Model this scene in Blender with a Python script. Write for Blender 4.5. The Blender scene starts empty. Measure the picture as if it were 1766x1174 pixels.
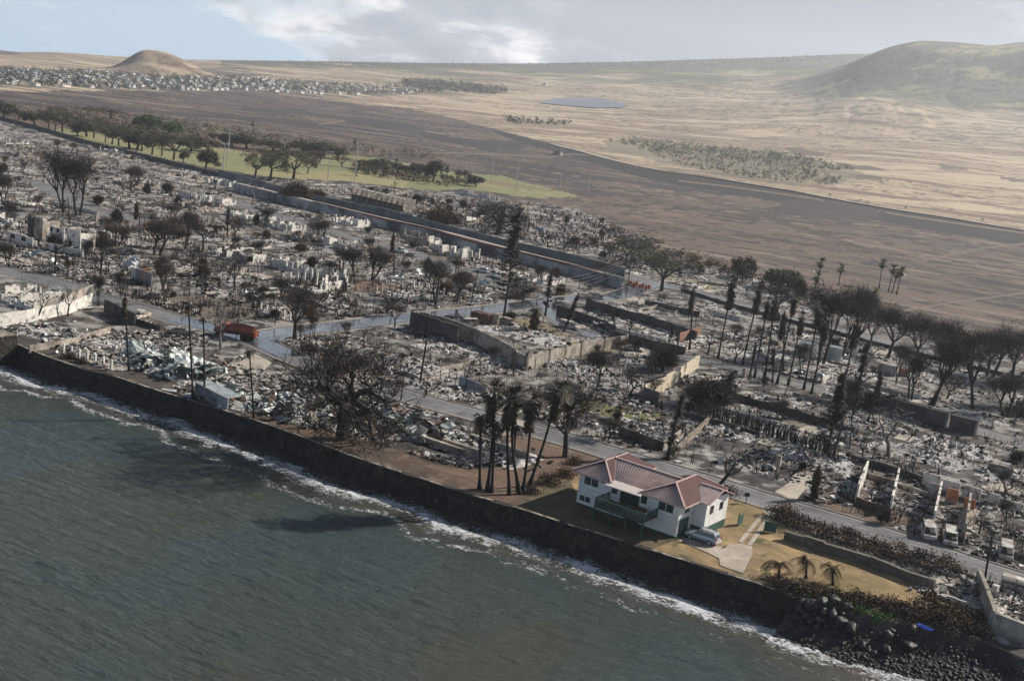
import bpy, math, random
import numpy as np
from mathutils import Vector, Matrix
random.seed(7); rng = np.random.default_rng(7)
sc = bpy.context.scene
# ---------------------------------------------------------------- camera
PW, PH = 1766, 1174
FPX, HOFF, ROLLD, CZ, G = 2000.0, 400.0, 7.3, 55.0, 3.2
PIT = math.atan(HOFF / FPX); RO = math.radians(ROLLD)
fwd = np.array([0, math.cos(PIT), -math.sin(PIT)]); up0 = np.array([0, math.sin(PIT), math.cos(PIT)]); rt0 = np.array([1.0, 0, 0])
RT = math.cos(RO) * rt0 + math.sin(RO) * up0; UP = -math.sin(RO) * rt0 + math.cos(RO) * up0
cam_d = bpy.data.cameras.new('camera'); cam = bpy.data.objects.new('camera', cam_d); sc.collection.objects.link(cam)
cam_d.sensor_fit = 'HORIZONTAL'; cam_d.sensor_width = 36; cam_d.lens = 36 * FPX / PW; cam_d.clip_start = 1; cam_d.clip_end = 30000
cam.matrix_world = Matrix(((RT[0], UP[0], -fwd[0], 0), (RT[1], UP[1], -fwd[1], 0), (RT[2], UP[2], -fwd[2], CZ), (0, 0, 0, 1)))
sc.camera = cam
# ---------------------------------------------------------------- sun and sky
SUN = np.array([0.876, 0.482, 0.0]); SUN = SUN / np.linalg.norm(SUN); EL = math.radians(31.5)
SUN = np.array([SUN[0] * math.cos(EL), SUN[1] * math.cos(EL), math.sin(EL)])
sd = bpy.data.lights.new('sun', 'SUN'); sd.energy = 5.0; sd.angle = math.radians(0.55); sd.color = (1.0, 0.93, 0.83)
so = bpy.data.objects.new('sun', sd); sc.collection.objects.link(so); so.rotation_euler = Vector(SUN).to_track_quat('Z', 'Y').to_euler(); so.location = (0, 0, 300)
w = bpy.data.worlds.new('World'); sc.world = w; w.use_nodes = True; nt = w.node_tree; N = nt.nodes; L = nt.links
N.clear()
out = N.new('ShaderNodeOutputWorld'); sky = N.new('ShaderNodeTexSky'); sky.sky_type = 'NISHITA'; sky.sun_disc = False
sky.sun_elevation = EL; sky.sun_rotation = math.atan2(SUN[0], SUN[1]); sky.dust_density = 0.8; sky.ozone_density = 1.5; sky.altitude = 50
b1 = N.new('ShaderNodeBackground'); b1.inputs[1].default_value = 0.05; L.new(sky.outputs[0], b1.inputs[0])
tc = N.new('ShaderNodeTexCoord')
def wnoise(scale, sc3, det, rough, loc=(0, 0, 0)):
    mp = N.new('ShaderNodeMapping'); mp.inputs['Scale'].default_value = sc3; mp.inputs['Location'].default_value = loc; L.new(tc.outputs['Generated'], mp.inputs[0])
    n = N.new('ShaderNodeTexNoise'); n.inputs['Scale'].default_value = scale; n.inputs['Detail'].default_value = det; n.inputs['Roughness'].default_value = rough
    L.new(mp.outputs[0], n.inputs['Vector']); return n.outputs[0]
def wm(op, a, b=None, c=None):
    n = N.new('ShaderNodeMath'); n.operation = op
    for i, v in enumerate([a, b, c]):
        if v is None: continue
        if isinstance(v, (int, float)): n.inputs[i].default_value = v
        else: L.new(v, n.inputs[i])
    return n.outputs[0]
sep = N.new('ShaderNodeSeparateXYZ'); L.new(tc.outputs['Generated'], sep.inputs[0])
c1 = wnoise(7.5, (1, 1, 3.0), 8, 0.58, (2.1, 0.3, 0.1)); c2 = wnoise(15, (1, 1, 2.6), 8, 0.6, (5.1, 1.3, 0))
grad = wm('MULTIPLY_ADD', sep.outputs[0], 1.25, 0.24); grad = wm('MINIMUM', wm('MAXIMUM', grad, -0.14), 0.26)
zz = wm('MULTIPLY', sep.outputs[2], 1.7); grad = wm('ADD', grad, wm('MINIMUM', zz, 0.12)); grad = wm('SUBTRACT', grad, wm('MULTIPLY', wm('MAXIMUM', wm('SUBTRACT', sep.outputs[2], 0.16), 0.0), 1.7))
cov = wm('ADD', c1, grad)
mr = N.new('ShaderNodeMapRange'); mr.inputs[1].default_value = 0.47; mr.inputs[2].default_value = 0.60; L.new(cov, mr.inputs[0])
cr = N.new('ShaderNodeValToRGB'); L.new(wm('ADD', wm('MULTIPLY', c2, 0.55), wm('MULTIPLY', wm('SUBTRACT', 0.95, cov), 0.75)), cr.inputs[0])
e = cr.color_ramp.elements; e[0].position = 0.40; e[0].color = (0.25, 0.285, 0.34, 1); e[1].position = 0.66; e[1].color = (1.0, 0.98, 0.95, 1)
m_ = cr.color_ramp.elements.new(0.52); m_.color = (0.37, 0.40, 0.455, 1)
b2 = N.new('ShaderNodeBackground'); b2.inputs[1].default_value = 0.85; L.new(cr.outputs[0], b2.inputs[0])
b3 = N.new('ShaderNodeBackground'); b3.inputs[0].default_value = (0.36, 0.50, 0.64, 1); b3.inputs[1].default_value = 1.0; vr = N.new('ShaderNodeMapRange'); vr.inputs[1].default_value = 0.0; vr.inputs[2].default_value = 0.45; vr.inputs[3].default_value = 0.85; vr.inputs[4].default_value = 0.0; L.new(sep.outputs[2], vr.inputs[0]); mxv = N.new('ShaderNodeMixShader'); L.new(vr.outputs[0], mxv.inputs[0]); L.new(b1.outputs[0], mxv.inputs[1]); L.new(b3.outputs[0], mxv.inputs[2])
mx = N.new('ShaderNodeMixShader'); L.new(mr.outputs[0], mx.inputs[0]); L.new(mxv.outputs[0], mx.inputs[1]); L.new(b2.outputs[0], mx.inputs[2]); L.new(mx.outputs[0], out.inputs[0])
sc.view_settings.view_transform = 'Standard'; sc.view_settings.look = 'None'; sc.view_settings.exposure = 0.60; sc.view_settings.gamma = 1
sc.cycles.max_bounces = 5; sc.cycles.diffuse_bounces = 2; sc.cycles.glossy_bounces = 2; sc.cycles.volume_bounces = 1; sc.cycles.transparent_max_bounces = 6
sc.cycles.use_denoising = True
# ---------------------------------------------------------------- helpers
def ray(x, y): return (x - PW / 2) / FPX * RT - (y - PH / 2) / FPX * UP + fwd
def P(x, y, z=G):
    d = ray(x, y); t = (z - CZ) / d[2]; return np.array([d[0] * t, d[1] * t, z])
def project(X, Y, Z):
    dz = Z - CZ; c = X * RT[0] + Y * RT[1] + dz * RT[2]; u = X * UP[0] + Y * UP[1] + dz * UP[2]; f = X * fwd[0] + Y * fwd[1] + dz * fwd[2]
    return PW / 2 + FPX * c / f, PH / 2 - FPX * u / f, f
def mpp(p): return (p[0] * fwd[0] + p[1] * fwd[1] + (p[2] - CZ) * fwd[2]) / FPX   # metres per photo pixel
def hash2(i, j, s):
    h = (i.astype(np.int64) * 374761393 + j.astype(np.int64) * 668265263 + s * 974634777) & 0xffffffff
    h = ((h ^ (h >> 13)) * 1274126177) & 0xffffffff; return ((h ^ (h >> 16)) & 0xffff) / 65535.0
def vn(x, y, s=0):
    i = np.floor(x); j = np.floor(y); fx = x - i; fy = y - j; fx = fx * fx * (3 - 2 * fx); fy = fy * fy * (3 - 2 * fy)
    a = hash2(i, j, s); b = hash2(i + 1, j, s); c = hash2(i, j + 1, s); d = hash2(i + 1, j + 1, s)
    return (a * (1 - fx) + b * fx) * (1 - fy) + (c * (1 - fx) + d * fx) * fy
def fbm(x, y, s=0, o=4):
    r = 0; a = 1; t = 0
    for k in range(o): r = r + a * vn(x, y, s + k); t += a; a *= 0.5; x = x * 2.03 + 7.1; y = y * 2.03 + 3.3
    return r / t
def inpoly(px, py, poly):
    poly = np.array(poly, float); r = np.zeros(px.shape, bool); n = len(poly)
    bb = (px > poly[:, 0].min()) & (px < poly[:, 0].max()) & (py > poly[:, 1].min()) & (py < poly[:, 1].max())
    X = px[bb]; Y = py[bb]; q = np.zeros(X.shape, bool)
    for i in range(n):
        x1, y1 = poly[i]; x2, y2 = poly[i - 1]
        if y1 == y2: continue
        c = ((y1 > Y) != (y2 > Y)) & (X < (x2 - x1) * (Y - y1) / (y2 - y1) + x1); q ^= c
    r[bb] = q; return r
def pld(x, y, pts):     # distance to a polyline
    d = np.full(np.shape(x), 1e9)
    for a, b in zip(pts[:-1], pts[1:]):
        ax, ay, bx, by = a[0], a[1], b[0], b[1]; vx, vy = bx - ax, by - ay; t = np.clip(((x - ax) * vx + (y - ay) * vy) / (vx * vx + vy * vy + 1e-9), 0, 1)
        d = np.minimum(d, np.hypot(x - ax - t * vx, y - ay - t * vy))
    return d
# ---------------------------------------------------------------- the shape of the land
ED = np.array([0.857, -0.515]); ND = np.array([0.515, 0.857])     # along the coast / inland
WALLPX = [(0, 578), (49, 605), (157, 642), (174, 642), (266, 673), (341, 695), (426, 721), (504, 748), (531, 758), (620, 793), (720, 824), (771, 841), (816, 856), (860, 867), (992, 909), (1087, 938), (1197, 973), (1289, 1002), (1366, 1027)]
WALL = [P(*c)[:2] for c in WALLPX]; WALL = [WALL[0] + (WALL[0] - WALL[2]) / np.linalg.norm(WALL[0] - WALL[2]) * 90] + WALL
SLOPEPX = [(1440, 1048), (1560, 1075), (1690, 1100), (1766, 1135), (1900, 1180)]
TOPL = WALL + [P(*c)[:2] for c in SLOPEPX]; TOPL.append(TOPL[-1] + ED * 80)
cs = np.array([p @ ED for p in TOPL]); cn = np.array([p @ ND for p in TOPL]); WEND = WALL[-1] @ ED
def coast(x, y):
    s = x * ED[0] + y * ED[1]; n = x * ND[0] + y * ND[1]; return s, n - np.interp(s, cs, cn)
SKYL = [(-500, 90), (-200, 80), (0, 87), (30, 90), (100, 90), (200, 97), (330, 103), (500, 105), (700, 108), (900, 110), (1100, 106), (1300, 100), (1450, 94), (1530, 92), (1766, 92), (2300, 90)]
def azel(px, py): d = ray(px, py); return math.atan2(d[0], d[1]), d[2] / math.hypot(d[0], d[1])
sk = np.array([azel(*c) for c in SKYL])
def far_profile(x, y):
    D = np.hypot(x, y); az = np.arctan2(x, y)
    D1 = np.interp(az, [-0.45, -0.1, 0.1, 0.22, 0.4], [900, 900, 800, 560, 460]); DR = np.interp(az, [-0.45, 0, 0.4], [3600, 4800, 5400])
    zr = CZ + DR * np.interp(az, sk[:, 0], sk[:, 1]); t = np.clip((D - D1) / (DR - D1), 0, 1)
    p = np.interp(az, [-0.45, 0, 0.3], [2.2, 1.9, 1.75])
    z = (zr - G) * (t ** p) - np.clip(D - DR, 0, 9e9) * 0.06
    roll_ = (fbm(x / 260, y / 200, 11) - 0.5) * np.clip((D - D1 - 100) / 1500, 0, 1) * 20 * np.interp(az, [-0.45, -.1, 0.3], [0.25, 0.6, 1.0]) * np.clip((DR * 1.02 - D) / 900, 0, 1)
    def bump(px, py, D0, ztop, sa, sr, k=2.0):
        a, _ = azel(px, py); X, Y = D0 * math.sin(a), D0 * math.cos(a); u = (x - X) * math.cos(a) - (y - Y) * math.sin(a); v = (x - X) * math.sin(a) + (y - Y) * math.cos(a)
        s_ = np.where(u < 0, sa[0], sa[1]); return ztop * np.exp(-(np.abs(u / s_) ** k) - np.abs(v / sr) ** 2)
    z = z + bump(258, 80, 2750, 46, (56, 104), 120, 2.3) + bump(330, 105, 2750, 9, (150, 200), 200)
    z = z + bump(1600, 75, 3900, 139, (270, 330), 430, 2.0) + bump(1850, 75, 3900, 124, (200, 700), 500) - bump(1400, 130, 3600, 25, (260, 130), 400) + bump(1500, 150, 3000, 30, (120, 200), 200)
    # ravines
    g = np.clip((D - 1800) / 900, 0, 1) * np.clip((5200 - D) / 500, 0, 1)
    rv = np.abs(fbm(az * 26 + fbm(x / 300, y / 300, 5) * 1.6, D / 2600, 21) - 0.5) * 2; z = z - g * np.clip(0.22 - rv, 0, 1) * 9 * np.interp(az, [-.4, 0, .3], [.15, .7, 1.6])
    return z + roll_
def shore_d(s): return np.interp(s - WEND, [-1, 3, 10, 20, 40], [3.6, 5.2, 6.6, 8.5, 10.5])
def height(x, y):
    x = np.asarray(x, float); y = np.asarray(y, float); s, d = coast(x, y)
    z = G + far_profile(x, y)
    sdist = shore_d(s); bank = np.where(d > -2.0, G + d * 0.85, 1.5 * (d + sdist) / np.maximum(sdist - 2.0, 1)) + (fbm(x / 1.3, y / 1.3, 3) - 0.5) * 0.35 * (d < -1)
    z = np.where(d < 0, np.where(s > WEND, np.maximum(bank, -2.5), z), z)
    z = np.where((d < 0.35) & (s <= WEND), -2.5, z)
    return z
def PT(px, py):         # where a photo pixel's ray meets the land
    d = ray(px, py); d = d / math.hypot(d[0], d[1]); D = np.concatenate([np.arange(110, 400, .25), np.arange(400, 6500, 2.0)]); zz = CZ + D * d[2]; hh = height(D * d[0], D * d[1]); k = np.argmax(hh >= zz)
    if not (hh >= zz).any(): k = len(D) - 1
    D0 = D[k]; return np.array([D0 * d[0], D0 * d[1], hh[k]])
# ---------------------------------------------------------------- object helpers
col = sc.collection; REG = []; LM = []
class MB:
    def __init__(s): s.v = []; s.f = []; s.c = []; s.n = 0
    def add(s, v, f, c=None, color=None):
        c = color if c is None else c
        v = np.asarray(v, float); f = np.asarray(f, int)
        if len(v) == 0: return
        s.v.append(v); s.f.append(f + s.n); s.n += len(v)
        if c is None: c = (1, 1, 1)
        c = np.asarray(c, float); s.c.append(np.broadcast_to(c, (len(v), 3)).copy() if c.ndim == 1 else c)
    def box(s, c, size, rot=0, tilt=None, color=None, taper=0.0):
        h = np.array(size) / 2; q = np.array([[-1, -1, -1], [1, -1, -1], [1, 1, -1], [-1, 1, -1], [-1, -1, 1], [1, -1, 1], [1, 1, 1], [-1, 1, 1]]) * h
        if taper: q[4:, :2] *= 1 - taper
        if tilt is not None: q = q @ np.array(tilt).T
        ca, sa = math.cos(rot), math.sin(rot); q = q @ np.array([[ca, sa, 0], [-sa, ca, 0], [0, 0, 1]]) + np.array(c)
        s.add(q, BOXF, color)
    def bar(s, a, b, w, h, color=None):     # box along a-b (horizontal-ish), w wide, h tall, centred
        a = np.array(a, float); b = np.array(b, float); d = b - a; l = np.linalg.norm(d); d = d / l; sd_ = np.cross([0, 0, 1], d)
        if np.linalg.norm(sd_) < 1e-3: sd_ = np.array([1.0, 0, 0])
        sd_ = sd_ / np.linalg.norm(sd_); u = np.cross(d, sd_); q = []
        for e_ in (a, b):
            for i, j in ((-1, -1), (1, -1), (1, 1), (-1, 1)): q.append(e_ + sd_ * i * w / 2 + u * j * h / 2)
        s.add(q, BOXF, color)
    def tube(s, pts, rad, n=6, color=None, cap=True):
        pts = np.asarray(pts, float); m = len(pts); rad = np.broadcast_to(rad, (m,)); T = np.gradient(pts, axis=0); T /= np.linalg.norm(T, axis=1)[:, None] + 1e-9
        ref = np.array([0, 0, 1.0]) if abs(T[0][2]) < 0.8 else np.array([1.0, 0, 0]); A = np.cross(T, ref); A /= np.linalg.norm(A, axis=1)[:, None] + 1e-9; B = np.cross(T, A)
        th = np.arange(n) * 2 * math.pi / n; V = (pts[:, None, :] + rad[:, None, None] * (np.cos(th)[None, :, None] * A[:, None, :] + np.sin(th)[None, :, None] * B[:, None, :])).reshape(-1, 3)
        i = np.arange(m - 1)[:, None] * n; j = np.arange(n)[None, :]; k = (j + 1) % n; F = np.stack([i + j, i + k, i + n + k, i + n + j], -1).reshape(-1, 4)
        s.add(V, F, color)
        if cap and n == 4: s.add(V[-4:], [[0, 1, 2, 3]], color)
        elif cap and n > 4:
            c = pts[-1]; V2 = np.vstack([V[-n:], c]); jj = np.arange(n); s.add(V2, np.stack([jj, (jj + 1) % n, np.full(n, n), np.full(n, n)], -1), color)
    def build(s, name, m, parent=None, smooth=False):
        me = bpy.data.meshes.new(name)
        if s.v:
            V = np.vstack(s.v); F = np.vstack(s.f); C = np.vstack(s.c)
            tri = F[:, 2] == F[:, 3]; ln = np.where(tri, 3, 4); st = np.concatenate([[0], np.cumsum(ln)[:-1]]); idx = np.ones(F.shape, bool); idx[tri, 3] = False; fl = F[idx]
            me.vertices.add(len(V)); me.vertices.foreach_set('co', V.astype(np.float32).ravel()); me.loops.add(len(fl)); me.loops.foreach_set('vertex_index', fl.astype(np.int32))
            me.polygons.add(len(F)); me.polygons.foreach_set('loop_start', st.astype(np.int32)); me.polygons.foreach_set('loop_total', ln.astype(np.int32))
            me.polygons.foreach_set('use_smooth', np.full(len(F), smooth)); me.update(calc_edges=True)
            at = me.color_attributes.new('Col', 'FLOAT_COLOR', 'POINT'); cc = np.ones((len(V), 4), np.float32); cc[:, :3] = C; at.data.foreach_set('color', cc.ravel())
        me.materials.append(m); o = bpy.data.objects.new(name, me); col.objects.link(o)
        if parent: o.parent = parent
        return o
BOXF = np.array([[0, 3, 2, 1], [4, 5, 6, 7], [0, 1, 5, 4], [1, 2, 6, 5], [2, 3, 7, 6], [3, 0, 4, 7]])
def root(name, loc, rz=0):
    o = bpy.data.objects.new(name, None); o.location = loc; o.rotation_euler = (0, 0, rz); o.empty_display_size = 0.3; col.objects.link(o); return o
def tag(o, label, cat, group=None, pos=None, auto=False):
    o['category'] = cat; o['label'] = label
    if group: o['group'] = group
    p = pos if pos is not None else o.location; a, b, _ = project(float(p[0]), float(p[1]), float(p[2])); REG.append([o, label, a, b, auto]); return o
def struct(o): o['kind'] = 'structure'; return o
LANDMARKS = [('the red tanker truck', 405, 570), ('the white house with the red roof', 1080, 870), ('the huge black tree by the seawall', 590, 690), ('the tall palms on the seawall', 870, 800), ('the canal wall', 640, 385), ('the wet road junction', 960, 522), ('the two-storey cream ruin', 110, 410), ('the floodlit sports field', 560, 290), ('the orange barriers', 1105, 492), ('the young coconut palms', 1400, 990), ('the roofless concrete shell', 1520, 850), ('the black picket hedge', 1320, 750), ('the burned conifer', 885, 470), ('the black grove by the bypass', 1450, 600), ('the densest black tree on the right', 1690, 680), ('the corner of the long boundary wall', 900, 620), ('the row of dark blocks', 1600, 735), ('the white column ruin', 590, 490), ('the stepped white walls', 790, 430), ('the gutted apartment block', 660, 345), ('the umbrella trees', 220, 240), ('the crumpled metal roofs', 290, 620), ('the white boundary wall', 60, 540), ('the mailbox on the coast road', 1290, 860), ('the speckled cream wall', 1150, 650), ('the burned vans', 1620, 925), ('the upper left street', 110, 340), ('the cul-de-sac', 470, 370), ('the tank by the bypass', 1430, 600)]
def where(px, py):
    n, lx, ly = min(LANDMARKS, key=lambda q: math.hypot(q[1] - px, (q[2] - py) * 1.6)); dx, dy = px - lx, py - ly
    if abs(dx) > 1.4 * abs(dy): r = 'left of' if dx < 0 else 'right of'
    else: r = 'behind' if dy < 0 else 'in front of'
    dd = math.hypot(dx, dy); return ('just ' if dd < 38 else '' if dd < 90 else 'well ') + r + ' ' + n
# ---------------------------------------------------------------- materials
MATS = {}
def mat(name, c=(0.5, 0.5, 0.5), rough=0.9, var=0.35, scale=1.2, bump=0.3, attr=False, c2=None, metal=0.0, spec=0.3, det=6, rnd=0.0, bdist=0.1, c3=None, s3=None, t3=0.6):
    if name in MATS: return MATS[name]
    m = bpy.data.materials.new(name); m.use_nodes = True; t = m.node_tree; n = t.nodes; l = t.links; b = n['Principled BSDF']
    b.inputs['Roughness'].default_value = rough; b.inputs['Metallic'].default_value = metal; b.inputs['Specular IOR Level'].default_value = spec
    co = n.new('ShaderNodeTexCoord'); geo = n.new('ShaderNodeNewGeometry')
    nz = n.new('ShaderNodeTexNoise'); nz.inputs['Scale'].default_value = scale; nz.inputs['Detail'].default_value = det; nz.inputs['Roughness'].default_value = 0.62; l.new(geo.outputs['Position'], nz.inputs['Vector'])
    rp = n.new('ShaderNodeMapRange'); rp.inputs[1].default_value = 0.3; rp.inputs[2].default_value = 0.7; rp.inputs[3].default_value = 1 - var; rp.inputs[4].default_value = 1 + var * 0.6; l.new(nz.outputs[0], rp.inputs[0])
    base = None
    if attr:
        a = n.new('ShaderNodeAttribute'); a.attribute_name = 'Col'; base = a.outputs['Color']
    elif c2 is not None:
        mxn = n.new('ShaderNodeMix'); mxn.data_type = 'RGBA'; mxn.inputs[6].default_value = (*c, 1); mxn.inputs[7].default_value = (*c2, 1)
        n2 = n.new('ShaderNodeTexNoise'); n2.inputs['Scale'].default_value = scale * 0.37; n2.inputs['Detail'].default_value = 5; l.new(geo.outputs['Position'], n2.inputs['Vector'])
        r2 = n.new('ShaderNodeMapRange'); r2.inputs[1].default_value = 0.42; r2.inputs[2].default_value = 0.58; l.new(n2.outputs[0], r2.inputs[0]); l.new(r2.outputs[0], mxn.inputs[0]); base = mxn.outputs[2]
    else:
        rgb = n.new('ShaderNodeRGB'); rgb.outputs[0].default_value = (*c, 1); base = rgb.outputs[0]
    if c3 is not None:
        mx3 = n.new('ShaderNodeMix'); mx3.data_type = 'RGBA'; l.new(base, mx3.inputs[6]); mx3.inputs[7].default_value = (*c3, 1)
        n3 = n.new('ShaderNodeTexNoise'); n3.inputs['Scale'].default_value = s3; n3.inputs['Detail'].default_value = 6; n3.inputs['Roughness'].default_value = 0.7; l.new(geo.outputs['Position'], n3.inputs['Vector'])
        r3 = n.new('ShaderNodeMapRange'); r3.inputs[1].default_value = t3 - 0.04; r3.inputs[2].default_value = t3 + 0.06; l.new(n3.outputs[0], r3.inputs[0]); l.new(r3.outputs[0], mx3.inputs[0]); base = mx3.outputs[2]
    vm = n.new('ShaderNodeVectorMath'); vm.operation = 'SCALE'; l.new(base, vm.inputs[0]); last = rp.outputs[0]
    if rnd:
        oi = n.new('ShaderNodeObjectInfo'); mm = n.new('ShaderNodeMath'); mm.operation = 'MULTIPLY_ADD'; mm.inputs[1].default_value = rnd; mm.inputs[2].default_value = 1 - rnd / 2; l.new(oi.outputs['Random'], mm.inputs[0])
        m2 = n.new('ShaderNodeMath'); m2.operation = 'MULTIPLY'; l.new(mm.outputs[0], m2.inputs[0]); l.new(last, m2.inputs[1]); last = m2.outputs[0]
    l.new(last, vm.inputs['Scale']); l.new(vm.outputs[0], b.inputs['Base Color'])
    if bump:
        bp = n.new('ShaderNodeBump'); bp.inputs['Strength'].default_value = bump; bp.inputs['Distance'].default_value = bdist; l.new(nz.outputs[0], bp.inputs['Height']); l.new(bp.outputs[0], b.inputs['Normal'])
    MATS[name] = m; return m
M_char = mat('charred_wood', (0.022, 0.019, 0.017), 0.85, 0.5, 3, 0.3)
M_twig = mat('burned_twigs', (0.042, 0.033, 0.025), 0.9, 0.4, 2, 0, rnd=0.5)
M_twigb = mat('scorched_twigs', (0.060, 0.044, 0.030), 0.9, 0.4, 2, 0, rnd=0.4)
M_bark = mat('bark', (0.055, 0.046, 0.038), 0.9, 0.5, 3, 0.3)
M_pale = mat('pale_bark', (0.16, 0.145, 0.13), 0.9, 0.4, 3, 0.3)
M_leaf = mat('living_leaves', (0.078, 0.072, 0.040), 0.75, 0.45, 0.6, 0, rnd=0.4)
M_green = mat('green_leaves', (0.060, 0.095, 0.026), 0.7, 0.45, 0.6, 0, rnd=0.3)
M_dry = mat('dry_leaves', (0.11, 0.065, 0.03), 0.85, 0.5, 0.9, 0, c2=(0.045, 0.03, 0.018))
M_frond = mat('scorched_fronds', (0.055, 0.055, 0.028), 0.7, 0.5, 1.5, 0, c2=(0.045, 0.035, 0.022))
M_frondg = mat('green_fronds', (0.10, 0.13, 0.045), 0.6, 0.4, 1.5, 0)
M_frondd = mat('dead_fronds', (0.035, 0.026, 0.018), 0.85, 0.4, 1.5, 0, c2=(0.07, 0.05, 0.03))
M_conc = mat('scorched_concrete', (0.36, 0.32, 0.27), 0.9, 0.35, 0.9, 0.3, c2=(0.22, 0.185, 0.155), c3=(0.07, 0.06, 0.055), s3=0.8, t3=0.60)
M_white = mat('ashy_white_wall', (0.60, 0.57, 0.52), 0.9, 0.25, 0.9, 0.2, c3=(0.14, 0.12, 0.11), s3=0.7, t3=0.58)
M_dark = mat('sooty_and_shaded_wall', (0.10, 0.092, 0.085), 0.9, 0.4, 0.8, 0.3, c2=(0.055, 0.05, 0.048))
M_ash = mat('ash_and_debris', attr=True, rough=0.95, var=0.45, scale=2.4, bump=0.9, det=8, bdist=0.25)
M_deb = mat('debris_pieces', attr=True, rough=0.8, var=0.3, scale=2.0, bump=0.2)
M_lava = mat('lava_rock_wall', (0.024, 0.021, 0.018), 0.9, 0.8, 1.8, 1.0, c2=(0.042, 0.037, 0.029), bdist=0.35, c3=(0.085, 0.074, 0.058), s3=0.5, t3=0.60)
M_cop = mat('wall_coping', (0.34, 0.29, 0.23), 0.9, 0.6, 2.5, 0.5, c2=(0.12, 0.10, 0.08))
M_road = mat('worn_asphalt', (0.16, 0.157, 0.157), 0.85, 0.25, 0.25, 0.15, c2=(0.13, 0.127, 0.125), c3=(0.085, 0.082, 0.08), s3=0.18, t3=0.58)
M_side = mat('pale_concrete', (0.40, 0.35, 0.29), 0.9, 0.25, 0.6, 0.2, c2=(0.32, 0.27, 0.22))
M_paint = mat('road_paint', (0.5, 0.5, 0.48), 0.7, 0.3, 3, 0)
M_steel = mat('galvanised_steel', (0.42, 0.43, 0.44), 0.5, 0.2, 2, 0, metal=0.3)
M_tin = mat('crumpled_tin', (0.40, 0.42, 0.42), 0.45, 0.35, 1.2, 0.3, c2=(0.26, 0.29, 0.28), metal=0.35)
M_car = mat('burned_car_shell', (0.33, 0.31, 0.29), 0.8, 0.4, 2.5, 0.2, c2=(0.19, 0.15, 0.12))
M_carw = mat('white_car_paint', (0.62, 0.63, 0.65), 0.3, 0.1, 2, 0, spec=0.5)
M_black = mat('black_void', (0.012, 0.012, 0.013), 0.6, 0.2, 2, 0)
M_glass = mat('dark_glass', (0.02, 0.025, 0.03), 0.08, 0.1, 2, 0, spec=0.8)
M_tyre = mat('tyre_rubber', (0.02, 0.02, 0.02), 0.8, 0.2, 4, 0)
M_rust = mat('rusty_metal', (0.15, 0.075, 0.045), 0.85, 0.5, 1.5, 0.3)
M_rock = mat('wet_black_boulder', (0.016, 0.0155, 0.015), 0.5, 0.6, 1.6, 1.0, c2=(0.05, 0.047, 0.044), bdist=0.25)
# ---------------------------------------------------------------- roads (polylines)
def Q(l): return [P(*c)[:2] for c in l]
RA = Q([(-140, 428), (-60, 450), (0, 466), (60, 478), (110, 492), (190, 520), (245, 534), (300, 551), (370, 567), (440, 588), (500, 615), (560, 638), (630, 661), (700, 683), (760, 700), (835, 719), (890, 735), (946, 749), (1005, 766), (1111, 799), (1190, 822), (1259, 843), (1320, 863), (1400, 886), (1490, 912), (1547, 930), (1600, 948), (1690, 980), (1766, 1004), (1860, 1035)])
RB = Q([(440, 588), (470, 577), (530, 568), (600, 561), (660, 553), (720, 546), (790, 540), (860, 532), (920, 524), (961, 517), (1043, 514), (1079, 507), (1115, 494), (1135, 489)])
RC = Q([(945, 520), (950, 538), (972, 558), (1010, 575), (1060, 588), (1119, 602), (1217, 624), (1268, 634), (1353, 656), (1421, 676), (1480, 690), (1560, 706), (1650, 733), (1712, 750), (1790, 772)])
RD = Q([(1040, 468), (1072, 476), (1115, 485), (1160, 496), (1211, 507), (1262, 520), (1313, 536), (1381, 554), (1440, 568), (1495, 581), (1564, 597), (1650, 619), (1766, 645), (1850, 665)])
RE = Q([(-60, 296), (28, 309), (75, 320), (103, 335), (131, 349), (169, 365), (225, 378), (290, 392)])
RF = Q([(384, 343), (422, 354), (459, 367), (497, 377), (560, 396), (617, 414), (668, 424), (702, 434), (745, 449), (796, 465), (838, 479), (880, 496), (925, 511)])
ROADS = [(RA, 7.6, 'coast_road'), (RB, 8.5, 'wet_street'), (RC, 7.0, 'side_street'), (RD, 9.0, 'bypass_road'), (RE, 9.0, 'residential_street'), (RF, 9.0, 'residential_street')]
def smooth_line(pts, step=2.0):
    pts = np.array(pts, float)
    for _ in range(2):
        q = [pts[0]]
        for a, b in zip(pts[:-1], pts[1:]): q += [a * 0.75 + b * 0.25, a * 0.25 + b * 0.75]
        pts = np.array(q + [pts[-1]])
    d = np.concatenate([[0], np.cumsum(np.hypot(*np.diff(pts, axis=0).T))]); n = max(2, int(d[-1] / step)); t = np.linspace(0, d[-1], n)
    return np.stack([np.interp(t, d, pts[:, 0]), np.interp(t, d, pts[:, 1])], 1)
def ribbon(name, pts, w, m, dz, off=0.0, hf=None, step=2.0, mb=None):
    p = smooth_line(pts, step); T = np.gradient(p, axis=0); T /= np.linalg.norm(T, axis=1)[:, None]; Nn = np.stack([-T[:, 1], T[:, 0]], 1)
    a = p + Nn * (off + w / 2); b = p + Nn * (off - w / 2); z = (height(p[:, 0], p[:, 1]) if hf else np.full(len(p), G)) + dz
    V = np.concatenate([np.c_[a, z], np.c_[b, z]]); n = len(p); i = np.arange(n - 1); F = np.stack([i, i + n, i + n + 1, i + 1], 1)
    if mb is not None: mb.add(V, F); return
    q = MB(); q.add(V, F); return struct(q.build(name, m))
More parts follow.
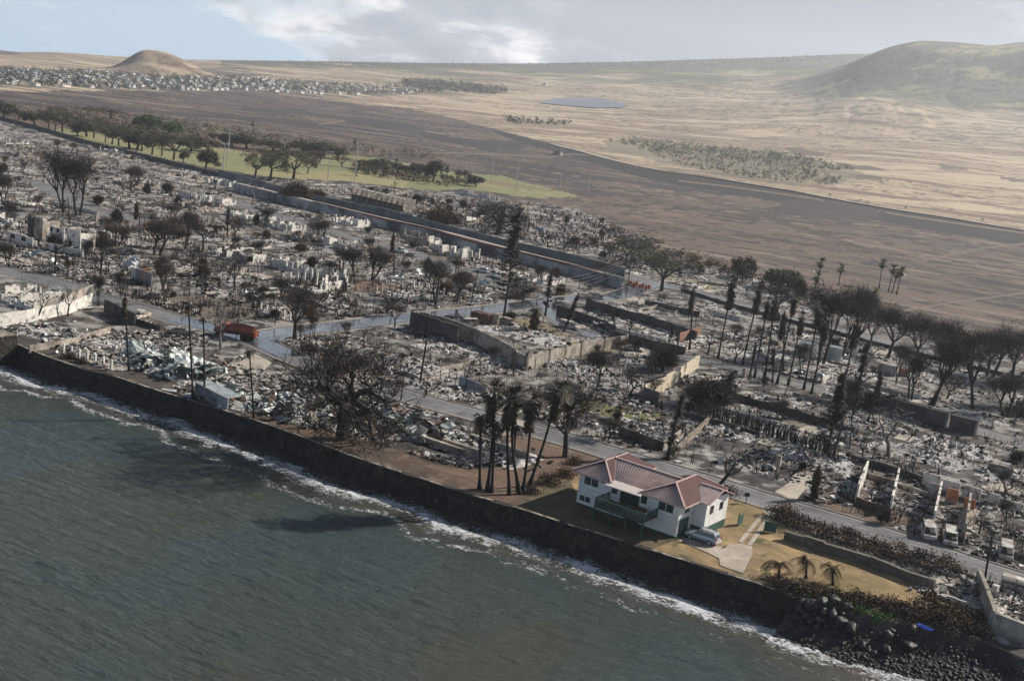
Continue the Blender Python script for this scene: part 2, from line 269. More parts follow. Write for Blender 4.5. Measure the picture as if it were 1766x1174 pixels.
def wetmat():
    m = mat('wet_asphalt', (0.06, 0.062, 0.068), 0.5, 0.3, 0.5, 0.0, spec=1.0); t = m.node_tree; n = t.nodes; l = t.links; b = n['Principled BSDF']
    geo = n.new('ShaderNodeNewGeometry'); nz = n.new('ShaderNodeTexNoise'); nz.inputs['Scale'].default_value = 0.5; nz.inputs['Detail'].default_value = 5; l.new(geo.outputs['Position'], nz.inputs['Vector'])
    r = n.new('ShaderNodeMapRange'); r.inputs[1].default_value = 0.45; r.inputs[2].default_value = 0.66; r.inputs[3].default_value = 0.04; r.inputs[4].default_value = 0.28; l.new(nz.outputs[0], r.inputs[0]); l.new(r.outputs[0], b.inputs['Roughness']); return m
M_wet = wetmat()
# ---------------------------------------------------------------- land
HWY = [(380, 150), (480, 158), (560, 168), (600, 176), (690, 186), (770, 203), (850, 222), (893, 235), (950, 247), (1009, 262), (1111, 289), (1200, 302), (1302, 318), (1432, 341), (1575, 366), (1766, 396), (2000, 440)]
PARK = [(95, 218), (135, 222), (230, 240), (330, 252), (418, 262), (520, 270), (600, 266), (657, 271), (727, 286), (792, 296), (860, 300), (900, 313), (945, 325), (1005, 340), (917, 342), (849, 332), (804, 324), (758, 328), (668, 320), (600, 314), (545, 310), (450, 304), (385, 293), (300, 278), (200, 256), (95, 227)]
TOWN = [(-600, 190), (0, 205), (390, 303), (545, 312), (668, 324), (800, 332), (930, 348), (1000, 362), (1060, 392), (1140, 440), (1260, 470), (1330, 492), (1440, 530), (1560, 560), (1766, 612), (2200, 720), (2200, 1400), (-600, 800)]
LAWN = [(895, 872), (925, 845), (975, 822), (1010, 806), (1100, 860), (1225, 868), (1262, 858), (1310, 875), (1345, 905), (1440, 944), (1560, 986), (1650, 1020), (1660, 1075), (1560, 1070), (1440, 1046), (1366, 1027), (1289, 1003), (1197, 974), (1087, 939), (992, 910)]
SHOREYARD = [(10, 590), (60, 560), (130, 590), (250, 640), (360, 680), (440, 690), (520, 730), (640, 760), (690, 775), (800, 800), (860, 790), (880, 752), (935, 757), (1040, 785), (1010, 812), (935, 850), (900, 880), (816, 856), (720, 824), (531, 758), (341, 695), (157, 642)]
def mixc(c, m, k): m = np.clip(m, 0, 1)[:, None]; return c * (1 - m) + np.array(k, float) * m
def land_colour(X, Y, Z):
    px, py, _ = project(X, Y, Z); D = np.hypot(X, Y); n1 = fbm(X / 60, Y / 60, 31, 5); n2 = fbm(X / 9, Y / 9, 37, 5); n3 = fbm(X / 2.2, Y / 2.2, 41, 4); nb = fbm(X / 250, Y / 250, 51, 5)
    s = X * ED[0] + Y * ED[1]; nn = X * ND[0] + Y * ND[1]; st = fbm(s / 160, nn / 16, 61, 5); st2 = fbm(s / 420 , nn / 40, 67, 5)
    jx = px + (n2 - .5) * 9 + (n1 - .5) * 14; jy = py + (n2 - .5) * 5 + (n1 - .5) * 8
    C = np.tile(np.array([0.072, 0.050, 0.042]), (len(X), 1)); C = mixc(C, (n1 - .42) * 5, (0.042, 0.034, 0.031)); C = mixc(C, (px - 600) / 1000 * (.4 + n1), (0.092, 0.072, 0.060))
    C = mixc(C, (st - 0.52) * 14, (0.030, 0.026, 0.026)); C = mixc(C, (fbm(s / 90 + 40, nn / 9, 71, 5) - 0.62) * 14 * (py < 260), (0.24, 0.17, 0.11)); C = mixc(C, (st2 - 0.58) * 12, (0.032, 0.028, 0.028))
    C = mixc(C, np.where((px > 880) & (py > 340) & (py < 560), (st2 - 0.36) * 4, 0), (0.125, 0.085, 0.063)); C = mixc(C, np.where((px > 900) & (py > 350), (n2 - 0.6) * 8, 0), (0.06, 0.048, 0.042))
    # golden hills
    hx = np.array([q[0] for q in HWY]); hy = np.array([q[1] for q in HWY]); lim = np.interp(px, np.concatenate([[-600, 0, 250], hx[1:]]), np.concatenate([[150, 158, 158], hy[1:]]))
    gold = jy < lim - 1
    g = np.tile(np.array([0.42, 0.325, 0.22]), (len(X), 1)); g = mixc(g, (nb - .42) * 5, (0.32, 0.235, 0.155)); g = mixc(g, (st - 0.5) * 7, (0.17, 0.125, 0.09)); lines = np.abs(((Z + n1 * 9) / 7.5) % 1 - .5)
    g = mixc(g, (0.07 - lines) * 7 * (px > 1000) * (n1 > .5), (0.2, 0.165, 0.125)); g = mixc(g, (n2 - 0.62) * 5, (0.12, 0.10, 0.07))
    gr = 120 + (px - 600) * 0.045 + (nb - .5) * 90 + (px > 1380) * 18; C[gold] = g[gold]
    gm = np.clip((gr - jy) / 14, 0, 1) * (px > 380) * gold; C = mixc(C, gm, (0.12, 0.125, 0.075)); C = mixc(C, gm * (n2 - 0.45) * 6, (0.05, 0.06, 0.038)); C = mixc(C, gm * (fbm(X / 120, Y / 60, 91) - 0.56) * 9, (0.30, 0.28, 0.12))
    rg = np.clip((jy < np.interp(px, [380, 700, 900, 1250, 1480, 1500], [112, 118, 124, 122, 118, 60])).astype(float), 0, 1) * (px > 380); C = mixc(C, rg * 0.8, (0.06, 0.068, 0.045))
    # far left: slopes with their shade painted dark and the small hill's scree
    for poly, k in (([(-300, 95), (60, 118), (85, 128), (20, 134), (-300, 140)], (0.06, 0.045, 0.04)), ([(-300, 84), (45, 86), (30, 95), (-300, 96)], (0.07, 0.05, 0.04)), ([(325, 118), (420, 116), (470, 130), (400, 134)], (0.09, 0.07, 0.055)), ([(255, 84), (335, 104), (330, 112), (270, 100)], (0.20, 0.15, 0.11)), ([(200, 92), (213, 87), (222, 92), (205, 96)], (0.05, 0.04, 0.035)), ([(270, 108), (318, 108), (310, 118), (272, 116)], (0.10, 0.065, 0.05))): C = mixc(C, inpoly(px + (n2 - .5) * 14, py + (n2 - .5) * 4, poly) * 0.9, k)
    sett = inpoly(jx, jy, [(-400, 120), (0, 118), (150, 122), (270, 130), (420, 132), (560, 142), (720, 148), (790, 160), (600, 168), (420, 158), (300, 160), (0, 150), (-400, 150)]); C = mixc(C, sett * 0.85, (0.10, 0.088, 0.068))
    fs = fbm(s / 30, nn / 5, 151, 4); C = mixc(C, gold * (fs - .60) * 9, (0.15, 0.12, 0.085)); C = mixc(C, gold * (n2 - .66) * 12, (0.085, 0.08, 0.055)); C = mixc(C, gold * (fbm(X / 140, Y / 50, 157, 4) - .56) * 8 * (1 - gm), (0.46, 0.37, 0.25)); C = mixc(C, (~gold) * (fs - .57) * 12, (0.026, 0.023, 0.023)); C = mixc(C, (~gold) * (fbm(X / 70, Y / 35, 161, 5) - .55) * 9, (0.115, 0.080, 0.062)); C = mixc(C, (~gold) * (n2 - .62) * 9, (0.03, 0.026, 0.025)); C = mixc(C, (~gold) * (fbm(s / 60, nn / 7, 163, 4) - .66) * 12, (0.20, 0.15, 0.11))
    # steep cutting under the highway with its shade painted in, slag heap, tracks
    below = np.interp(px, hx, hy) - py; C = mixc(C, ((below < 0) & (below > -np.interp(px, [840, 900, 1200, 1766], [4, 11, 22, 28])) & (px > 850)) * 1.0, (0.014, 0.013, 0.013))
    C = mixc(C, ((np.abs(below - 4) < 2.2) & (px > 1180)) * 0.8, (0.30, 0.23, 0.15))
    def track(pts, wd, k, a=0.8):
        nonlocal C; d = pld(px, py, pts); C = mixc(C, np.clip((wd - d) / 1.0, 0, 1) * a, k)
    track([(1170, 312), (1260, 322), (1400, 342), (1560, 372), (1766, 402)], 1.4, (0.26, 0.19, 0.13)); track([(640, 264), (780, 264), (900, 268), (940, 272), (980, 266), (1040, 268), (1100, 288)], 1.2, (0.24, 0.18, 0.13))
    track([(1166, 330), (1270, 360), (1400, 400), (1540, 445), (1690, 490), (1800, 520)], 4.0, (0.045, 0.036, 0.033), .7); track([(1290, 372), (1400, 384), (1520, 400), (1766, 450)], 1.5, (0.05, 0.04, 0.036)); track([(1560, 535), (1650, 520), (1766, 505)], 2.0, (0.16, 0.12, 0.095))
    track([(1590, 450), (1680, 430), (1766, 420)], 2, (0.15, 0.115, 0.09)); track([(420, 186), (560, 200), (700, 215), (850, 262)], 3.5, (0.028, 0.025, 0.026)); track([(0, 165), (200, 188), (420, 205), (560, 215)], 3.0, (0.03, 0.026, 0.026))
    track([(550, 215), (610, 206), (700, 222), (770, 232)], 1.3, (0.27, 0.2, 0.14)); track([(100, 160), (260, 178), (330, 186)], 1.3, (0.24, 0.18, 0.13)); track([(480, 162), (600, 176), (640, 182)], 1.6, (0.30, 0.23, 0.16))
    track([(600, 208), (700, 222), (760, 240), (900, 252)], 5.5, (0.024, 0.022, 0.024), .85); track([(900, 385), (1000, 392), (1100, 425), (1200, 450)], 3.5, (0.055, 0.042, 0.036), .7)
    for y0 in ((1480, 150, 1766, 165), (1585, 150, 1600, 165), (1690, 152, 1700, 175), (1500, 195, 1766, 215), (1340, 190, 1640, 205), (1240, 214, 1440, 222), (1360, 232, 1540, 245)): track([(y0[0], y0[1]), ((y0[0] + y0[2]) / 2, (y0[1] + y0[3]) / 2 - 3), (y0[2], y0[3])], 1.1, (0.11, 0.095, 0.08), .7)
    for poly in ([(1350, 256), (1385, 256), (1425, 266), (1420, 270), (1370, 266)], [(1440, 280), (1500, 286), (1530, 294), (1450, 292)], [(1470, 298), (1525, 306), (1520, 312), (1460, 306)], [(1620, 284), (1665, 288), (1670, 294), (1625, 292)], [(1720, 302), (1780, 308), (1780, 316), (1730, 310)]): C = mixc(C, inpoly(jx, jy, poly) * 0.9, (0.10, 0.075, 0.06))
    C = mixc(C, inpoly(jx, jy, [(1040, 243), (1090, 240), (1200, 250), (1330, 262), (1400, 275), (1490, 298), (1440, 322), (1300, 312), (1200, 292), (1120, 275), (1050, 262)]) * 0.7, (0.16, 0.145, 0.095))
    C = mixc(C, inpoly(jx, jy, [(1320, 362), (1360, 346), (1440, 346), (1530, 366), (1500, 378), (1400, 378)]) * 0.9, (0.035, 0.028, 0.026))
    # reddish scrub belt behind the umbrella trees
    belt = inpoly(jx, jy, [(-300, 150), (0, 180), (200, 190), (300, 215), (420, 235), (600, 250), (760, 262), (600, 268), (420, 262), (200, 236), (0, 212), (-300, 190)]); C = mixc(C, belt * 0.75, (0.14, 0.085, 0.055)); C = mixc(C, belt * (n2 - 0.5) * 7, (0.05, 0.04, 0.03))
    # town
    t = inpoly(jx, jy, TOWN); tc_ = np.tile(np.array([0.105, 0.094, 0.083]), (len(X), 1)); tc_ = mixc(tc_, (fbm(X / 24, Y / 24, 131, 3) - .5) * 9, (0.135, 0.112, 0.092)); tc_ = mixc(tc_, (fbm(X / 18, Y / 18, 137, 3) - .56) * 10, (0.05, 0.043, 0.039)); tc_ = mixc(tc_, (n2 - .52) * 6, (0.040, 0.034, 0.030)); tc_ = mixc(tc_, (n3 - .56) * 7, (0.30, 0.285, 0.265)); tc_ = mixc(tc_, (fbm(X / 5, Y / 5, 97) - .56) * 9, (0.26, 0.24, 0.22)); tc_ = mixc(tc_, (0.40 - n3) * 10, (0.018, 0.016, 0.015)); C[t] = tc_[t]
    p = inpoly(jx, jy, PARK); gcol = np.tile(np.array([0.185, 0.19, 0.085]), (len(X), 1)); gcol = mixc(gcol, (n1 - .45) * 4, (0.25, 0.225, 0.115)); gcol = mixc(gcol, (n2 - .6) * 5, (0.14, 0.15, 0.06)); gcol = mixc(gcol, ((px < 700) & (py > 296)) * 0.7, (0.29, 0.24, 0.12)); C[p] = gcol[p]
    br = inpoly(jx, jy, [(800, 305), (900, 318), (960, 332), (900, 328), (840, 318)]); C = mixc(C, br * 0.6, (0.15, 0.11, 0.06))
    soil = inpoly(jx, jy, SHOREYARD); sc_ = np.tile(np.array([0.13, 0.083, 0.056]), (len(X), 1)); sc_ = mixc(sc_, (n2 - .5) * 6, (0.075, 0.052, 0.038)); sc_ = mixc(sc_, np.clip((500 - px) / 120, 0, 1), (0.062, 0.05, 0.042)); sc_ = mixc(sc_, (n3 - .62) * 6, (0.16, 0.12, 0.085)); C[soil] = sc_[soil]
    lw = inpoly(jx, jy, LAWN); lc = np.tile(np.array([0.235, 0.165, 0.085]), (len(X), 1)); lc = mixc(lc, (n2 - .5) * 5, (0.19, 0.14, 0.06)); lc = mixc(lc, (fbm(X / 4, Y / 4, 99) - .55) * 6, (0.33, 0.23, 0.11)); lc = mixc(lc, (n3 - .64) * 8 * (px < 1330), (0.06, 0.07, 0.025)); C[lw] = lc[lw]
    C = mixc(C, inpoly(jx, jy, [(870, 872), (915, 850), (985, 826), (1000, 866), (1165, 928), (1125, 946), (1087, 934), (992, 906)]) * 0.8, (0.075, 0.058, 0.036))  # darker soil, also deepening the house shadow in the ground colour
    for poly, k in (([(1000, 690), (1090, 700), (1150, 715), (1140, 730), (1060, 722), (1005, 712)], (0.13, 0.12, 0.045)), ([(860, 545), (930, 552), (1000, 590), (1090, 612), (1000, 600), (900, 575)], (0.19, 0.15, 0.08)), ([(1130, 460), (1180, 475), (1240, 490), (1220, 497), (1160, 490)], (0.22, 0.19, 0.09)), ([(1215, 700), (1300, 690), (1420, 720), (1400, 745), (1250, 735)], (0.16, 0.13, 0.1)), ([(610, 480), (690, 492), (690, 500), (610, 503)], (0.17, 0.11, 0.08)), ([(290, 505), (420, 520), (470, 540), (400, 555), (300, 545), (262, 520)], (0.15, 0.12, 0.09)), ([(1220, 738), (1290, 745), (1400, 790), (1240, 770), (1190, 760)], (0.045, 0.038, 0.035)), ([(1400, 770), (1560, 800), (1600, 840), (1500, 880), (1400, 860)], (0.10, 0.08, 0.068)), ([(1440, 830), (1560, 890), (1640, 930), (1600, 935), (1420, 875)], (0.15, 0.10, 0.07))):
        C = mixc(C, inpoly(jx, jy, poly) * 0.85, k)
    s_, d = coast(X, Y); bch = (d < 0.5) & (s_ > WEND - 3); C = mixc(C, bch * 0.95, (0.035, 0.030, 0.026)); C = mixc(C, bch * (n3 - .55) * 6, (0.075, 0.066, 0.055))
    return np.clip(C, 0.004, 1)
def grid_mesh(name, az, Dr, zf, cf, m, extra=None, smooth=True):
    A, R_ = np.meshgrid(az, Dr); X = R_ * np.sin(A); Y = R_ * np.cos(A); Z = zf(X, Y); nr, na = X.shape; me = bpy.data.meshes.new(name)
    V = np.stack([X, Y, Z], -1).reshape(-1, 3).astype(np.float32); me.vertices.add(len(V)); me.vertices.foreach_set('co', V.ravel())
    i = (np.arange(nr - 1)[:, None] * na + np.arange(na - 1)[None, :]).ravel(); F = np.stack([i, i + 1, i + na + 1, i + na], 1).astype(np.int32)
    me.loops.add(F.size); me.loops.foreach_set('vertex_index', F.ravel()); me.polygons.add(len(F)); me.polygons.foreach_set('loop_start', np.arange(0, F.size, 4, dtype=np.int32)); me.polygons.foreach_set('loop_total', np.full(len(F), 4, np.int32)); me.polygons.foreach_set('use_smooth', np.full(len(F), smooth)); me.update(calc_edges=True)
    at = me.color_attributes.new('Col', 'FLOAT_COLOR', 'POINT'); c = np.ones((len(V), 4), np.float32); c[:, :3] = cf(X.ravel(), Y.ravel(), Z.ravel()); at.data.foreach_set('color', c.ravel())
    me.materials.append(m); o = bpy.data.objects.new(name, me); col.objects.link(o); return struct(o)
Dr = [108.0]
while Dr[-1] < 7600: Dr.append(Dr[-1] + min(max(Dr[-1] ** 2 / (CZ * FPX) * 1.7, 0.22), 14 if Dr[-1] > 2200 else 9))
M_land = mat('burned_land', attr=True, rough=0.95, var=0.32, scale=0.35, bump=0.8, det=10, bdist=0.5)
grid_mesh('ground', np.linspace(-0.62, 0.66, 1000), np.array(Dr), height, land_colour, M_land)
# ---------------------------------------------------------------- sea
def wave(X, Y):
    s = X * ED[0] + Y * ED[1]; n = X * ND[0] + Y * ND[1]; a = fbm(s / 9 + fbm(X / 15, Y / 15, 3) * 1.5, n / 1.9, 5, 4) - .5; b = fbm(s / 2.0, n / 0.7, 15, 3) - .5
    return a * 0.42 + b * 0.30
def sea_attr(X, Y, Z):      # R: foam likelihood by distance from the wall or beach, G: turbid shallows
    s, d = coast(X, Y); shore = np.where(s > WEND, -shore_d(s) - (fbm(s / 6, s * 0, 7) - .5) * 2 + 2.5, 0); dd = -(d - shore); wob = (fbm(s / 11, s * 0 + 3, 9) - .5) * 5 + (fbm(s / 2.5, s * 0 + 3, 19) - .5) * 2
    k = np.clip(1 - np.abs(dd - 4.2 - wob * .8) / 3.4, 0, 1); k = k * np.interp(s, [-140, -60, -38, -22, -14, 10, 22, 60], [1, 1, 1, .85, .7, .75, 1, 1]) + np.clip(1 - np.abs(dd - 9.5 - wob * 1.4) / 1.3, 0, 1) * np.interp(s, [-140, -70, -40, 0, 30, 50], [0.6, .5, .15, .1, .3, .4])
    g = np.clip(1 - (dd - 2) / np.interp(s, [-60, -10, 30], [8, 11, 18]), 0, 1); lef = fbm(X / 22, Y / 22, 23, 4); C = np.stack([np.clip(k, 0, 1), g, lef], 1); return C
m = bpy.data.materials.new('murky_sea'); m.use_nodes = True; t = m.node_tree; n = t.nodes; l = t.links; b = n['Principled BSDF']; b.inputs['IOR'].default_value = 1.33
at = n.new('ShaderNodeAttribute'); at.attribute_name = 'Col'; sx = n.new('ShaderNodeSeparateColor'); l.new(at.outputs['Color'], sx.inputs[0]); geo = n.new('ShaderNodeNewGeometry')
def cmix(f, a, b_):
    q = n.new('ShaderNodeMix'); q.data_type = 'RGBA'
    if isinstance(f, float): q.inputs[0].default_value = f
    else: l.new(f, q.inputs[0])
    for i, v in ((6, a), (7, b_)):
        if isinstance(v, tuple): q.inputs[i].default_value = (*v, 1)
        else: l.new(v, q.inputs[i])
    return q.outputs[2]
def mm_(op, a, b_=None):
    q = n.new('ShaderNodeMath'); q.operation = op
    for i, v in ((0, a), (1, b_)):
        if v is None: continue
        if isinstance(v, (int, float)): q.inputs[i].default_value = v
        else: l.new(v, q.inputs[i])
    return q.outputs[0]
def rmap(v, a, b_, c=0.0, d=1.0):
    q = n.new('ShaderNodeMapRange'); q.inputs[1].default_value = a; q.inputs[2].default_value = b_; q.inputs[3].default_value = c; q.inputs[4].default_value = d; l.new(v, q.inputs[0]); return q.outputs[0]
def mnoise(scale, rot, sc3, det=6, rough=0.6, dist=0.0):
    mp = n.new('ShaderNodeMapping'); mp.vector_type = 'TEXTURE'; mp.inputs['Rotation'].default_value = (0, 0, rot); mp.inputs['Scale'].default_value = sc3; l.new(geo.outputs['Position'], mp.inputs[0]); q = n.new('ShaderNodeTexNoise'); q.inputs['Scale'].default_value = scale; q.inputs['Detail'].default_value = det; q.inputs['Roughness'].default_value = rough; q.inputs['Distortion'].default_value = dist; l.new(mp.outputs[0], q.inputs['Vector']); return q.outputs[0]
rotz = math.atan2(ED[1], ED[0])
base = cmix(rmap(sx.outputs[2], 0.38, 0.62), (0.046, 0.064, 0.062), (0.054, 0.062, 0.046)); base = cmix(mm_('MULTIPLY', sx.outputs[1], 0.9), base, (0.085, 0.068, 0.052))
reef = mnoise(0.16, 0, (1, 1, 1), 7, 0.7); base = cmix(rmap(reef, 0.62, 0.72, 0, 0.55), base, (0.035, 0.035, 0.02))
fine = mnoise(1.5, rotz, (1.5, 1, 1), 9, 0.78, 1.6); fine2 = mnoise(0.42, rotz, (2, 1, 1), 3, 0.6); foam = mm_('ADD', mm_('MULTIPLY', sx.outputs[0], 0.50), mm_('ADD', mm_('MULTIPLY', mm_('SUBTRACT', fine, 0.5), 2.6), mm_('MULTIPLY', mm_('SUBTRACT', fine2, 0.5), 0.8))); fm = rmap(foam, 0.25, 0.42); fm = mm_('MULTIPLY', fm, rmap(sx.outputs[0], 0.0, 0.12))
cap = mnoise(1.1, rotz + 0.05, (7, 1, 1), 5, 0.6, 0.4); patch = mnoise(0.05, 0, (1, 1, 1), 3); capm = mm_('MULTIPLY', rmap(cap, 0.70, 0.78, 0, 0.55), rmap(patch, 0.5, 0.62)); fm = mm_('MAXIMUM', fm, capm)
l.new(cmix(fm, base, (0.70, 0.72, 0.74)), b.inputs['Base Color']); l.new(rmap(fm, 0, 1, 0.13, 0.8), b.inputs['Roughness'])
rip = mnoise(0.75, rotz + .06, (5.5, 1, 1), 8, 0.66, 0.25); rip2 = mnoise(3.2, rotz - .15, (2.4, 1, 1), 5, 0.65, 0.3); hsum = mm_('ADD', mm_('MULTIPLY', rip, 1.9), mm_('MULTIPLY', rip2, 0.42)); bp = n.new('ShaderNodeBump'); bp.inputs['Strength'].default_value = 1.0; bp.inputs['Distance'].default_value = 0.75; l.new(mm_('ADD', hsum, mm_('MULTIPLY', fm, 0.4)), bp.inputs['Height']); l.new(bp.outputs[0], b.inputs['Normal'])
Ds = [50.0]
while Ds[-1] < 330: Ds.append(Ds[-1] + max(Ds[-1] ** 2 / (CZ * FPX) * 1.9, 0.25))
grid_mesh('sea', np.linspace(-0.66, 0.72, 900), np.array(Ds), wave, sea_attr, m)
# ---------------------------------------------------------------- roads, kerbs, markings, wet films, slabs
for k, (pts, wd, nm) in enumerate(ROADS):
    ribbon(nm, pts, wd, M_road, 0.012 + 0.006 * k)
mb = MB()
for pts, wd, a, b_ in ((RA, 7.6, 1, 1), (RB, 8.5, 1, 1), (RC, 7.0, 1, 0), (RD, 9.0, 1, 1), (RE, 9, 1, 1), (RF, 9, 1, 1)):
    p = smooth_line(pts, 2.0); T = np.gradient(p, axis=0); T /= np.linalg.norm(T, axis=1)[:, None]; Nn = np.stack([-T[:, 1], T[:, 0]], 1)
    for sgn in (1, -1):
        e_ = p + Nn * sgn * (wd / 2 + 0.12)
        for i in range(len(e_) - 1):
            mid = (e_[i] + e_[i + 1]) / 2; ok = True
            for q, w2, _ in ROADS:
                if q is not pts and pld(mid[0], mid[1], q) < w2 / 2 + 0.5: ok = False
            if ok and not (sgn == -1 and pts is RA and vn(np.array([i / 9.0]), np.array([2.0]), 5)[0] > 0.62): mb.bar((*e_[i], G + 0.05), (*e_[i + 1], G + 0.05), 0.22, 0.16)
struct(mb.build('kerbs', M_side))
mb = MB(); p = smooth_line(RA, 1.0)
for i in range(60, len(p) - 4, 9):
    a, b_ = p[i], p[i + 3]; T = (b_ - a) / np.linalg.norm(b_ - a); q = np.array([-T[1], T[0]])
    if pld(a[0], a[1], RB) > 7: mb.add([(*(a + q * .07), G + 0.04), (*(a - q * .07), G + 0.04), (*(b_ - q * .07), G + 0.04), (*(b_ + q * .07), G + 0.04)], [[0, 1, 2, 3]])
ribbon('', RA[12:], 0.12, None, 0.04, off=3.0, mb=mb); ribbon('', RA[12:], 0.12, None, 0.04, off=-3.0, mb=mb); ribbon('', RD, 0.14, None, 0.06, off=0.1, mb=mb)
struct(mb.build('road_markings', M_paint))
mb = MB(); ribbon('', RB, 6.6, None, 0.055, mb=mb); ribbon('', RA[7:11], 5.6, None, 0.062, off=0.5, mb=mb); ribbon('', RC[:5], 5.2, None, 0.068, mb=mb); ribbon('', Q([(1085, 505), (1130, 492), (1180, 500), (1215, 505)]), 3.2, None, 0.074, mb=mb); struct(mb.build('wet_film_on_road', M_wet))
SLABS = [[(1242, 974), (1281, 988), (1298, 955), (1297, 941), (1276, 936), (1255, 938), (1250, 944), (1227, 936), (1200, 931), (1180, 926), (1170, 932), (1220, 952), (1240, 962)],
 [(1273, 933), (1280, 935), (1318, 889), (1311, 887)], [(1289, 938), (1296, 940), (1330, 893), (1322, 890)], [(842, 703), (876, 692), (905, 705), (880, 722)], [(1336, 848), (1372, 863), (1402, 828), (1385, 820), (1366, 828)],
 [(0, 452), (0, 440), (48, 443), (60, 452), (45, 456)], [(868, 720), (905, 738), (905, 726), (880, 716)], [(395, 468), (420, 462), (470, 478), (445, 486)], [(1690, 838), (1766, 815), (1766, 850), (1720, 855)], [(1636, 920), (1668, 930), (1690, 880), (1664, 872)], [(255, 510), (290, 515), (300, 524), (262, 522)], [(380, 640), (440, 610), (470, 625), (430, 660)], [(840, 780), (860, 760), (885, 765), (860, 790)], [(560, 655), (600, 640), (660, 650), (640, 662)], [(880, 500), (905, 497), (925, 505), (900, 512)]]
mb = MB()
for pl in SLABS:
    V = [P(*c, G + 0.075) for c in pl]; c_ = np.mean(V, axis=0); n_ = len(V); VV = np.array(V + [c_]); mb.add(VV, [[i, (i + 1) % n_, n_, n_] for i in range(n_)])
struct(mb.build('pavement_slabs', M_side))
mb = MB(); pl = [(930, 178), (960, 170), (1030, 169), (1078, 180), (1080, 186), (1030, 187), (980, 184)]; V = [PT(*c) + [0, 0, 0.8] for c in pl]
V = np.array([[*v] for v in V]); n_ = len(V); rr4 = []
for f_ in (1, .75, .5, .25, .04):
    q = V.mean(0) + (V - V.mean(0)) * f_; q[:, 2] = height(q[:, 0], q[:, 1]) + 1.6; rr4.append(q)
mb.add(np.vstack(rr4), [[k * n_ + i, k * n_ + (i + 1) % n_, (k + 1) * n_ + (i + 1) % n_, (k + 1) * n_ + i] for k in range(4) for i in range(n_)]); struct(mb.build('reservoir_water', mat('reservoir_surface', (0.17, 0.185, 0.225), 0.6, 0.1, 0.02, 0)))
q = [PT(a, b_ + 1)[:2] for a, b_ in HWY[8:]]; ribbon('highway', q, 12, M_side, 0.5, hf=True, step=6)
# ---------------------------------------------------------------- masonry: sea wall, boundary walls, canal
def wall_run(mb, pts, z0, z1, th, color=None, rough=0.0, s=0):
    p = smooth_line(pts, 1.2) if rough else np.array(pts)
    for i in range(len(p) - 1):
        a, b = p[i], p[i + 1]; j = (vn(np.array([i * 0.8]), np.array([s + .5]), 3)[0] - .5) * rough; a = a - (b - a) / (np.linalg.norm(b - a) + 1e-9) * 0.003 * (i % 2)
        mb.bar((*a, (z0 + z1 + j) / 2), (*b, (z0 + z1 + j) / 2), th + 0.004 * (i % 2), z1 - z0 + j, color)
r0 = root('sea_wall', (*WALL[12], 0)); mb = MB(); p = smooth_line(WALL, 1.0); T = np.gradient(p, axis=0); T /= np.linalg.norm(T, axis=1)[:, None]; Nn = np.stack([-T[:, 1], T[:, 0]], 1)
rows = np.linspace(0, 1, 9); ss = np.cumsum(np.r_[0, np.hypot(*np.diff(p, axis=0).T)])
V = []
for k, h in enumerate(rows):
    j = (fbm(ss / .9, np.full(len(ss), k * 1.7), 77, 3) - .5) * 0.5; q = p - Nn * (0.15 + (1 - h) * 0.45 + j[:, None] * 0.5) if h < 1 else p - Nn * 0.15
    V.append(np.c_[q, -1 + h * 4.28 + (fbm(ss / 2.1, np.full(len(ss), 9.3), 79, 3) - .5) * 0.35 * (h > .9)])
V.append(np.c_[p + Nn * 0.75, np.full(len(p), 3.28)]); V.append(np.c_[p + Nn * 0.75, np.full(len(p), 2.9)]); V = np.vstack(V); V[:, :2] -= WALL[12]; n_ = len(p)
i = np.arange(n_ - 1); F = np.vstack([np.stack([i + k * n_, i + 1 + k * n_, i + 1 + (k + 1) * n_, i + (k + 1) * n_], 1) for k in range(len(rows) + 1)]); mb.add(V, F)
e1 = WALL[-1] - WALL[12]; mb.box((*(e1 + [0.1, 0.1]), 1.1), (1.3, 1.3, 4.3), math.atan2(T[-1][1], T[-1][0])); mb.build('stone_face', M_lava, r0)
mb = MB()
for i in range(0, n_ - 1):
    if vn(np.array([i / 3.0]), np.array([0.3]), 9)[0] > 0.33: mb.bar((*(p[i] + Nn[i] * .12 - WALL[12]), 3.31 + 0.012 * (i % 3)), (*(p[i + 1] + Nn[i + 1] * .12 - WALL[12]), 3.31 + 0.012 * (i % 3)), 0.42 + 0.03 * (i % 2), 0.12)
mb.build('coping', M_cop, r0); tag(r0, 'long dark lava rock sea wall with pale coping along the water', 'sea wall', pos=P(700, 840))
r0 = root('stone_buttress', P(30, 596)); mb = MB(); mb.box((-2.6, -0.6, -0.6), (4.2, 3.6, 5.0), rotz, taper=0.05); mb.build('dark_side', M_lava, r0); mb = MB(); mb.box((-2.6, -0.6, 1.98), (4.0, 3.3, 0.16), rotz); mb.build('cap', M_cop, r0); tag(r0, 'thick square stone buttress standing out from the sea wall', 'buttress')
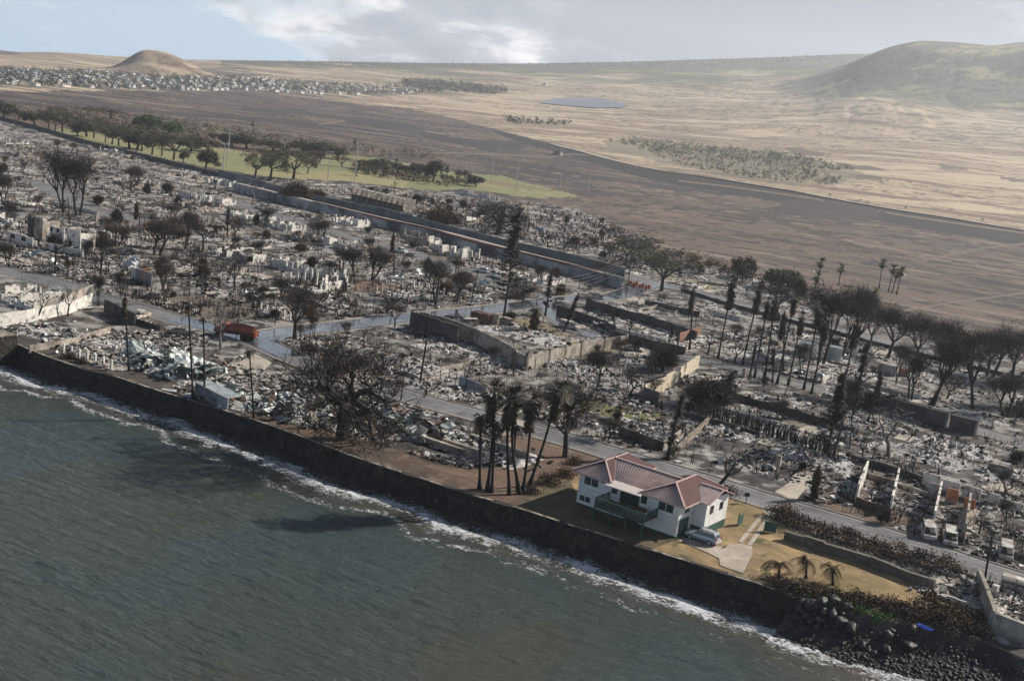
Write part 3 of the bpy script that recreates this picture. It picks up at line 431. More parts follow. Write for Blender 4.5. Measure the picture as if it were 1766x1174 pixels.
def wall(px, h, m, label, name='boundary_wall', th=0.22, top=False, rough=0.12, pil=0, cop=None, z=G, holes=None, cat='wall', group=None):
    pts = [P(a, b, z + (h if top else 0))[:2] for a, b in px]; o = pts[len(pts) // 2]; r = root(name, (*o, z)); mb = MB(); rel = [q - o for q in pts]
    sm = []
    for a, b in zip(rel[:-1], rel[1:]):
        n_ = max(1, int(np.linalg.norm(b - a) / 2.2)); sm += [a + (b - a) * k / n_ for k in range(n_)]
    sm.append(rel[-1])
    for i in range(len(sm) - 1):
        j = (random.random() - .5) * rough * 2; mb.bar((*sm[i], (h + j) / 2 - 0.1), (*sm[i + 1], (h + j) / 2 - 0.1), th + 0.006 * (i % 2), h + j + 0.2)
    mb.build('wall_panel', m, r)
    if cop: 
        mb = MB(); [mb.bar((*a, h + 0.1 + rough), (*b, h + 0.1 + rough), th + 0.1, 0.1) for a, b in zip(rel[:-1], rel[1:])]; mb.build('coping', cop, r)
    if pil:
        for a, b in zip(rel[:-1], rel[1:]):
            n_ = max(1, int(np.linalg.norm(b - a) / pil))
            for k in range(n_ + 1):
                mb = MB(); q = a + (b - a) * k / n_; mb.box((*q, h / 2 + 0.15), (th + .22, th + .22, h + 0.5), rotz); mb.build('pillar', m, r)
    mid = px[len(px) // 2]; return tag(r, label, cat, group, pos=P(*mid))
M_canal = mat('grey_canal_concrete', (0.15, 0.165, 0.175), 0.9, 0.3, 0.3, 0.2, c2=(0.115, 0.125, 0.135)); M_canw = mat('whitewashed_canal_wall', (0.30, 0.31, 0.34), 0.9, 0.3, 0.25, 0.2, c2=(0.07, 0.075, 0.085))
M_red = mat('faded_red_coping', (0.16, 0.075, 0.06), 0.9, 0.4, 0.5, 0.1)
wall([(378, 292), (455, 313), (540, 336), (665, 360), (770, 388), (889, 417), (970, 434), (1079, 462)], 4.8, M_canal, 'high grey concrete wall on the far bank of the canal', 'canal_wall', 0.5, True, 0.02)
r = wall([(405, 315), (470, 332), (560, 352), (663, 377), (745, 394), (813, 415), (881, 430), (970, 452), (1034, 467), (1072, 479)], 3.6, M_canw, 'near canal wall, whitewashed below a faded red band', 'canal_wall', 0.5, True, 0.02)
mb = MB(); qs = [P(a, b, G + 3.6)[:2] - np.array(r.location[:2]) for a, b in [(540, 347), (663, 377), (745, 394), (813, 415), (881, 430), (970, 452), (1034, 467)]]
for a, b in zip(qs[:-1], qs[1:]): mb.bar((*a, 3.35), (*b, 3.35), 0.62, 0.75)
mb.build('red_band', M_red, r)
mb = MB(); far_ = [P(a, b, G + 4.8)[:2] for a, b in [(378, 292), (540, 336), (665, 360), (770, 388), (889, 417), (970, 434), (1079, 462)]]; near_ = [P(a, b, G + 3.6)[:2] for a, b in [(405, 315), (560, 352), (663, 377), (745, 394), (881, 430), (970, 452), (1072, 479)]]
for a, b in zip(smooth_line(near_, 6), smooth_line(near_, 6)[1:]): mb.bar((*(a + ND * 1.6), G + 3.4), (*(b + ND * 1.6), G + 3.4), 2.6, 0.2)
struct(mb.build('canal_bank_path', M_side))
wall([(-60, 190), (60, 222), (160, 252), (300, 286), (380, 306)], 2.2, M_dark, 'low dark wall standing in for a shaded bank line under the umbrella trees', th=0.6)  # added dark wall stands in for the shaded bank and hedge line
wall([(-60, 568), (0, 562), (45, 556), (85, 548), (120, 540), (158, 525)], 2.4, M_white, 'white boundary wall with tree shadows near the left edge', th=0.3)
wall([(64, 536), (100, 528), (140, 512), (160, 506)], 2.0, M_conc, 'scorched tan wall continuing from the white boundary wall')
wall([(180, 538), (205, 549), (232, 562)], 2.6, M_dark, 'dark sooty wall beside the burned white pickup', th=0.3)
wall([(50, 607), (72, 603), (104, 598), (140, 590), (190, 573)], 1.2, M_conc, 'low tan wall running inland from the stone buttress', th=0.3)
wall([(706, 566), (745, 576), (788, 592)], 3.8, M_dark, 'dark high wall panel in the shade beside the wet street', th=0.3)  # shade on this seaward face is put into the dark material
wall([(722, 561), (770, 573), (815, 590), (850, 607), (887, 628)], 3.3, M_conc, 'long grey boundary wall stepping down to its corner', th=0.35, rough=0.05)
wall([(887, 628), (906, 636), (945, 626), (1000, 612), (1040, 603), (1078, 598)], 2.7, M_conc, 'long tan boundary wall with soot patches facing the rubble', th=0.35, rough=0.1, pil=7)
wall([(745, 643), (790, 636), (828, 624), (868, 618)], 0.9, M_conc, 'low tan garden wall behind a line of fence posts')
wall([(791, 664), (812, 671), (838, 681)], 1.7, M_canw, 'short pale blue-grey wall of a collapsed carport', th=0.25)
wall([(1108, 690), (1140, 676), (1165, 660), (1185, 646), (1203, 634)], 3.0, mat('speckled_cream_wall', (0.50, 0.43, 0.33), 0.9, 0.25, 1.0, 0.2, c3=(0.07, 0.06, 0.05), s3=1.6, t3=0.60), 'cream wall speckled with soot and sloping along a driveway', th=0.3, rough=0.15)
wall([(1108, 690), (1135, 700)], 2.6, M_dark, 'dark end panel joined to the speckled cream wall', th=0.3)
wall([(1066, 752), (1100, 762), (1142, 777)], 1.6, M_dark, 'dark foundation wall facing the coast road', th=0.3); wall([(1142, 777), (1160, 766), (1172, 756)], 1.6, M_conc, 'pale sunlit foundation wall meeting a dark one at a corner', th=0.3)  # dark and pale materials carry the shaded and sunlit faces of this corner
wall([(1160, 786), (1185, 762), (1220, 730)], 1.0, mat('stacked_stone', (0.24, 0.19, 0.15), 0.9, 0.5, 1.8, 0.8), 'low stacked stone wall rising from the coast road', th=0.6)
wall([(960, 540), (1000, 553), (1040, 566), (1060, 578)], 2.2, M_dark, 'curved dark wall round the side street corner', th=0.3); wall([(1010, 528), (1060, 545), (1120, 560), (1200, 588)], 2.4, M_dark, 'long dark wall behind the curved corner wall', th=0.3)
wall([(1050, 582), (1100, 594), (1160, 607), (1180, 612)], 1.9, M_dark, 'dark wall following the side street', th=0.3); wall([(1170, 590), (1207, 578)], 2.4, mat('red_brick', (0.22, 0.12, 0.08), 0.9, 0.4, 2, 0.3), 'short red brown brick wall with shrubs', th=0.3)
wall([(1255, 688), (1290, 697), (1340, 711), (1400, 728), (1470, 752)], 1.5, M_dark, 'dark wall with square pillars above the picket hedge', th=0.3, pil=5.5)
wall([(1466, 795), (1530, 812), (1590, 832), (1640, 850)], 1.2, M_dark, 'low dark wall behind the roofless concrete shell')
wall([(1352, 930), (1420, 951), (1500, 975), (1570, 1003), (1610, 1016)], 1.3, mat('mossy_stone', (0.13, 0.115, 0.095), 0.9, 0.5, 1.8, 0.8), 'low stone retaining wall between the lawn and the scorched hedge', th=0.6)
wall([(1683, 1010), (1697, 1045), (1710, 1085), (1780, 1115)], 2.2, M_conc, 'retaining wall round the last lot above the beach', th=0.5)
wall([(1175, 502), (1240, 522), (1320, 545), (1400, 565), (1500, 592), (1620, 622), (1800, 665)], 1.0, M_dark, 'low dark parapet beside the bypass road', th=0.3)
wall([(690, 398), (700, 401)], 1, M_dark, 'x') if False else None
# ---------------------------------------------------------------- trees
def limbs(spec, seed):
    rr = random.Random(seed); A = MB(); B = MB(); spec = dict(spec)
    def rv(): return np.array([rr.gauss(0, 1), rr.gauss(0, 1), rr.gauss(0, 1)])
    def grow(p, d, ln, rad, lv):
        n = 3 if lv < 3 else 2; pts = [p]; dd = d.copy(); kink = spec['kink'] * (1 if lv else 0.25)
        for k in range(n):
            dd = dd + rv() * kink + np.array([0, 0, spec['up'][min(lv, len(spec['up']) - 1)]]); dd /= np.linalg.norm(dd); pts.append(pts[-1] + dd * ln / n)
        r1 = rad * (0.62 if lv else 0.75); (A if lv <= spec['trunk_lv'] else B).tube(pts, np.linspace(rad, r1, len(pts)), 6 if lv < 2 else (4 if lv < 3 else 3), cap=False)
        if lv >= spec['depth']:
            for q in pts[1:]:
                for _ in range(spec['twigs']):
                    t = rv(); t = t / np.linalg.norm(t) + dd * 0.6 + [0, 0, spec.get('tup', 0.3)]; t /= np.linalg.norm(t); L_ = spec['tl'] * rr.uniform(.5, 1.2); sdv = np.cross(t, rv()); sdv /= np.linalg.norm(sdv) + 1e-9; w_ = spec['tw']
                    B.add([q - sdv * w_, q + sdv * w_, q + t * L_], [[0, 1, 2, 2]])
                    if spec.get('leaf'):
                        for _ in range(spec['nl']):
                            c = q + t * L_ * rr.uniform(.2, 1) + rv() * spec['leaf'] * 1.1; u = rv(); u /= np.linalg.norm(u); v = np.cross(u, rv()); v /= np.linalg.norm(v) + 1e-9; s_ = spec['leaf'] * rr.uniform(.4, 1); u = u * [1, 1, spec.get('flat', 1)]
                            B.add([c - u * s_, c + v * s_ * .6, c + u * s_, c - v * s_ * .6], [[0, 1, 2, 3]])
            return
        nb = rr.randint(*spec['nb'][min(lv, len(spec['nb']) - 1)]); a0 = rr.uniform(0, 6.28)
        for k in range(nb):
            az = a0 + k * 6.283 / nb + rr.uniform(-.5, .5); sp = spec['spread'][min(lv, len(spec['spread']) - 1)] * rr.uniform(.7, 1.25); ref = np.cross(dd, [0.3, 0.2, 1.0]); ref /= np.linalg.norm(ref) + 1e-9; r2 = np.cross(dd, ref); nd = dd * math.cos(sp) + (ref * math.cos(az) + r2 * math.sin(az)) * math.sin(sp)
            st = pts[-1] if lv < 1 or rr.random() < .6 else pts[-2]; grow(st, nd / np.linalg.norm(nd), ln * spec['lr'] * rr.uniform(.75, 1.15), r1 * 0.72, lv + 1)
    for _ in range(spec.get('stems', 1)): grow(np.array([rr.gauss(0, .02) * (spec.get('stems', 1) > 1), rr.gauss(0, .02) * (spec.get('stems', 1) > 1), -0.01]), np.array([rr.gauss(0, spec.get('lean', .08)), rr.gauss(0, spec.get('lean', .08)), 1.0]), spec['t0'], spec['r0'], 0)
    for mb in (A, B):        # normalise to unit height
        pass
    allv = np.vstack(A.v + B.v); zt = np.quantile(allv[:, 2], 0.995); rad = np.quantile(np.hypot(allv[:, 0], allv[:, 1]), 0.97)
    for mb in (A, B): mb.v = [v * [0.5 / rad, 0.5 / rad, 1 / zt] for v in mb.v]
    return A, B
SPEC = {
 'vase': dict(kink=.13, up=[.1, .16, .12, .05], trunk_lv=1, depth=4, nb=[(5, 6), (3, 3), (3, 3), (2, 3)], spread=[.75, .5, .5, .6], lr=.76, t0=.17, r0=.020, twigs=6, tl=.13, tw=.0014, tup=.5),
 'dense': dict(kink=.12, up=[.1, .2, .2, .1], trunk_lv=1, depth=4, nb=[(4, 5), (3, 4), (3, 3), (2, 3)], spread=[.45, .5, .6, .7], lr=.72, t0=.26, r0=.017, twigs=4, tl=.13, tw=.0018, leaf=.007, nl=1, tup=.2, stems=2, lean=.2),
 'spread': dict(kink=.34, up=[.0, .02, .03, .08], trunk_lv=2, depth=5, nb=[(7, 8), (3, 3), (2, 3), (2, 3), (2, 2)], spread=[1.15, .6, .65, .7], lr=.80, t0=.2, r0=.04, twigs=6, tl=.12, tw=.0019, tup=.4),
 'bare': dict(kink=.25, up=[.1, .15, .1], trunk_lv=1, depth=3, nb=[(3, 4), (2, 3), (2, 3)], spread=[.6, .6, .7], lr=.72, t0=.34, r0=.024, twigs=3, tl=.12, tw=.005, tup=.4, lean=.2),
 'umbrella': dict(kink=.13, up=[.05, .1, .02, .0], trunk_lv=1, depth=4, nb=[(5, 6), (3, 3), (3, 3), (2, 3)], spread=[.95, .5, .6, .7], lr=.76, t0=.28, r0=.026, twigs=3, tl=.06, tw=.003, leaf=.02, nl=4, tup=.5, flat=.35),
 'leafy': dict(kink=.15, up=[.05, .15, .1, .0], trunk_lv=1, depth=3, nb=[(5, 6), (4, 4), (3, 4)], spread=[.8, .7, .8, .9], lr=.78, t0=.24, r0=.035, twigs=6, tl=.10, tw=.003, leaf=.035, nl=5, tup=.2),
 'bush': dict(kink=.2, up=[.1, .1, .0], trunk_lv=0, depth=3, nb=[(5, 6), (4, 4), (3, 3)], spread=[.9, .8, .9], lr=.8, t0=.12, r0=.025, twigs=6, tl=.2, tw=.005, leaf=.016, nl=1, tup=.3, stems=2, lean=.3, ),
}
PROTO = {}
def proto(kind, k, mc, mt):
    key = (kind, k, mc.name, mt.name)
    if key not in PROTO:
        A, B = limbs(SPEC[kind], 100 + k * 17 + len(kind)); 
        a = A.build('trunk', mt); b = B.build('crown', mc); PROTO[key] = (a.data, b.data); bpy.data.objects.remove(a); bpy.data.objects.remove(b)
    return PROTO[key]
KT = {'vase': ('vase', M_twig, M_bark, 'burned_tree'), 'brown': ('vase', M_twigb, M_bark, 'burned_tree'), 'dense': ('dense', M_twig, M_char, 'burned_tree'), 'denseb': ('dense', M_twigb, M_bark, 'burned_tree'), 'spread': ('spread', M_twig, M_char, 'banyan_tree'), 'bare': ('bare', M_char, M_char, 'dead_tree'), 'grey': ('bare', M_pale, M_pale, 'dead_tree'), 'umbrella': ('umbrella', M_leaf, M_bark, 'umbrella_tree'), 'umbrellab': ('umbrella', M_dry, M_bark, 'umbrella_tree'), 'leafy': ('leafy', M_leaf, M_bark, 'leafy_tree'), 'green': ('leafy', M_green, M_bark, 'leafy_tree'), 'bush': ('bush', M_twig, M_char, 'burned_bush'), 'bushb': ('bush', M_dry, M_bark, 'scorched_bush'), 'black': ('spread', M_twig, M_char, 'burned_tree')}
ADJ = {'vase': 'burned vase-shaped tree', 'brown': 'brown scorched vase-shaped tree', 'dense': 'black dense burned tree', 'denseb': 'brown dense scorched tree', 'bare': 'bare black dead tree', 'grey': 'bare grey dead tree', 'umbrella': 'olive green umbrella tree', 'umbrellab': 'browned umbrella tree', 'leafy': 'dull green leafy tree', 'green': 'bright green leafy tree', 'bush': 'burned black bush', 'bushb': 'scorched brown bush', 'black': 'burned black spreading tree', 'spread': 'huge black tree'}
tcount = 0
def tree(kind, bx, by, ty, wpx, label=None, lean=(0, 0), group=None, base=None):
    global tcount
    sp, mc, mt, nm = KT[kind]; wpx = wpx * (1.25 if kind[:3] in ('umb', 'lea', 'gre') else 1.12); ty = ty - (by - ty) * (.12 if kind[:3] in ('umb', 'lea', 'gre') else 0); p = P(bx, by) if by > 330 or base is None else base; s = mpp(p); h = max((by - ty) * s * 1.03, 0.8); wd = wpx * s
    tcount += 1; a, b = proto(sp, tcount % 3, mc, mt); r = root(nm, p, tcount * 2.399); r.scale = (wd, wd, h)
    if lean != (0, 0): r.rotation_euler = (lean[0], lean[1], 0)
    for n_, d_ in (('trunk', a), ('crown', b)):
        o = bpy.data.objects.new(n_, d_); col.objects.link(o); o.parent = r
    sz = 'tall ' if h > 13 else 'small ' if h < 5.5 else ''
    if label: return tag(r, label, 'tree' if 'bush' not in kind else 'bush', group, pos=p)
    return tag(r, sz + ADJ[kind] + ' ' + where(bx, by), 'tree' if 'bush' not in kind else 'bush', group or ('burned trees standing in the ruined town' if 'bush' not in kind else 'scorched bushes'), pos=p, auto=True)
tree('spread', 590, 757, 578, 262, 'huge black many-limbed tree leaning over the seawall')
tree('vase', 975, 788, 652, 128, 'broad burned tree between the seawall palms and the house')
for a in [('vase', 508, 584, 488, 92), ('bare', 1228, 848, 752, 125), ('grey', 381, 603, 528, 50), ('bare', 441, 552, 500, 40), ('bare', 62, 552, 492, 52), ('bare', 117, 545, 492, 34), ('bare', 94, 462, 398, 66), ('vase', 173, 475, 398, 58), ('dense', 170, 528, 470, 28), ('denseb', 285, 528, 440, 62), ('denseb', 270, 440, 372, 90), ('denseb', 205, 425, 385, 50), ('dense', 112, 366, 258, 92), ('dense', 136, 372, 262, 70), ('denseb', 228, 330, 284, 42), ('dense', 8, 355, 300, 50), ('dense', 3, 316, 285, 40), ('bare', 210, 382, 350, 34), ('dense', 318, 430, 362, 60), ('denseb', 345, 405, 380, 50), ('dense', 296, 380, 352, 40), ('bare', 350, 432, 385, 50), ('bare', 395, 430, 400, 40), ('bare', 405, 495, 450, 40), ('bare', 355, 500, 462, 40),
 ('dense', 640, 484, 420, 66), ('dense', 610, 478, 425, 48), ('dense', 752, 526, 450, 92), ('denseb', 783, 520, 462, 60), ('dense', 590, 470, 425, 40), ('bush', 905, 512, 488, 44), ('umbrella', 1140, 502, 436, 104), ('umbrella', 1078, 458, 404, 84), ('umbrella', 1110, 440, 412, 60), ('umbrellab', 1048, 478, 452, 44), ('umbrellab', 1205, 470, 440, 70), ('black', 858, 404, 344, 100), ('bushb', 765, 394, 356, 70), ('bushb', 508, 352, 312, 58), ('bushb', 545, 345, 325, 34), ('bushb', 680, 378, 362, 30), ('bare', 945, 427, 398, 28), ('bare', 1003, 408, 388, 20), ('bare', 560, 520, 478, 36), ('dense', 540, 582, 540, 22), ('bare', 708, 566, 520, 30),
 ('vase', 1030, 668, 600, 66), ('bare', 1086, 684, 640, 40), ('dense', 1125, 632, 590, 34), ('bush', 1140, 640, 596, 60), ('bush', 1215, 702, 650, 96), ('bush', 1245, 696, 662, 50), ('bare', 1196, 712, 660, 48), ('bare', 1220, 612, 565, 36), ('vase', 1310, 600, 560, 30), ('dense', 1063, 752, 700, 20), ('bare', 1099, 765, 720, 26), ('bare', 1000, 596, 560, 20), ('bare', 882, 620, 575, 26),
 ('dense', 1412, 628, 488, 84), ('dense', 1446, 622, 492, 80), ('vase', 1472, 612, 486, 70), ('dense', 1380, 640, 590, 30), ('brown', 1500, 600, 530, 50), ('vase', 1531, 617, 522, 84), ('vase', 1577, 628, 534, 76), ('dense', 1545, 662, 590, 42), ('dense', 1604, 700, 560, 100), ('dense', 1570, 690, 600, 60), ('dense', 1680, 706, 572, 126), ('dense', 1706, 650, 556, 90), ('dense', 1755, 660, 566, 96), ('dense', 1640, 640, 552, 70), ('dense', 1735, 720, 640, 80), ('dense', 1800, 700, 560, 90), ('denseb', 1620, 600, 552, 60), ('brown', 1495, 545, 505, 40),
 ('grey', 1532, 790, 710, 74), ('dense', 1440, 774, 640, 50), ('bare', 1500, 800, 760, 40), ('bare', 1575, 822, 782, 34), ('bare', 1618, 818, 790, 50), ('vase', 1728, 858, 808, 62), ('bare', 1487, 792, 745, 30), ('bare', 1345, 790, 765, 26), ('bare', 1550, 900, 840, 30), ('bare', 1590, 900, 838, 30), ('bare', 1575, 925, 875, 40), ('leafy', 1268, 492, 452, 30), ('green', 1345, 500, 468, 54), ('leafy', 1290, 482, 450, 28), ('leafy', 1360, 508, 476, 40), ('bushb', 1375, 515, 478, 26), ('brown', 1340, 540, 490, 50), ('bush', 880, 552, 536, 26)]: tree(*a)
# umbrella trees at the field and scrub behind it
for a in [('umbrella', 95, 226, 198, 40), ('leafy', 150, 236, 216, 40), ('umbrella', 193, 249, 220, 44), ('leafy', 236, 258, 238, 44), ('leafy', 330, 262, 240, 50), ('leafy', 360, 262, 244, 40), ('brown', 590, 288, 268, 40), ('brown', 620, 292, 274, 40), ('leafy', 650, 292, 276, 36), ('brown', 700, 302, 286, 40), ('leafy', 685, 298, 284, 30), ('brown', 765, 316, 300, 26), ('leafy', 820, 322, 306, 26), ('umbrella', 84, 223, 192, 42), ('umbrella', 108, 228, 192, 52), ('umbrella', 134, 235, 208, 40), ('umbrella', 162, 239, 204, 46), ('umbrella', 182, 246, 212, 34), ('umbrella', 205, 252, 222, 52), ('umbrella', 223, 256, 216, 66), ('umbrella', 244, 261, 224, 50), ('umbrella', 262, 267, 228, 54), ('umbrella', 279, 269, 232, 40), ('umbrella', 299, 275, 230, 62), ('umbrella', 438, 310, 260, 68), ('umbrella', 466, 311, 264, 62), ('umbrella', 505, 311, 258, 80), ('umbrella', 530, 300, 272, 40), ('leafy', 354, 294, 262, 34), ('leafy', 316, 280, 264, 14), ('green', 262, 232, 204, 34), ('green', 240, 228, 205, 34), ('green', 290, 234, 214, 40), ('leafy', 60, 215, 196, 36), ('leafy', 5, 205, 180, 40), ('denseb', 30, 208, 190, 30), ('leafy', 400, 252, 234, 40), ('leafy', 425, 258, 236, 44), ('leafy', 470, 262, 246, 50), ('leafy', 520, 264, 246, 50), ('leafy', 560, 270, 250, 40), ('leafy', 583, 276, 256, 44), ('denseb', 545, 290, 258, 30), ('brown', 636, 300, 282, 34), ('brown', 615, 304, 288, 30), ('brown', 662, 304, 282, 30), ('brown', 736, 313, 286, 28), ('leafy', 747, 314, 282, 26), ('leafy', 722, 306, 286, 26), ('brown', 788, 317, 292, 20), ('brown', 801, 322, 292, 22), ('bare', 680, 335, 312, 14), ('bare', 945, 300, 286, 9), ('denseb', 340, 250, 236, 34), ('denseb', 370, 244, 230, 30), ('brown', 100, 200, 184, 36), ('brown', 190, 205, 188, 50), ('brown', 150, 196, 184, 40)]: tree(*a, group='trees round the floodlit sports field')
# ---------------------------------------------------------------- palms
def fan_mesh(kind, seed):
    rr = random.Random(seed); mb = MB(); n = {'green': 30, 'scorched': 42, 'burnt': 16, 'skirt': 60, 'coco': 13}[kind]
    for k in range(n):
        az = rr.uniform(0, 6.283); el = {'green': rr.uniform(-.5, 1.3), 'scorched': rr.uniform(-1.2, 1.2), 'burnt': rr.uniform(-.8, .9), 'skirt': rr.uniform(-1.5, -1.0), 'coco': rr.uniform(.1, .9)}[kind]; ln = rr.uniform(.7, 1.1); d = np.array([math.cos(az) * math.cos(el), math.sin(az) * math.cos(el), math.sin(el)])
        side = np.array([-math.sin(az), math.cos(az), 0]); z0 = 0 if kind != 'skirt' else -rr.uniform(0, 1.9); base = np.array([0, 0, z0]) + d * 0.05
        if kind in ('burnt', 'coco'):
            pts = [base]; dd = d.copy()
            for _ in range(5): dd = dd + [0, 0, -.34]; dd /= np.linalg.norm(dd); pts.append(pts[-1] + dd * ln * (1.7 if kind == 'coco' else 1.2) / 5)
            mb.tube(pts, np.linspace(.035, .01, 6), 3, cap=False)
            for q in range(1, 6):
                for s_ in (-1, 1):
                    for e_ in (0, .5): 
                        a = pts[q] * (1 - e_) + pts[q - 1] * e_; t = side * s_ * .5 + dd * .25 + np.array([0, 0, -.38 * rr.uniform(.6, 1.3)]); mb.add([a, a + dd * .07, a + t * (.95 if kind == 'coco' else .6)], [[0, 1, 2, 2]])
        else:
            c = base + d * ln * .45
            for j in range(7):
                a_ = (j - 3) * .33; t = d * math.cos(a_) + side * math.sin(a_); t = t + np.array([0, 0, -.35 * rr.uniform(.3, 1.2)]); mb.add([c - side * .03, c + side * .03, c + t * ln * .6 + side * .045, c + t * ln * .6 - side * .02], [[0, 1, 2, 3]])
            mb.add([base - side * .02, base + side * .02, c + side * .02, c - side * .02], [[0, 1, 2, 3]])
    return mb
FAN = {}
def fan(kind, k, m):
    if (kind, k, m.name) not in FAN: o = fan_mesh(kind, k + 31).build('fronds', m); FAN[(kind, k, m.name)] = o.data; bpy.data.objects.remove(o)
    return FAN[(kind, k, m.name)]
pc = 0
def palm(bx, by, tx, ty, kind, label=None, group='palms', rad=0.2, fr=2.0, bend=0.0, mt=None, base=None, stub=False):
    global pc
    pc += 1; p = P(bx, by) if base is None else base; s = mpp(p); d = ray(tx, ty); nrm = fwd * [1, 1, 0]; t = (p @ nrm) / (d @ nrm); top = np.array([0, 0, CZ]) + d * t - p
    r = root('palm_tree' if kind != 'pole' else 'burned_palm_trunk', p); n_ = 9; f = np.linspace(0, 1, n_); q = np.outer(f, top); q[:, 0] += np.sin(f * math.pi) * bend * s; q[0, 2] = -.1
    rr_ = rad * np.interp(f, [0, .06, .15, 1], [2.0, 1.35, 1.0, .72]); mb = MB(); mb.tube(q, rr_, 8); mb.build('trunk', mt or M_char, r, True)
    def put(fk, m, sc_, z=0, nm='fronds'):
        o = bpy.data.objects.new(nm, fan(fk, pc % 3, m)); col.objects.link(o); o.parent = r; o.location = (*q[-1][:2], q[-1][2] + z); o.scale = (sc_, sc_, sc_); o.rotation_euler = (0, 0, pc * 1.7)
    if kind == 'scorched': put('scorched', M_frond, fr); put('skirt', M_frondd, fr * .7, nm='dead_skirt')
    elif kind == 'green': put('green', M_frondg, fr); put('scorched', M_frondd, fr * .6, -.5, 'dead_skirt')
    elif kind == 'skirt': put('scorched', M_frondd, fr * .8); put('skirt', M_frondd, fr, nm='dead_skirt')
    elif kind == 'burnt': put('burnt', M_frondd, fr)
    elif kind == 'coco': put('coco', M_dry, fr)
    elif kind == 'column': put('skirt', M_frondd, fr * .8); put('skirt', M_frondd, fr * .8, -fr * 1.5, 'dead_skirt')
    elif kind == 'pole' and stub: put('burnt', M_char, fr * .5)
    if label: return tag(r, label, 'palm tree', group, pos=p)
    w_ = {'scorched': 'tall palm with half scorched fronds', 'green': 'tall palm with green fronds', 'skirt': 'burned palm with a hanging brown skirt', 'burnt': 'burned palm with few frond stalks', 'column': 'palm wrapped in dead black fronds', 'pole': 'black branchless palm trunk'}[kind]
    return tag(r, w_ + ' ' + where(bx, by), 'palm tree', group, pos=p, auto=True)
gp = 'tall palms on the seawall'
palm(827, 843, 829, 718, 'burnt', 'leftmost seawall palm, shorter, with bare burned fronds', gp, fr=2.0); palm(840, 846, 852, 676, 'scorched', 'second tall seawall palm from the left', gp, fr=2.3, bend=3); palm(848, 849, 854, 730, 'burnt', 'short burned palm close behind the second seawall palm', gp, fr=1.8); palm(879, 853, 877, 690, 'scorched', 'curved palm in the middle of the seawall palms', gp, fr=2.2, bend=-3)
palm(897, 852, 888, 682, 'scorched', 'strongly bowed palm sharing its foot with a straight one', gp, fr=2.1, bend=-9); palm(901, 851, 918, 690, 'scorched', 'straight palm leaning right among the seawall palms', gp, fr=2.4, bend=2); palm(912, 838, 963, 672, 'scorched', 'most slanted seawall palm, leaning far right', gp, fr=2.3, bend=3); palm(893, 846, 890, 735, 'burnt', 'thin burned palm behind the bowed seawall palm', gp, rad=.15, fr=1.4, bend=-4)
gp = 'bare burned palm trunks by the seawall'
palm(223, 640, 216, 508, 'column', 'curved burned palm right of the buttress with a shaggy top', gp, rad=.17, bend=-1, fr=1.1); palm(333, 690, 325, 525, 'pole', 'tallest bare burned palm trunk by the crumpled roofs', gp, rad=.17, stub=True); palm(353, 691, 351, 549, 'pole', 'bare burned trunk just right of the tallest one', gp, rad=.16, stub=True, fr=1.5); palm(438, 720, 430, 605, 'burnt', 'thin bare palm trunk beside the grey collapsed shed', gp, rad=.15, fr=1.0); palm(409, 572, 412, 520, 'pole', None, gp, rad=.1)
for a in [(1280, 630, 1310, 500, 'skirt', 2.0), (1293, 650, 1304, 590, 'column', 1.0), (1301, 651, 1325, 520, 'scorched', 1.8), (1318, 659, 1337, 518, 'skirt', 1.6), (1332, 660, 1336, 600, 'column', 1.0), (1340, 662, 1371, 514, 'scorched', 2.0), (1359, 664, 1384, 545, 'skirt', 1.6), (1386, 672, 1414, 530, 'scorched', 2.0), (1399, 679, 1426, 560, 'skirt', 1.4), (1238, 618, 1264, 488, 'skirt', 2.2), (1189, 604, 1197, 494, 'column', 1.7), (1350, 640, 1354, 536, 'column', 1.8), (1060, 563, 1058, 545, 'burnt', .8), (925, 572, 925, 532, 'skirt', 2.4), (1408, 862, 1414, 800, 'column', 1.7), (1450, 690, 1478, 560, 'skirt', 1.8), (680, 468, 679, 400, 'column', 1.6), (1496, 730, 1520, 640, 'column', 1.5), (243, 400, 236, 345, 'column', 1.6), (392, 405, 395, 355, 'column', 1.6), (120, 385, 117, 340, 'pole', 1), (640, 450, 645, 405, 'pole', 1)]: palm(*a[:5], fr=a[5], rad=.2)
for a in [(1406, 497, 1417, 453), (1446, 492, 1451, 463), (1516, 497, 1522, 455), (1532, 503, 1541, 464), (1538, 505, 1548, 472), (1546, 508, 1555, 468), (1400, 520, 1409, 478), (1500, 540, 1508, 505)]: palm(*a, 'green', fr=2.6, rad=.22, mt=M_bark, group='green palms at the edge of the burned field')
for a in [(771, 322, 771, 292), (684, 302, 684, 280), (612, 262, 612, 244), (1255 - 820, 232, 436, 214)]: palm(*a, 'green', fr=3.0, rad=.25, mt=M_bark, group='palms by the sports field')
for n_, a in enumerate([(1343, 996, 1345, 972), (1390, 996, 1391, 966), (1436, 1008, 1436, 980)]): palm(*a, 'coco', ['leftmost', 'middle', 'rightmost'][n_] + ' of the three browned young coconut palms on the lawn', 'young coconut palms on the lawn', fr=1.4, rad=.16, mt=M_bark)
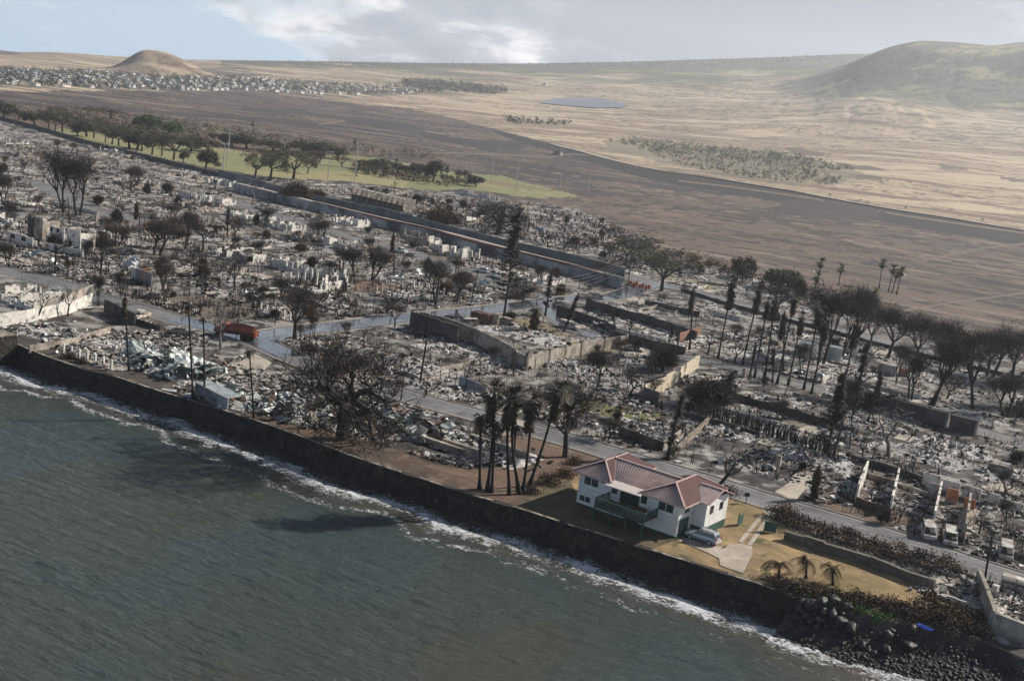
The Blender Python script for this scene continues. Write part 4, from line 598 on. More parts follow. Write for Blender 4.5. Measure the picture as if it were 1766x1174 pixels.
# conifers
def conifer(bx, by, tx, ty, label, dens=26, wd=2.6):
    p = P(bx, by); s = mpp(p); h = (by - ty) * s * 1.02; r = root('burned_conifer', p); A = MB(); B = MB(); lx = (tx - bx) * s - math.tan(RO) * 0 * h; dx = (tx - bx) * s - h * math.sin(RO) * 1.05; A.tube([[0, 0, -.1], [dx / 2, 0, h / 2], [dx, 0, h]], [.32, .2, .05], 7); rr = random.Random(int(bx))
    for k in range(int(dens * 2.2)):
        f = rr.uniform(.2, 1); z = h * f; az = rr.uniform(0, 6.28); ln = wd * (1.08 - f) ** .7 * rr.uniform(.5, 1.3) * (1.25 if f < .6 else .8); d = np.array([math.cos(az), math.sin(az), .12]); o = np.array([dx * f, 0, z]); B.tube([o, o + d * ln * .6, o + d * ln + [0, 0, ln * .15]], [.06, .04, .02], 3, cap=False)
        for j in range(55):
            q = o + d * ln * rr.uniform(.15, 1); t = np.array([rr.gauss(0, 1), rr.gauss(0, 1), rr.gauss(0, .6)]) * .5; u = np.cross(t, [0, 0, 1.0]); u /= np.linalg.norm(u) + 1e-6; B.add([q - u * .15, q + u * .15, q + t + [0, 0, -.25]], [[0, 1, 2, 2]])
    A.build('trunk', M_char, r); B.build('crown', M_twig, r); tag(r, label, 'tree', pos=p)
conifer(868, 552, 896, 368, 'tallest burned conifer, rising past the canal wall', 60, 5.2); conifer(1150, 790, 1176, 676, 'charred conifer trunk just behind the house roof', 10, .7); conifer(1424, 790, 1448, 640, 'tall charred conifer right of the picket hedge', 34, 2.2); conifer(1470, 720, 1490, 590, 'thin leaning charred conifer in the grove', 24, 1.6); conifer(940, 545, 952, 470, 'thin dead conifer beside the junction', 14, 1.2); conifer(972, 572, 1000, 500, 'leaning bare conifer right of the junction lawn', 10, .8); conifer(1245, 700, 1262, 640, 'short charred spruce above the picket hedge', 16, 1.2)
# ---------------------------------------------------------------- burned house ruins
PAL = np.array([(0.58, 0.56, 0.53), (0.36, 0.345, 0.325), (0.18, 0.17, 0.16), (0.025, 0.022, 0.02), (0.012, 0.011, 0.011), (0.16, 0.095, 0.06), (0.40, 0.35, 0.29), (0.24, 0.20, 0.165)])
def ash_bed(w_, d_, cell, seed, hgt=0.7, dark=0.0):
    nx, ny = max(4, int(w_ / cell)), max(4, int(d_ / cell)); x = np.linspace(-w_ / 2, w_ / 2, nx); y = np.linspace(-d_ / 2, d_ / 2, ny); X, Y = np.meshgrid(x, y); X = X + rng.uniform(-.3, .3, X.shape) * cell; Y = Y + rng.uniform(-.3, .3, X.shape) * cell
    e_ = np.minimum(1 - np.abs(X) / (w_ / 2), 1 - np.abs(Y) / (d_ / 2)) * 2.6; e_ = e_ + (fbm(X / 2.5, Y / 2.5, seed, 3) - .5) * 1.6; m_ = np.clip(e_, 0, 1)
    n1 = fbm(X / 1.6 + seed, Y / 1.6, seed + 3, 4); n2 = rng.random(X.shape); big = fbm(X / 4.5, Y / 4.5, seed + 9, 3)
    Z = m_ * (0.04 + hgt * (np.clip(n1 - .3, 0, 1) * 1.1 + n2 * 0.22)) - 0.10 * (1 - m_)
    v = n1 * .62 + n2 * .20 + big * .60 - dark; C = np.zeros(X.shape + (3,)); C[:] = (0.36, 0.345, 0.325); C[v > .80] = (0.52, 0.50, 0.475); C[v < .66] = (0.22, 0.205, 0.19); C[v < .57] = (0.09, 0.082, 0.075); C[v < .50] = (0.02, 0.018, 0.017); C[n2 > .975] = (0.60, 0.58, 0.55); C[(n2 < .03)] = (0.19, 0.11, 0.07)
    mb = MB(); i = (np.arange(ny - 1)[:, None] * nx + np.arange(nx - 1)[None, :]).ravel(); mb.add(np.stack([X, Y, Z], -1).reshape(-1, 3), np.stack([i, i + 1, i + nx + 1, i + nx], 1), C.reshape(-1, 3)); return mb
CUBE = np.array([[-1, -1, -1], [1, -1, -1], [1, 1, -1], [-1, 1, -1], [-1, -1, 1], [1, -1, 1], [1, 1, 1], [-1, 1, 1]]) / 2
def debris(n, w_, d_, lo=0.3, hi=2.2, pal=PAL, prob=None, zmax=0.7, sheet=0.35, tiltk=.45):
    n = max(n, 16)
    prob = prob if prob is not None else [.16, .17, .15, .17, .12, .06, .09, .08]
    L_ = lo + (hi - lo) * rng.random(n) ** 1.9; sh = rng.random(n) < sheet; W_ = np.where(sh, L_ * rng.uniform(.3, .8, n), rng.uniform(.06, .22, n)); H_ = np.where(sh, .04, rng.uniform(.06, .25, n)); blk = rng.random(n) < .25; L_ = np.where(blk, rng.uniform(.25, .8, n), L_); W_ = np.where(blk, L_ * .8, W_); H_ = np.where(blk, rng.uniform(.2, .7, n), H_)
    q = CUBE[None] * np.stack([L_, W_, H_], -1)[:, None, :]; az, ti, ro_ = rng.uniform(0, 6.28, n), rng.normal(0, tiltk, n), rng.normal(0, tiltk, n)
    c, s = np.cos(ti), np.sin(ti); x, y, z = q[..., 0], q[..., 1], q[..., 2]; x, z = x * c[:, None] + z * s[:, None], -x * s[:, None] + z * c[:, None]; c, s = np.cos(ro_), np.sin(ro_); y, z = y * c[:, None] - z * s[:, None], y * s[:, None] + z * c[:, None]; c, s = np.cos(az), np.sin(az); x, y = x * c[:, None] - y * s[:, None], x * s[:, None] + y * c[:, None]
    px = rng.normal(0, .27, n) * w_; py = rng.normal(0, .27, n) * d_; px = np.clip(px, -w_ * .52, w_ * .52); py = np.clip(py, -d_ * .52, d_ * .52); pz = rng.uniform(.1, zmax, n) * (1 - (px / w_ * 1.6) ** 2)
    V = np.stack([x + px[:, None], y + py[:, None], z + pz[:, None]], -1).reshape(-1, 3); F = (BOXF[None] + np.arange(n)[:, None, None] * 8).reshape(-1, 4); C = np.repeat(pal[rng.choice(len(pal), n, p=prob)] * rng.uniform(.75, 1.2, (n, 1)), 8, axis=0); mb = MB(); mb.add(V, F, C); return mb
def jag(mb, a, b, hmin, hmax, th=.22, gap=.2, wcol=(.7, 1.5), seed=None):
    a = np.array(a, float); b = np.array(b, float); l_ = np.linalg.norm(b - a); d = (b - a) / l_; t = 0; h = random.uniform(hmin, hmax); k = 0
    while t < l_ - .2:
        w_ = min(random.uniform(*wcol), l_ - t); h = h * .5 + random.uniform(hmin, hmax) * .5 if random.random() < .75 else random.uniform(hmin, hmax); g = random.random()
        p0, p1 = a + d * t, a + d * (t + w_)
        if g > gap: mb.bar((*p0, h / 2 - .05), (*p1, h / 2 - .05), th + .006 * (k % 3), h + .1)
        else: hh_ = h * (.4 if g > gap * .5 else .12); mb.bar((*p0, hh_ / 2), (*p1, hh_ / 2), th + .006 * (k % 3), hh_ + .1)
        t += w_ - 0.002; k += 1
RUINS = 0
def ruin(cx, cy, w_, d_, rot=None, style='none', label=None, hgt=.7, dark=0.0, cell=None, dn=1.0, m=None, group='burned house remains across the town', hh=(.5, 2.4), p=None, name='burned_house_ruin', zmax=.7, slab=True, pal=PAL, prob=None, sheet=.35, hi=2.2):
    global RUINS
    RUINS += 1; p = P(cx, cy) if p is None else p; D = math.hypot(p[0], p[1]); rot = rotz if rot is None else rot; cell = cell or (0.25 if D < 240 else 0.36 if D < 330 else 0.6 if D < 450 else 1.0); dark = dark + max(0, D - 260) * 0.00035; r = root(name, p, rot)
    ash_bed(w_, d_, cell, RUINS * 7, hgt, dark).build('ash_bed', M_ash, r)['kind'] = 'stuff'; k = (1.1 if D < 240 else .6 if D < 330 else .3) * dn * random.uniform(.4, 1.2); hi = min(hi, 1.5) if hi == 2.2 else hi; n = int(w_ * d_ * k); debris(n, w_, d_, lo=.3 if D < 330 else .7, hi=hi, pal=pal, prob=prob, zmax=zmax, sheet=sheet).build('debris', M_deb, r)['kind'] = 'stuff'
    m = m or random.choice([M_conc, M_white, M_conc, M_dark])
    x0, y0 = w_ * .42, d_ * .40
    if slab and style in ('low', 'jagged', 'posts'):
        mb = MB(); mb.box((0, 0, .06), (x0 * 2.1, y0 * 2.1, .2)); mb.build('slab', M_side, r)
    if style in ('low', 'jagged'):
        lo_, hi_ = (.25, .9) if style == 'low' else hh
        segs = [((-x0, -y0), (x0, -y0)), ((x0, -y0), (x0, y0)), ((x0, y0), (-x0, y0)), ((-x0, y0), (-x0, -y0)), ((0, -y0), (0, y0)), ((-x0, 0.1 * y0), (x0, 0.1 * y0))]
        for q in (segs if style == 'jagged' else segs[:3]):
            if random.random() < .82: mb = MB(); jag(mb, *q, lo_, hi_, gap=.25); (mb.build('wall', m, r) if mb.v else None)
    if style in ('posts',):
        for k in range(7): mb = MB(); mb.box((-x0 + k * x0 / 3, -y0, .9), (.35, .35, 1.9)); mb.build('post', m, r)
    if style == 'chimney': mb = MB(); mb.box((x0 * .5, 0, 1.1), (.9, .7, 2.4), taper=.15); mb.build('chimney', M_conc, r)
    if label is None and random.random() < .3: mb = MB(); sg = random.choice([-1, 1]); mb.box((sg * (w_ * .5 + 1.2), random.uniform(-2, 2), .03), (3.0, random.uniform(5, 9), .12)); mb.build('driveway', M_side, r)
    if label is None and D < 340 and random.random() < .4: sheets(r, random.randint(1, 4), w_ * .6, d_ * .6, random.choice([M_tin, M_tin, M_tin2, M_rtin]), 1.5, 4, .5)
    if label is None and D < 340 and random.random() < .4: mb = MB(); mb.box((random.uniform(-.3, .3) * w_, random.uniform(-.3, .3) * d_, .6), (.75, .7, 1.3), random.random() * 3); mb.build('appliance_shell', M_white, r)
    if label: return tag(r, label, 'burned house', group, pos=p)
    ad = {'none': 'flat grey ash and debris heap', 'low': 'ash heap with low wall stubs', 'jagged': 'ash heap with jagged standing walls', 'posts': 'ash heap with a row of posts', 'chimney': 'ash heap with a lone chimney block'}[style]
    return tag(r, ad + ' ' + where(cx, cy), 'burned house', group, pos=p, auto=True)
TAKEN = []
def take(cx, cy, r_): q = P(cx, cy); TAKEN.append((q[0], q[1], r_))
PALM_ = np.array([(0.42, 0.45, 0.44), (0.30, 0.34, 0.33), (0.55, 0.55, 0.53), (0.05, 0.045, 0.04), (0.02, 0.018, 0.018), (0.19, 0.10, 0.065), (0.36, 0.31, 0.25), (0.24, 0.2, 0.16)]); PM = [.22, .2, .14, .14, .12, .06, .07, .05]
def sheets(r, n, w_, d_, m, smin=1.5, smax=5, zb=.9, name='crumpled_roof_sheet'):
    for k in range(n):
        a = random.uniform(smin, smax); b = random.uniform(1.2, 3.4); nx, ny = 12, 6; x, y = np.meshgrid(np.linspace(-a / 2, a / 2, nx), np.linspace(-b / 2, b / 2, ny)); sd_ = random.randint(0, 999); z = (fbm(x / 1.5, y / 1.5, sd_, 3) - .5) * 1.9 + .10 * np.sign(np.sin(x * 5)); ti = random.gauss(0, .28); az = random.uniform(0, 6.28); z = z + x * math.sin(ti)
        cx, cy = random.uniform(-w_ / 2, w_ / 2), random.uniform(-d_ / 2, d_ / 2); X = x * math.cos(az) - y * math.sin(az) + cx; Y = x * math.sin(az) + y * math.cos(az) + cy; z = z - z.min() + random.uniform(.05, zb); mb = MB(); i = (np.arange(ny - 1)[:, None] * nx + np.arange(nx - 1)[None, :]).ravel(); mb.add(np.stack([X, Y, z], -1).reshape(-1, 3), np.stack([i, i + 1, i + nx + 1, i + nx], 1)); mb.build(name, m, r)
M_tin2 = mat('pale_green_tin', (0.40, 0.43, 0.40), 0.5, 0.35, 1.0, 0.2, c2=(0.30, 0.33, 0.31), metal=0.2); M_rtin = mat('rust_red_tin', (0.13, 0.075, 0.06), 0.7, 0.4, 1.0, 0.2, c2=(0.30, 0.27, 0.26), metal=0.1)
SP = [ (110, 582, 26, 12, 'none', 'flat ash lot between the white boundary wall and the stone buttress', .5), (60, 520, 20, 16, 'jagged', 'ruin with fallen white beams behind the white boundary wall', .8), (180, 620, 15, 9, 'posts', 'ash lot with white stub posts left of the crumpled roofs', .6), (225, 592, 12, 8, 'none', 'grey rubble behind the crumpled metal roofs', .8)]
for a in SP: ruin(a[0], a[1], a[2], a[3], style=a[4], label=a[5], hgt=a[6], m=M_white if 'white' in a[5] else None); take(a[0], a[1], max(a[2], a[3]) * .5)
r = ruin(290, 632, 24, 13, label='collapsed house under crumpled pale metal roof sheets', hgt=1.1, zmax=1.5, dn=1.4, pal=PALM_, prob=PM, sheet=.6, hi=3); sheets(r, 13, 19, 8, M_tin2, 3, 7, 1.1); sheets(r, 6, 22, 10, M_tin); take(290, 632, 14)
r = ruin(395, 690, 14, 8, label='collapsed house with a tipped grey shed wall', hgt=1.2, zmax=1.6, dn=1.6, pal=PALM_, prob=PM, sheet=.6, hi=3); sheets(r, 5, 10, 6, M_tin2, 2, 4); take(395, 690, 8)
mb = MB(); mb.bar((-4, -3.6, 1.3), (4.2, -4.4, .8), .25, 2.4); mb.build('shed_wall', M_canw, r); mb = MB(); mb.bar((-4, -2.2, 2.45), (4.2, -3.0, 1.95), 2.8, .12); mb.build('shed_roof', M_tin, r)
r = ruin(500, 712, 15, 9, label='splintered timber pile left of the huge black tree', hgt=1.2, zmax=1.6, dn=2.0, pal=PALM_, prob=PM, hi=3.2); sheets(r, 5, 12, 6, M_tin, 1.5, 3.5); take(500, 712, 9)
r = ruin(700, 735, 22, 11, label='collapsed house with rust red and white roof sheets', hgt=1.0, zmax=1.4, dn=1.6, pal=PALM_, prob=PM, sheet=.6, hi=3); sheets(r, 5, 14, 6, M_rtin, 3, 6, 1.2, 'rust_red_roof_sheet'); sheets(r, 6, 17, 6, M_tin); take(700, 735, 12)
r = ruin(815, 768, 24, 11, label='white ash lot with long concrete strips behind the seawall palms', hgt=.7, dark=-.12); take(815, 768, 12)
for k, (a, b_) in enumerate((((-8, -5.2), (3, -5.6)), ((-3, -3.5), (5, -3.8)), ((-2, 2.2), (9, 1.6)))): mb = MB(); mb.bar((*a, .5), (*b_, .5), .7 if k < 2 else .4, 1.0); mb.build('concrete_strip', M_conc, r)
ruin(860, 690, 17, 9, label='ash lot behind the seawall palms, across the coast road', hgt=.6, style='none'); take(860, 690, 8); ruin(750, 672, 12, 7, label='small ash spill beside the pale blue carport wall', hgt=.5, style='none'); take(750, 672, 6)
r = ruin(1112, 745, 15, 12, label='ash filled foundation beside the slanting charred pole', hgt=.9, style='none', dn=1.4); take(1112, 745, 8)
for a in [(660, 620, 34, 15, 'low', 'wide pale rubble lot right of the huge black tree'), (800, 610, 22, 10, 'none', 'rubble strip along the shaded side of the boundary wall'), (900, 575, 26, 16, 'none', 'large ash lot behind the boundary wall corner'), (1010, 640, 30, 14, 'none', 'pink grey rubble lot below the pillared tan wall'), (560, 600, 18, 8, 'none', 'white ash lot beside the bend of the wet street')]: ruin(*a[:4], style=a[4], label=a[5], hgt=.8, dark=-.05); take(a[0], a[1], max(a[2], a[3]) * .55)
# the roofless concrete shell on the right
r = root('roofless_concrete_shell', P(1545, 880), rotz); base = P(1545, 880); cr_, sr_ = math.cos(-rotz), math.sin(-rotz)
def lc(px, py): q = P(px, py) - base; return (q[0] * cr_ - q[1] * sr_, q[0] * sr_ + q[1] * cr_)
for a, b_, h, m_, nm in (((1475, 866), (1492, 822), 3.0, M_white, 'party_wall'), ((1533, 888), (1545, 838), 3.0, M_white, 'party_wall'), ((1606, 915), (1618, 862), 3.4, M_white, 'party_wall'), ((1660, 936), (1668, 880), 3.2, M_conc, 'party_wall'), ((1475, 868), (1536, 890), 1.2, mat('burned_brick_front', (0.16, 0.10, 0.075), 0.9, 0.5, 1.5, 0.3), 'front_wall'), ((1494, 822), (1546, 838), .9, M_conc, 'back_wall'), ((1548, 838), (1618, 862), .7, M_conc, 'back_wall'), ((1541, 868), (1612, 892), .5, M_dark, 'inner_kerb')):
    a, b_ = lc(*a), lc(*b_); mb = MB(); n_ = 6
    for k in range(n_):
        q0 = np.array(a) + (np.array(b_) - a) * k / n_; q1 = np.array(a) + (np.array(b_) - a) * (k + 1) / n_; hk = h * random.uniform(.82, 1.05); mb.bar((*q0, hk / 2 - .05), (*q1, hk / 2 - .05), .3 + .005 * (k % 2), hk + .1)
    mb.build(nm, m_, r)
q = lc(1540, 865); mb = ash_bed(24, 7, .35, 991, .6, .05); mb.v = [v + [q[0], q[1], 0] for v in mb.v]; mb.build('ash_bed', M_ash, r); mb = debris(260, 24, 8); mb.v = [v + [q[0], q[1], 0] for v in mb.v]; mb.build('debris', M_deb, r); tag(r, 'roofless row house shell with tall pale party walls by the coast road', 'burned building', pos=base); take(1545, 870, 16)
def pads(px, py, ox, oy, n, m_, h, step, w_, label, name='wall_remnant', pr='wall', cat='wall', th=.25, skew=0.0):
    r = root(name, P(px, py), rotz + skew)
    for k in range(n):
        mb = MB(); hk = h * random.uniform(.6, 1.15); mb.box((ox + k * step, oy + random.uniform(-.4, .4), hk / 2), (w_ * random.uniform(.6, 1.1), th, hk)); mb.build(pr, m_, r)
    return tag(r, label, cat, pos=P(px, py))
pads(1680, 862, -7, 0, 5, M_white, 2.2, 3.2, 3.0, 'grey and cream wall panels behind the burned vans'); pads(1600, 866, 0, 3, 3, mat('orange_plaster', (0.38, 0.16, 0.08), 0.9, 0.3, 1, .2, c2=(0.32, 0.33, 0.36)), 2.2, 2.8, 2.0, 'orange and blue-grey wall panels right of the concrete shell')
for k, (x, y, w_) in enumerate([(1517, 706, 3.4), (1541, 712, 4.0), (1578, 722, 5.4), (1614, 732, 4.4), (1660, 745, 5.2), (1490, 700, 3.0)]):
    r = root('burned_block', P(x, y), rotz); mb = MB(); mb.box((0, 0, 1.5), (w_, 2.2, 3.0)); mb.build('shell', M_dark, r); mb = MB(); mb.box((0, 0, 3.05), (w_ + .1, 2.3, .1)); mb.build('top', M_black, r); mb = MB(); mb.box((w_ / 2 - .2, -1.12, 1.45), (.12, .1, 2.8)); mb.build('edge_post', M_steel, r); tag(r, 'dark soot-black wall block ' + ['second in the row from the left', 'third in the row from the left', 'widest in the middle of the row', 'just left of the last one in the row', 'last one on the right of the row', 'smallest and leftmost in the row'][k], 'burned block', 'row of dark blocks', pos=P(x, y))
# white column ruin, stepped walls, two-storey ruin, apartment block
r = root('white_column_ruin', P(575, 502), rotz); base = P(575, 502)
for k, (x, y) in enumerate([(487, 492), (500, 489), (513, 486), (525, 484), (537, 484), (546, 491)]): mb = MB(); q = lc(x, y); mb.box((*q, 1.5), (.4, .4, 3.0)); mb.build('column', M_white, r)
for a, b_, h in (((552, 494), (598, 478), (1.4, 3.2)), ((552, 503), (600, 494), (.8, 2.6)), ((598, 500), (600, 480), (1.2, 2.6)), ((556, 494), (560, 503), (1, 2.5)), ((575, 498), (583, 484), (1, 2.5))): mb = MB(); jag(mb, lc(*a), lc(*b_), *h, gap=.25); mb.build('wall', M_white, r)
mb = MB(); q = lc(520, 497); mb.box((*q, .3), (13, 5, .5)); mb.build('terrace', M_white, r); tag(r, 'white ruin with a row of six free-standing columns', 'burned house', pos=base); take(560, 495, 15)
WR = [(395, 452, 430, 440, 'cream ruin with notched walls left of the steel pole'), (480, 478, 560, 456, 'blue-white ruin with open window holes above the column ruin'), (470, 398, 500, 388, 'bright white wall block in front of the cul-de-sac'), (590, 390, 620, 384, 'white wall ruin with spikes beside the upper street'), (330, 352, 382, 340, 'pair of white gable wall remains below the canal'), (440, 345, 475, 330, 'bluish white ruin row near the canal bend'), (375, 325, 410, 318, 'long low white ruin with orange patches'), (560, 430, 600, 420, 'low white ruin behind the small black trees')]
for x0, y0, x1, y1, lb in WR:
    cx, cy = (x0 + x1) / 2, (y0 + y1) / 2; base = P(cx, cy); r = root('white_walled_ruin', base, rotz); q0, q1 = lc(x0, y0), lc(x1, y1); wd = abs(q1[0] - q0[0]) + 6
    for yy in (-3.5, 0.2, 4): mb = MB(); jag(mb, (-wd / 2, yy), (wd / 2, yy), 1.0, 3.2, gap=.3); mb.build('wall', M_white if 'cream' not in lb else M_conc, r)
    for xx in (-wd / 2 + .15, -wd * .15, wd * .2, wd / 2 - .2): mb = MB(); jag(mb, (xx, -3.3), (xx, 3.8), 1.2, 3.2, gap=.25); mb.build('wall', M_white, r)
    ash_bed(wd + 3, 11, .8, int(x0), .5, -.05).build('ash_bed', M_ash, r); tag(r, lb, 'burned house', pos=base); take(cx, cy, wd / 2 + 2)
r = root('stepped_white_ruin', P(770, 428), rotz); base = P(770, 428)
for k, (x0, y0, x1, y1) in enumerate([(736, 418, 760, 424), (742, 430, 772, 438), (756, 438, 800, 446), (790, 440, 826, 448), (690, 408, 735, 418), (700, 416, 740, 426)]): mb = MB(); jag(mb, lc(x0, y0), lc(x1, y1), 1.6, 3.8, th=.5, gap=.2, wcol=(1.2, 2.4)); mb.build('wall', M_white if k < 4 else M_conc, r)
for k, (x, y) in enumerate([(742, 424), (752, 432), (765, 440), (780, 442), (800, 446)]): mb = MB(); mb.box((*lc(x, y), 1.7), (.5, 3, 3.6)); mb.build('cross_wall', M_white, r)
tag(r, 'long stepped white masonry ruin in front of the canal wall', 'burned house', pos=base); take(770, 430, 18); take(720, 415, 12)
pads(840, 455, -11, 0, 9, mat('pink_block', (0.50, 0.38, 0.32), .9, .25, 1, .2), 1.7, 2.7, .6, 'low pink wall with square posts below the stepped white ruin', th=.5); mbp = MB(); base = P(840, 455)
r = root('two_storey_ruin', P(112, 428), rotz + .12); 
for a, b_, h in (((-12, 0), (-8.5, 0), 7.2), ((-7.5, .5), (-1, .5), 5.6), ((0, .6), (4.5, .6), 5.8), ((5.2, .6), (9.5, .6), 3.6), ((-8.5, 0), (-8.5, 6), 6.4), ((4.6, .6), (4.6, 6), 5), ((-10, -6), (12, -5.5), 1.8)):
    mb = MB(); jag(mb, a, b_, h * .85, h, gap=.06, wcol=(1, 2)); mb.build('wall', M_white if h < 6 else M_conc, r)
mb = MB(); mb.box((-12.2, -.5, 3.6), (1.2, 1.2, 7.4)); mb.build('dark_corner_pier', M_dark, r)
for x, z in ((-5.5, 4.2), (-3.2, 4.2), (-5, 1.6), (1.5, 1.5), (7, 1.4)): mb = MB(); mb.box((x, .36, z), (.9, .12, 1.1)); mb.build('window_opening', M_black, r)
debris(160, 22, 12, hi=3, zmax=1.6).build('debris', M_deb, r); tag(r, 'tall cream two-storey ruin with a dark corner pier', 'burned building', pos=P(112, 428)); take(110, 430, 14)
r = root('white_single_storey_ruin', P(32, 422), rotz); mb = MB(); jag(mb, (-5, 0), (6, 0), 2.6, 3.2, gap=.08); mb.build('wall', M_white, r); mb = MB(); jag(mb, (-6, -6), (7, -6), 1.3, 1.6, gap=.02); mb.build('yard_wall', M_conc, r)
for x in (-2.4, 2.2): mb = MB(); mb.box((x, -.12, 1.9), (1.7, .12, 1.1)); mb.build('window_opening', M_black, r)
tag(r, 'white single-storey wall with two window holes at the left edge', 'burned house', pos=P(32, 422)); take(32, 422, 8)
r = root('pink_grey_ruin', P(245, 486), rotz); mb = MB(); jag(mb, (-4, 0), (-1.5, 0), 2.6, 3, gap=0); mb.build('wall', M_white, r); mb = MB(); jag(mb, (-1.4, -.8), (5.2, -1.6), 3.0, 3.3, gap=.02); mb.build('wall', mat('pink_grey_plaster', (0.30, 0.22, 0.19), .9, .3, .8, .2, c2=(0.24, 0.245, 0.26)), r); mb = MB(); jag(mb, (-1.4, -.8), (-1.0, 3), 2.8, 3.2, gap=0); mb.build('wall', M_rust, r); tag(r, 'small pink and grey house shell among burned trees', 'burned house', pos=P(245, 486)); take(245, 486, 7)
r = root('apartment_block_ruin', P(648, 352), rotz); base = P(648, 352); mb = MB(); A_, B_ = lc(606, 345), lc(694, 366)
dd = (np.array(B_) - A_); ln = np.linalg.norm(dd); dd /= ln; n_ = 10; pn = np.array([-dd[1], dd[0]])
for k in range(n_ + 1): q = np.array(A_) + dd * ln * k / n_; mb = MB(); mb.bar((*q, 2.9), (*(q + pn * 7), 2.9), .45, 5.8); mb.build('cross_wall', M_conc, r)
for z in (.1, 2.9, 5.75): mb = MB(); mb.bar((*(np.array(A_) + pn * (3.4 if z < 5 else .45)), z), (*(np.array(B_) + pn * (3.4 if z < 5 else .45)), z), 7.4 if z < 5 else .9, .3); mb.build('floor_slab', M_conc if z < 5 else M_white, r)
mb = MB(); q0, q1 = np.array(A_) + pn * 5.4, np.array(B_) + pn * 5.4; mb.bar((*q0, 2.9), (*q1, 2.9), .3, 5.4); mb.build('back_wall', M_white, r)
tag(r, 'gutted two-storey apartment block with square open bays', 'burned building', pos=base); take(648, 352, 26)
r = root('white_walled_ruin', P(820, 340), rotz); 
for yy in (0, 4): mb = MB(); jag(mb, (-12, yy), (13, yy), 2.4, 3.4, gap=.3, wcol=(1.5, 3)); mb.build('wall', M_white, r)
tag(r, 'white walled ruin with doorways beside the sports field', 'burned house', pos=P(820, 340)); take(820, 340, 14)
# automatic lots over the rest of the burned town
def canal_d(p): return pld(p[0], p[1], [P(*c)[:2] for c in [(380, 306), (560, 356), (745, 402), (970, 462), (1072, 492)]])
canL = [P(*c)[:2] for c in [(380, 306), (560, 356), (745, 402), (970, 462), (1072, 492)]]
for n_ in np.arange(60, 700, 1):
    pass
lots = []; nn_ = 100.0
while nn_ < 640:
    step = 17.0 if nn_ < 260 else 20 if nn_ < 380 else 27; ssn = -560.0 + (nn_ % 7)
    while ssn < 260:
        q = ED * (ssn + random.uniform(-2, 2)) + ND * (nn_ + random.uniform(-2, 2)); lots.append((q, step)); ssn += step * random.uniform(.95, 1.15)
    nn_ += step * .93
for q, step in lots:
    a, b_, _ = project(q[0], q[1], G)
    if not (-40 < a < 1810 and 200 < b_ < 1150): continue
    A1, B1 = np.array([a]), np.array([b_])
    if not inpoly(A1, B1, TOWN)[0] or inpoly(A1, B1, PARK)[0] or inpoly(A1, B1, LAWN)[0] or inpoly(A1, B1, SHOREYARD)[0]: continue
    s_, d_ = coast(q[0], q[1])
    if d_ < 9: continue
    w_, dp = step * random.uniform(.62, .95), step * random.uniform(.55, .85); rd = min(pld(q[0], q[1], pts) - wd / 2 for pts, wd, _ in ROADS)
    if rd < 1.5: continue
    if rd < dp * .55: dp = w_ = max(5, rd * 1.5)
    cd = pld(q[0], q[1], canL)
    if cd < 13 : continue
    if min([1e9] + [math.hypot(q[0] - t[0], q[1] - t[1]) - t[2] for t in TAKEN]) < w_ * .3: continue
    skip = False
    for poly in ([(1215, 738), (1290, 745), (1400, 790), (1300, 790), (1190, 765)], [(610, 480), (690, 490), (690, 500), (610, 503)], [(290, 508), (420, 520), (470, 540), (400, 555), (300, 545)]):
        if inpoly(A1, B1, poly)[0]: skip = True
    if skip or random.random() < .16: continue
    wl = a < 640 and b_ < 470; st = random.choices(['none', 'low', 'jagged', 'posts', 'chimney'], [.42, .24, .26 if wl else .08, .05, .05])[0]
    ruin(a, b_, w_, dp, rot=rotz + random.gauss(0, .05), style=st, hgt=random.uniform(.3, .8), dark=random.uniform(-.16, .16), p=np.array([q[0], q[1], G]), m=random.choice([M_white, M_conc]) if wl else None)
for k in range(70):
    q = scatter1 = None
    a = random.uniform(30, 1760); b_ = random.uniform(330, 930); A1, B1 = np.array([a]), np.array([b_])
    if not inpoly(A1, B1, TOWN)[0] or inpoly(A1, B1, LAWN)[0] or inpoly(A1, B1, SHOREYARD)[0] or inpoly(A1, B1, PARK)[0]: continue
    q = P(a, b_); al = random.random() < .55; dv = ED if al else ND; L_ = random.uniform(7, 18); e2 = q[:2] + dv * L_
    if coast(q[0], q[1])[1] < 12 or pld(q[0], q[1], canL) < 16 or pld(e2[0], e2[1], canL) < 16 or min(min(pld(z_[0], z_[1], pts) - wd / 2 for pts, wd, _ in ROADS) for z_ in (q[:2], (q[:2] + e2) / 2, e2)) < .8: continue
    if min([1e9] + [math.hypot(q[0] - t[0], q[1] - t[1]) - t[2] for t in TAKEN]) < 4: continue
    x2, y2, _ = project(e2[0], e2[1], G); ms = random.choice([(M_dark, 'sooty dark'), (M_conc, 'scorched tan'), (M_conc, 'scorched tan'), (M_white, 'ashy white')]); wall([(a, b_), (float(x2), float(y2))], random.uniform(.6, 1.7), ms[0], ms[1] + ' low lot wall ' + ('along' if al else 'across') + ' the block ' + where(a, b_), 'lot_wall', .2, group='low walls between the burned lots'); REG[-1][4] = True
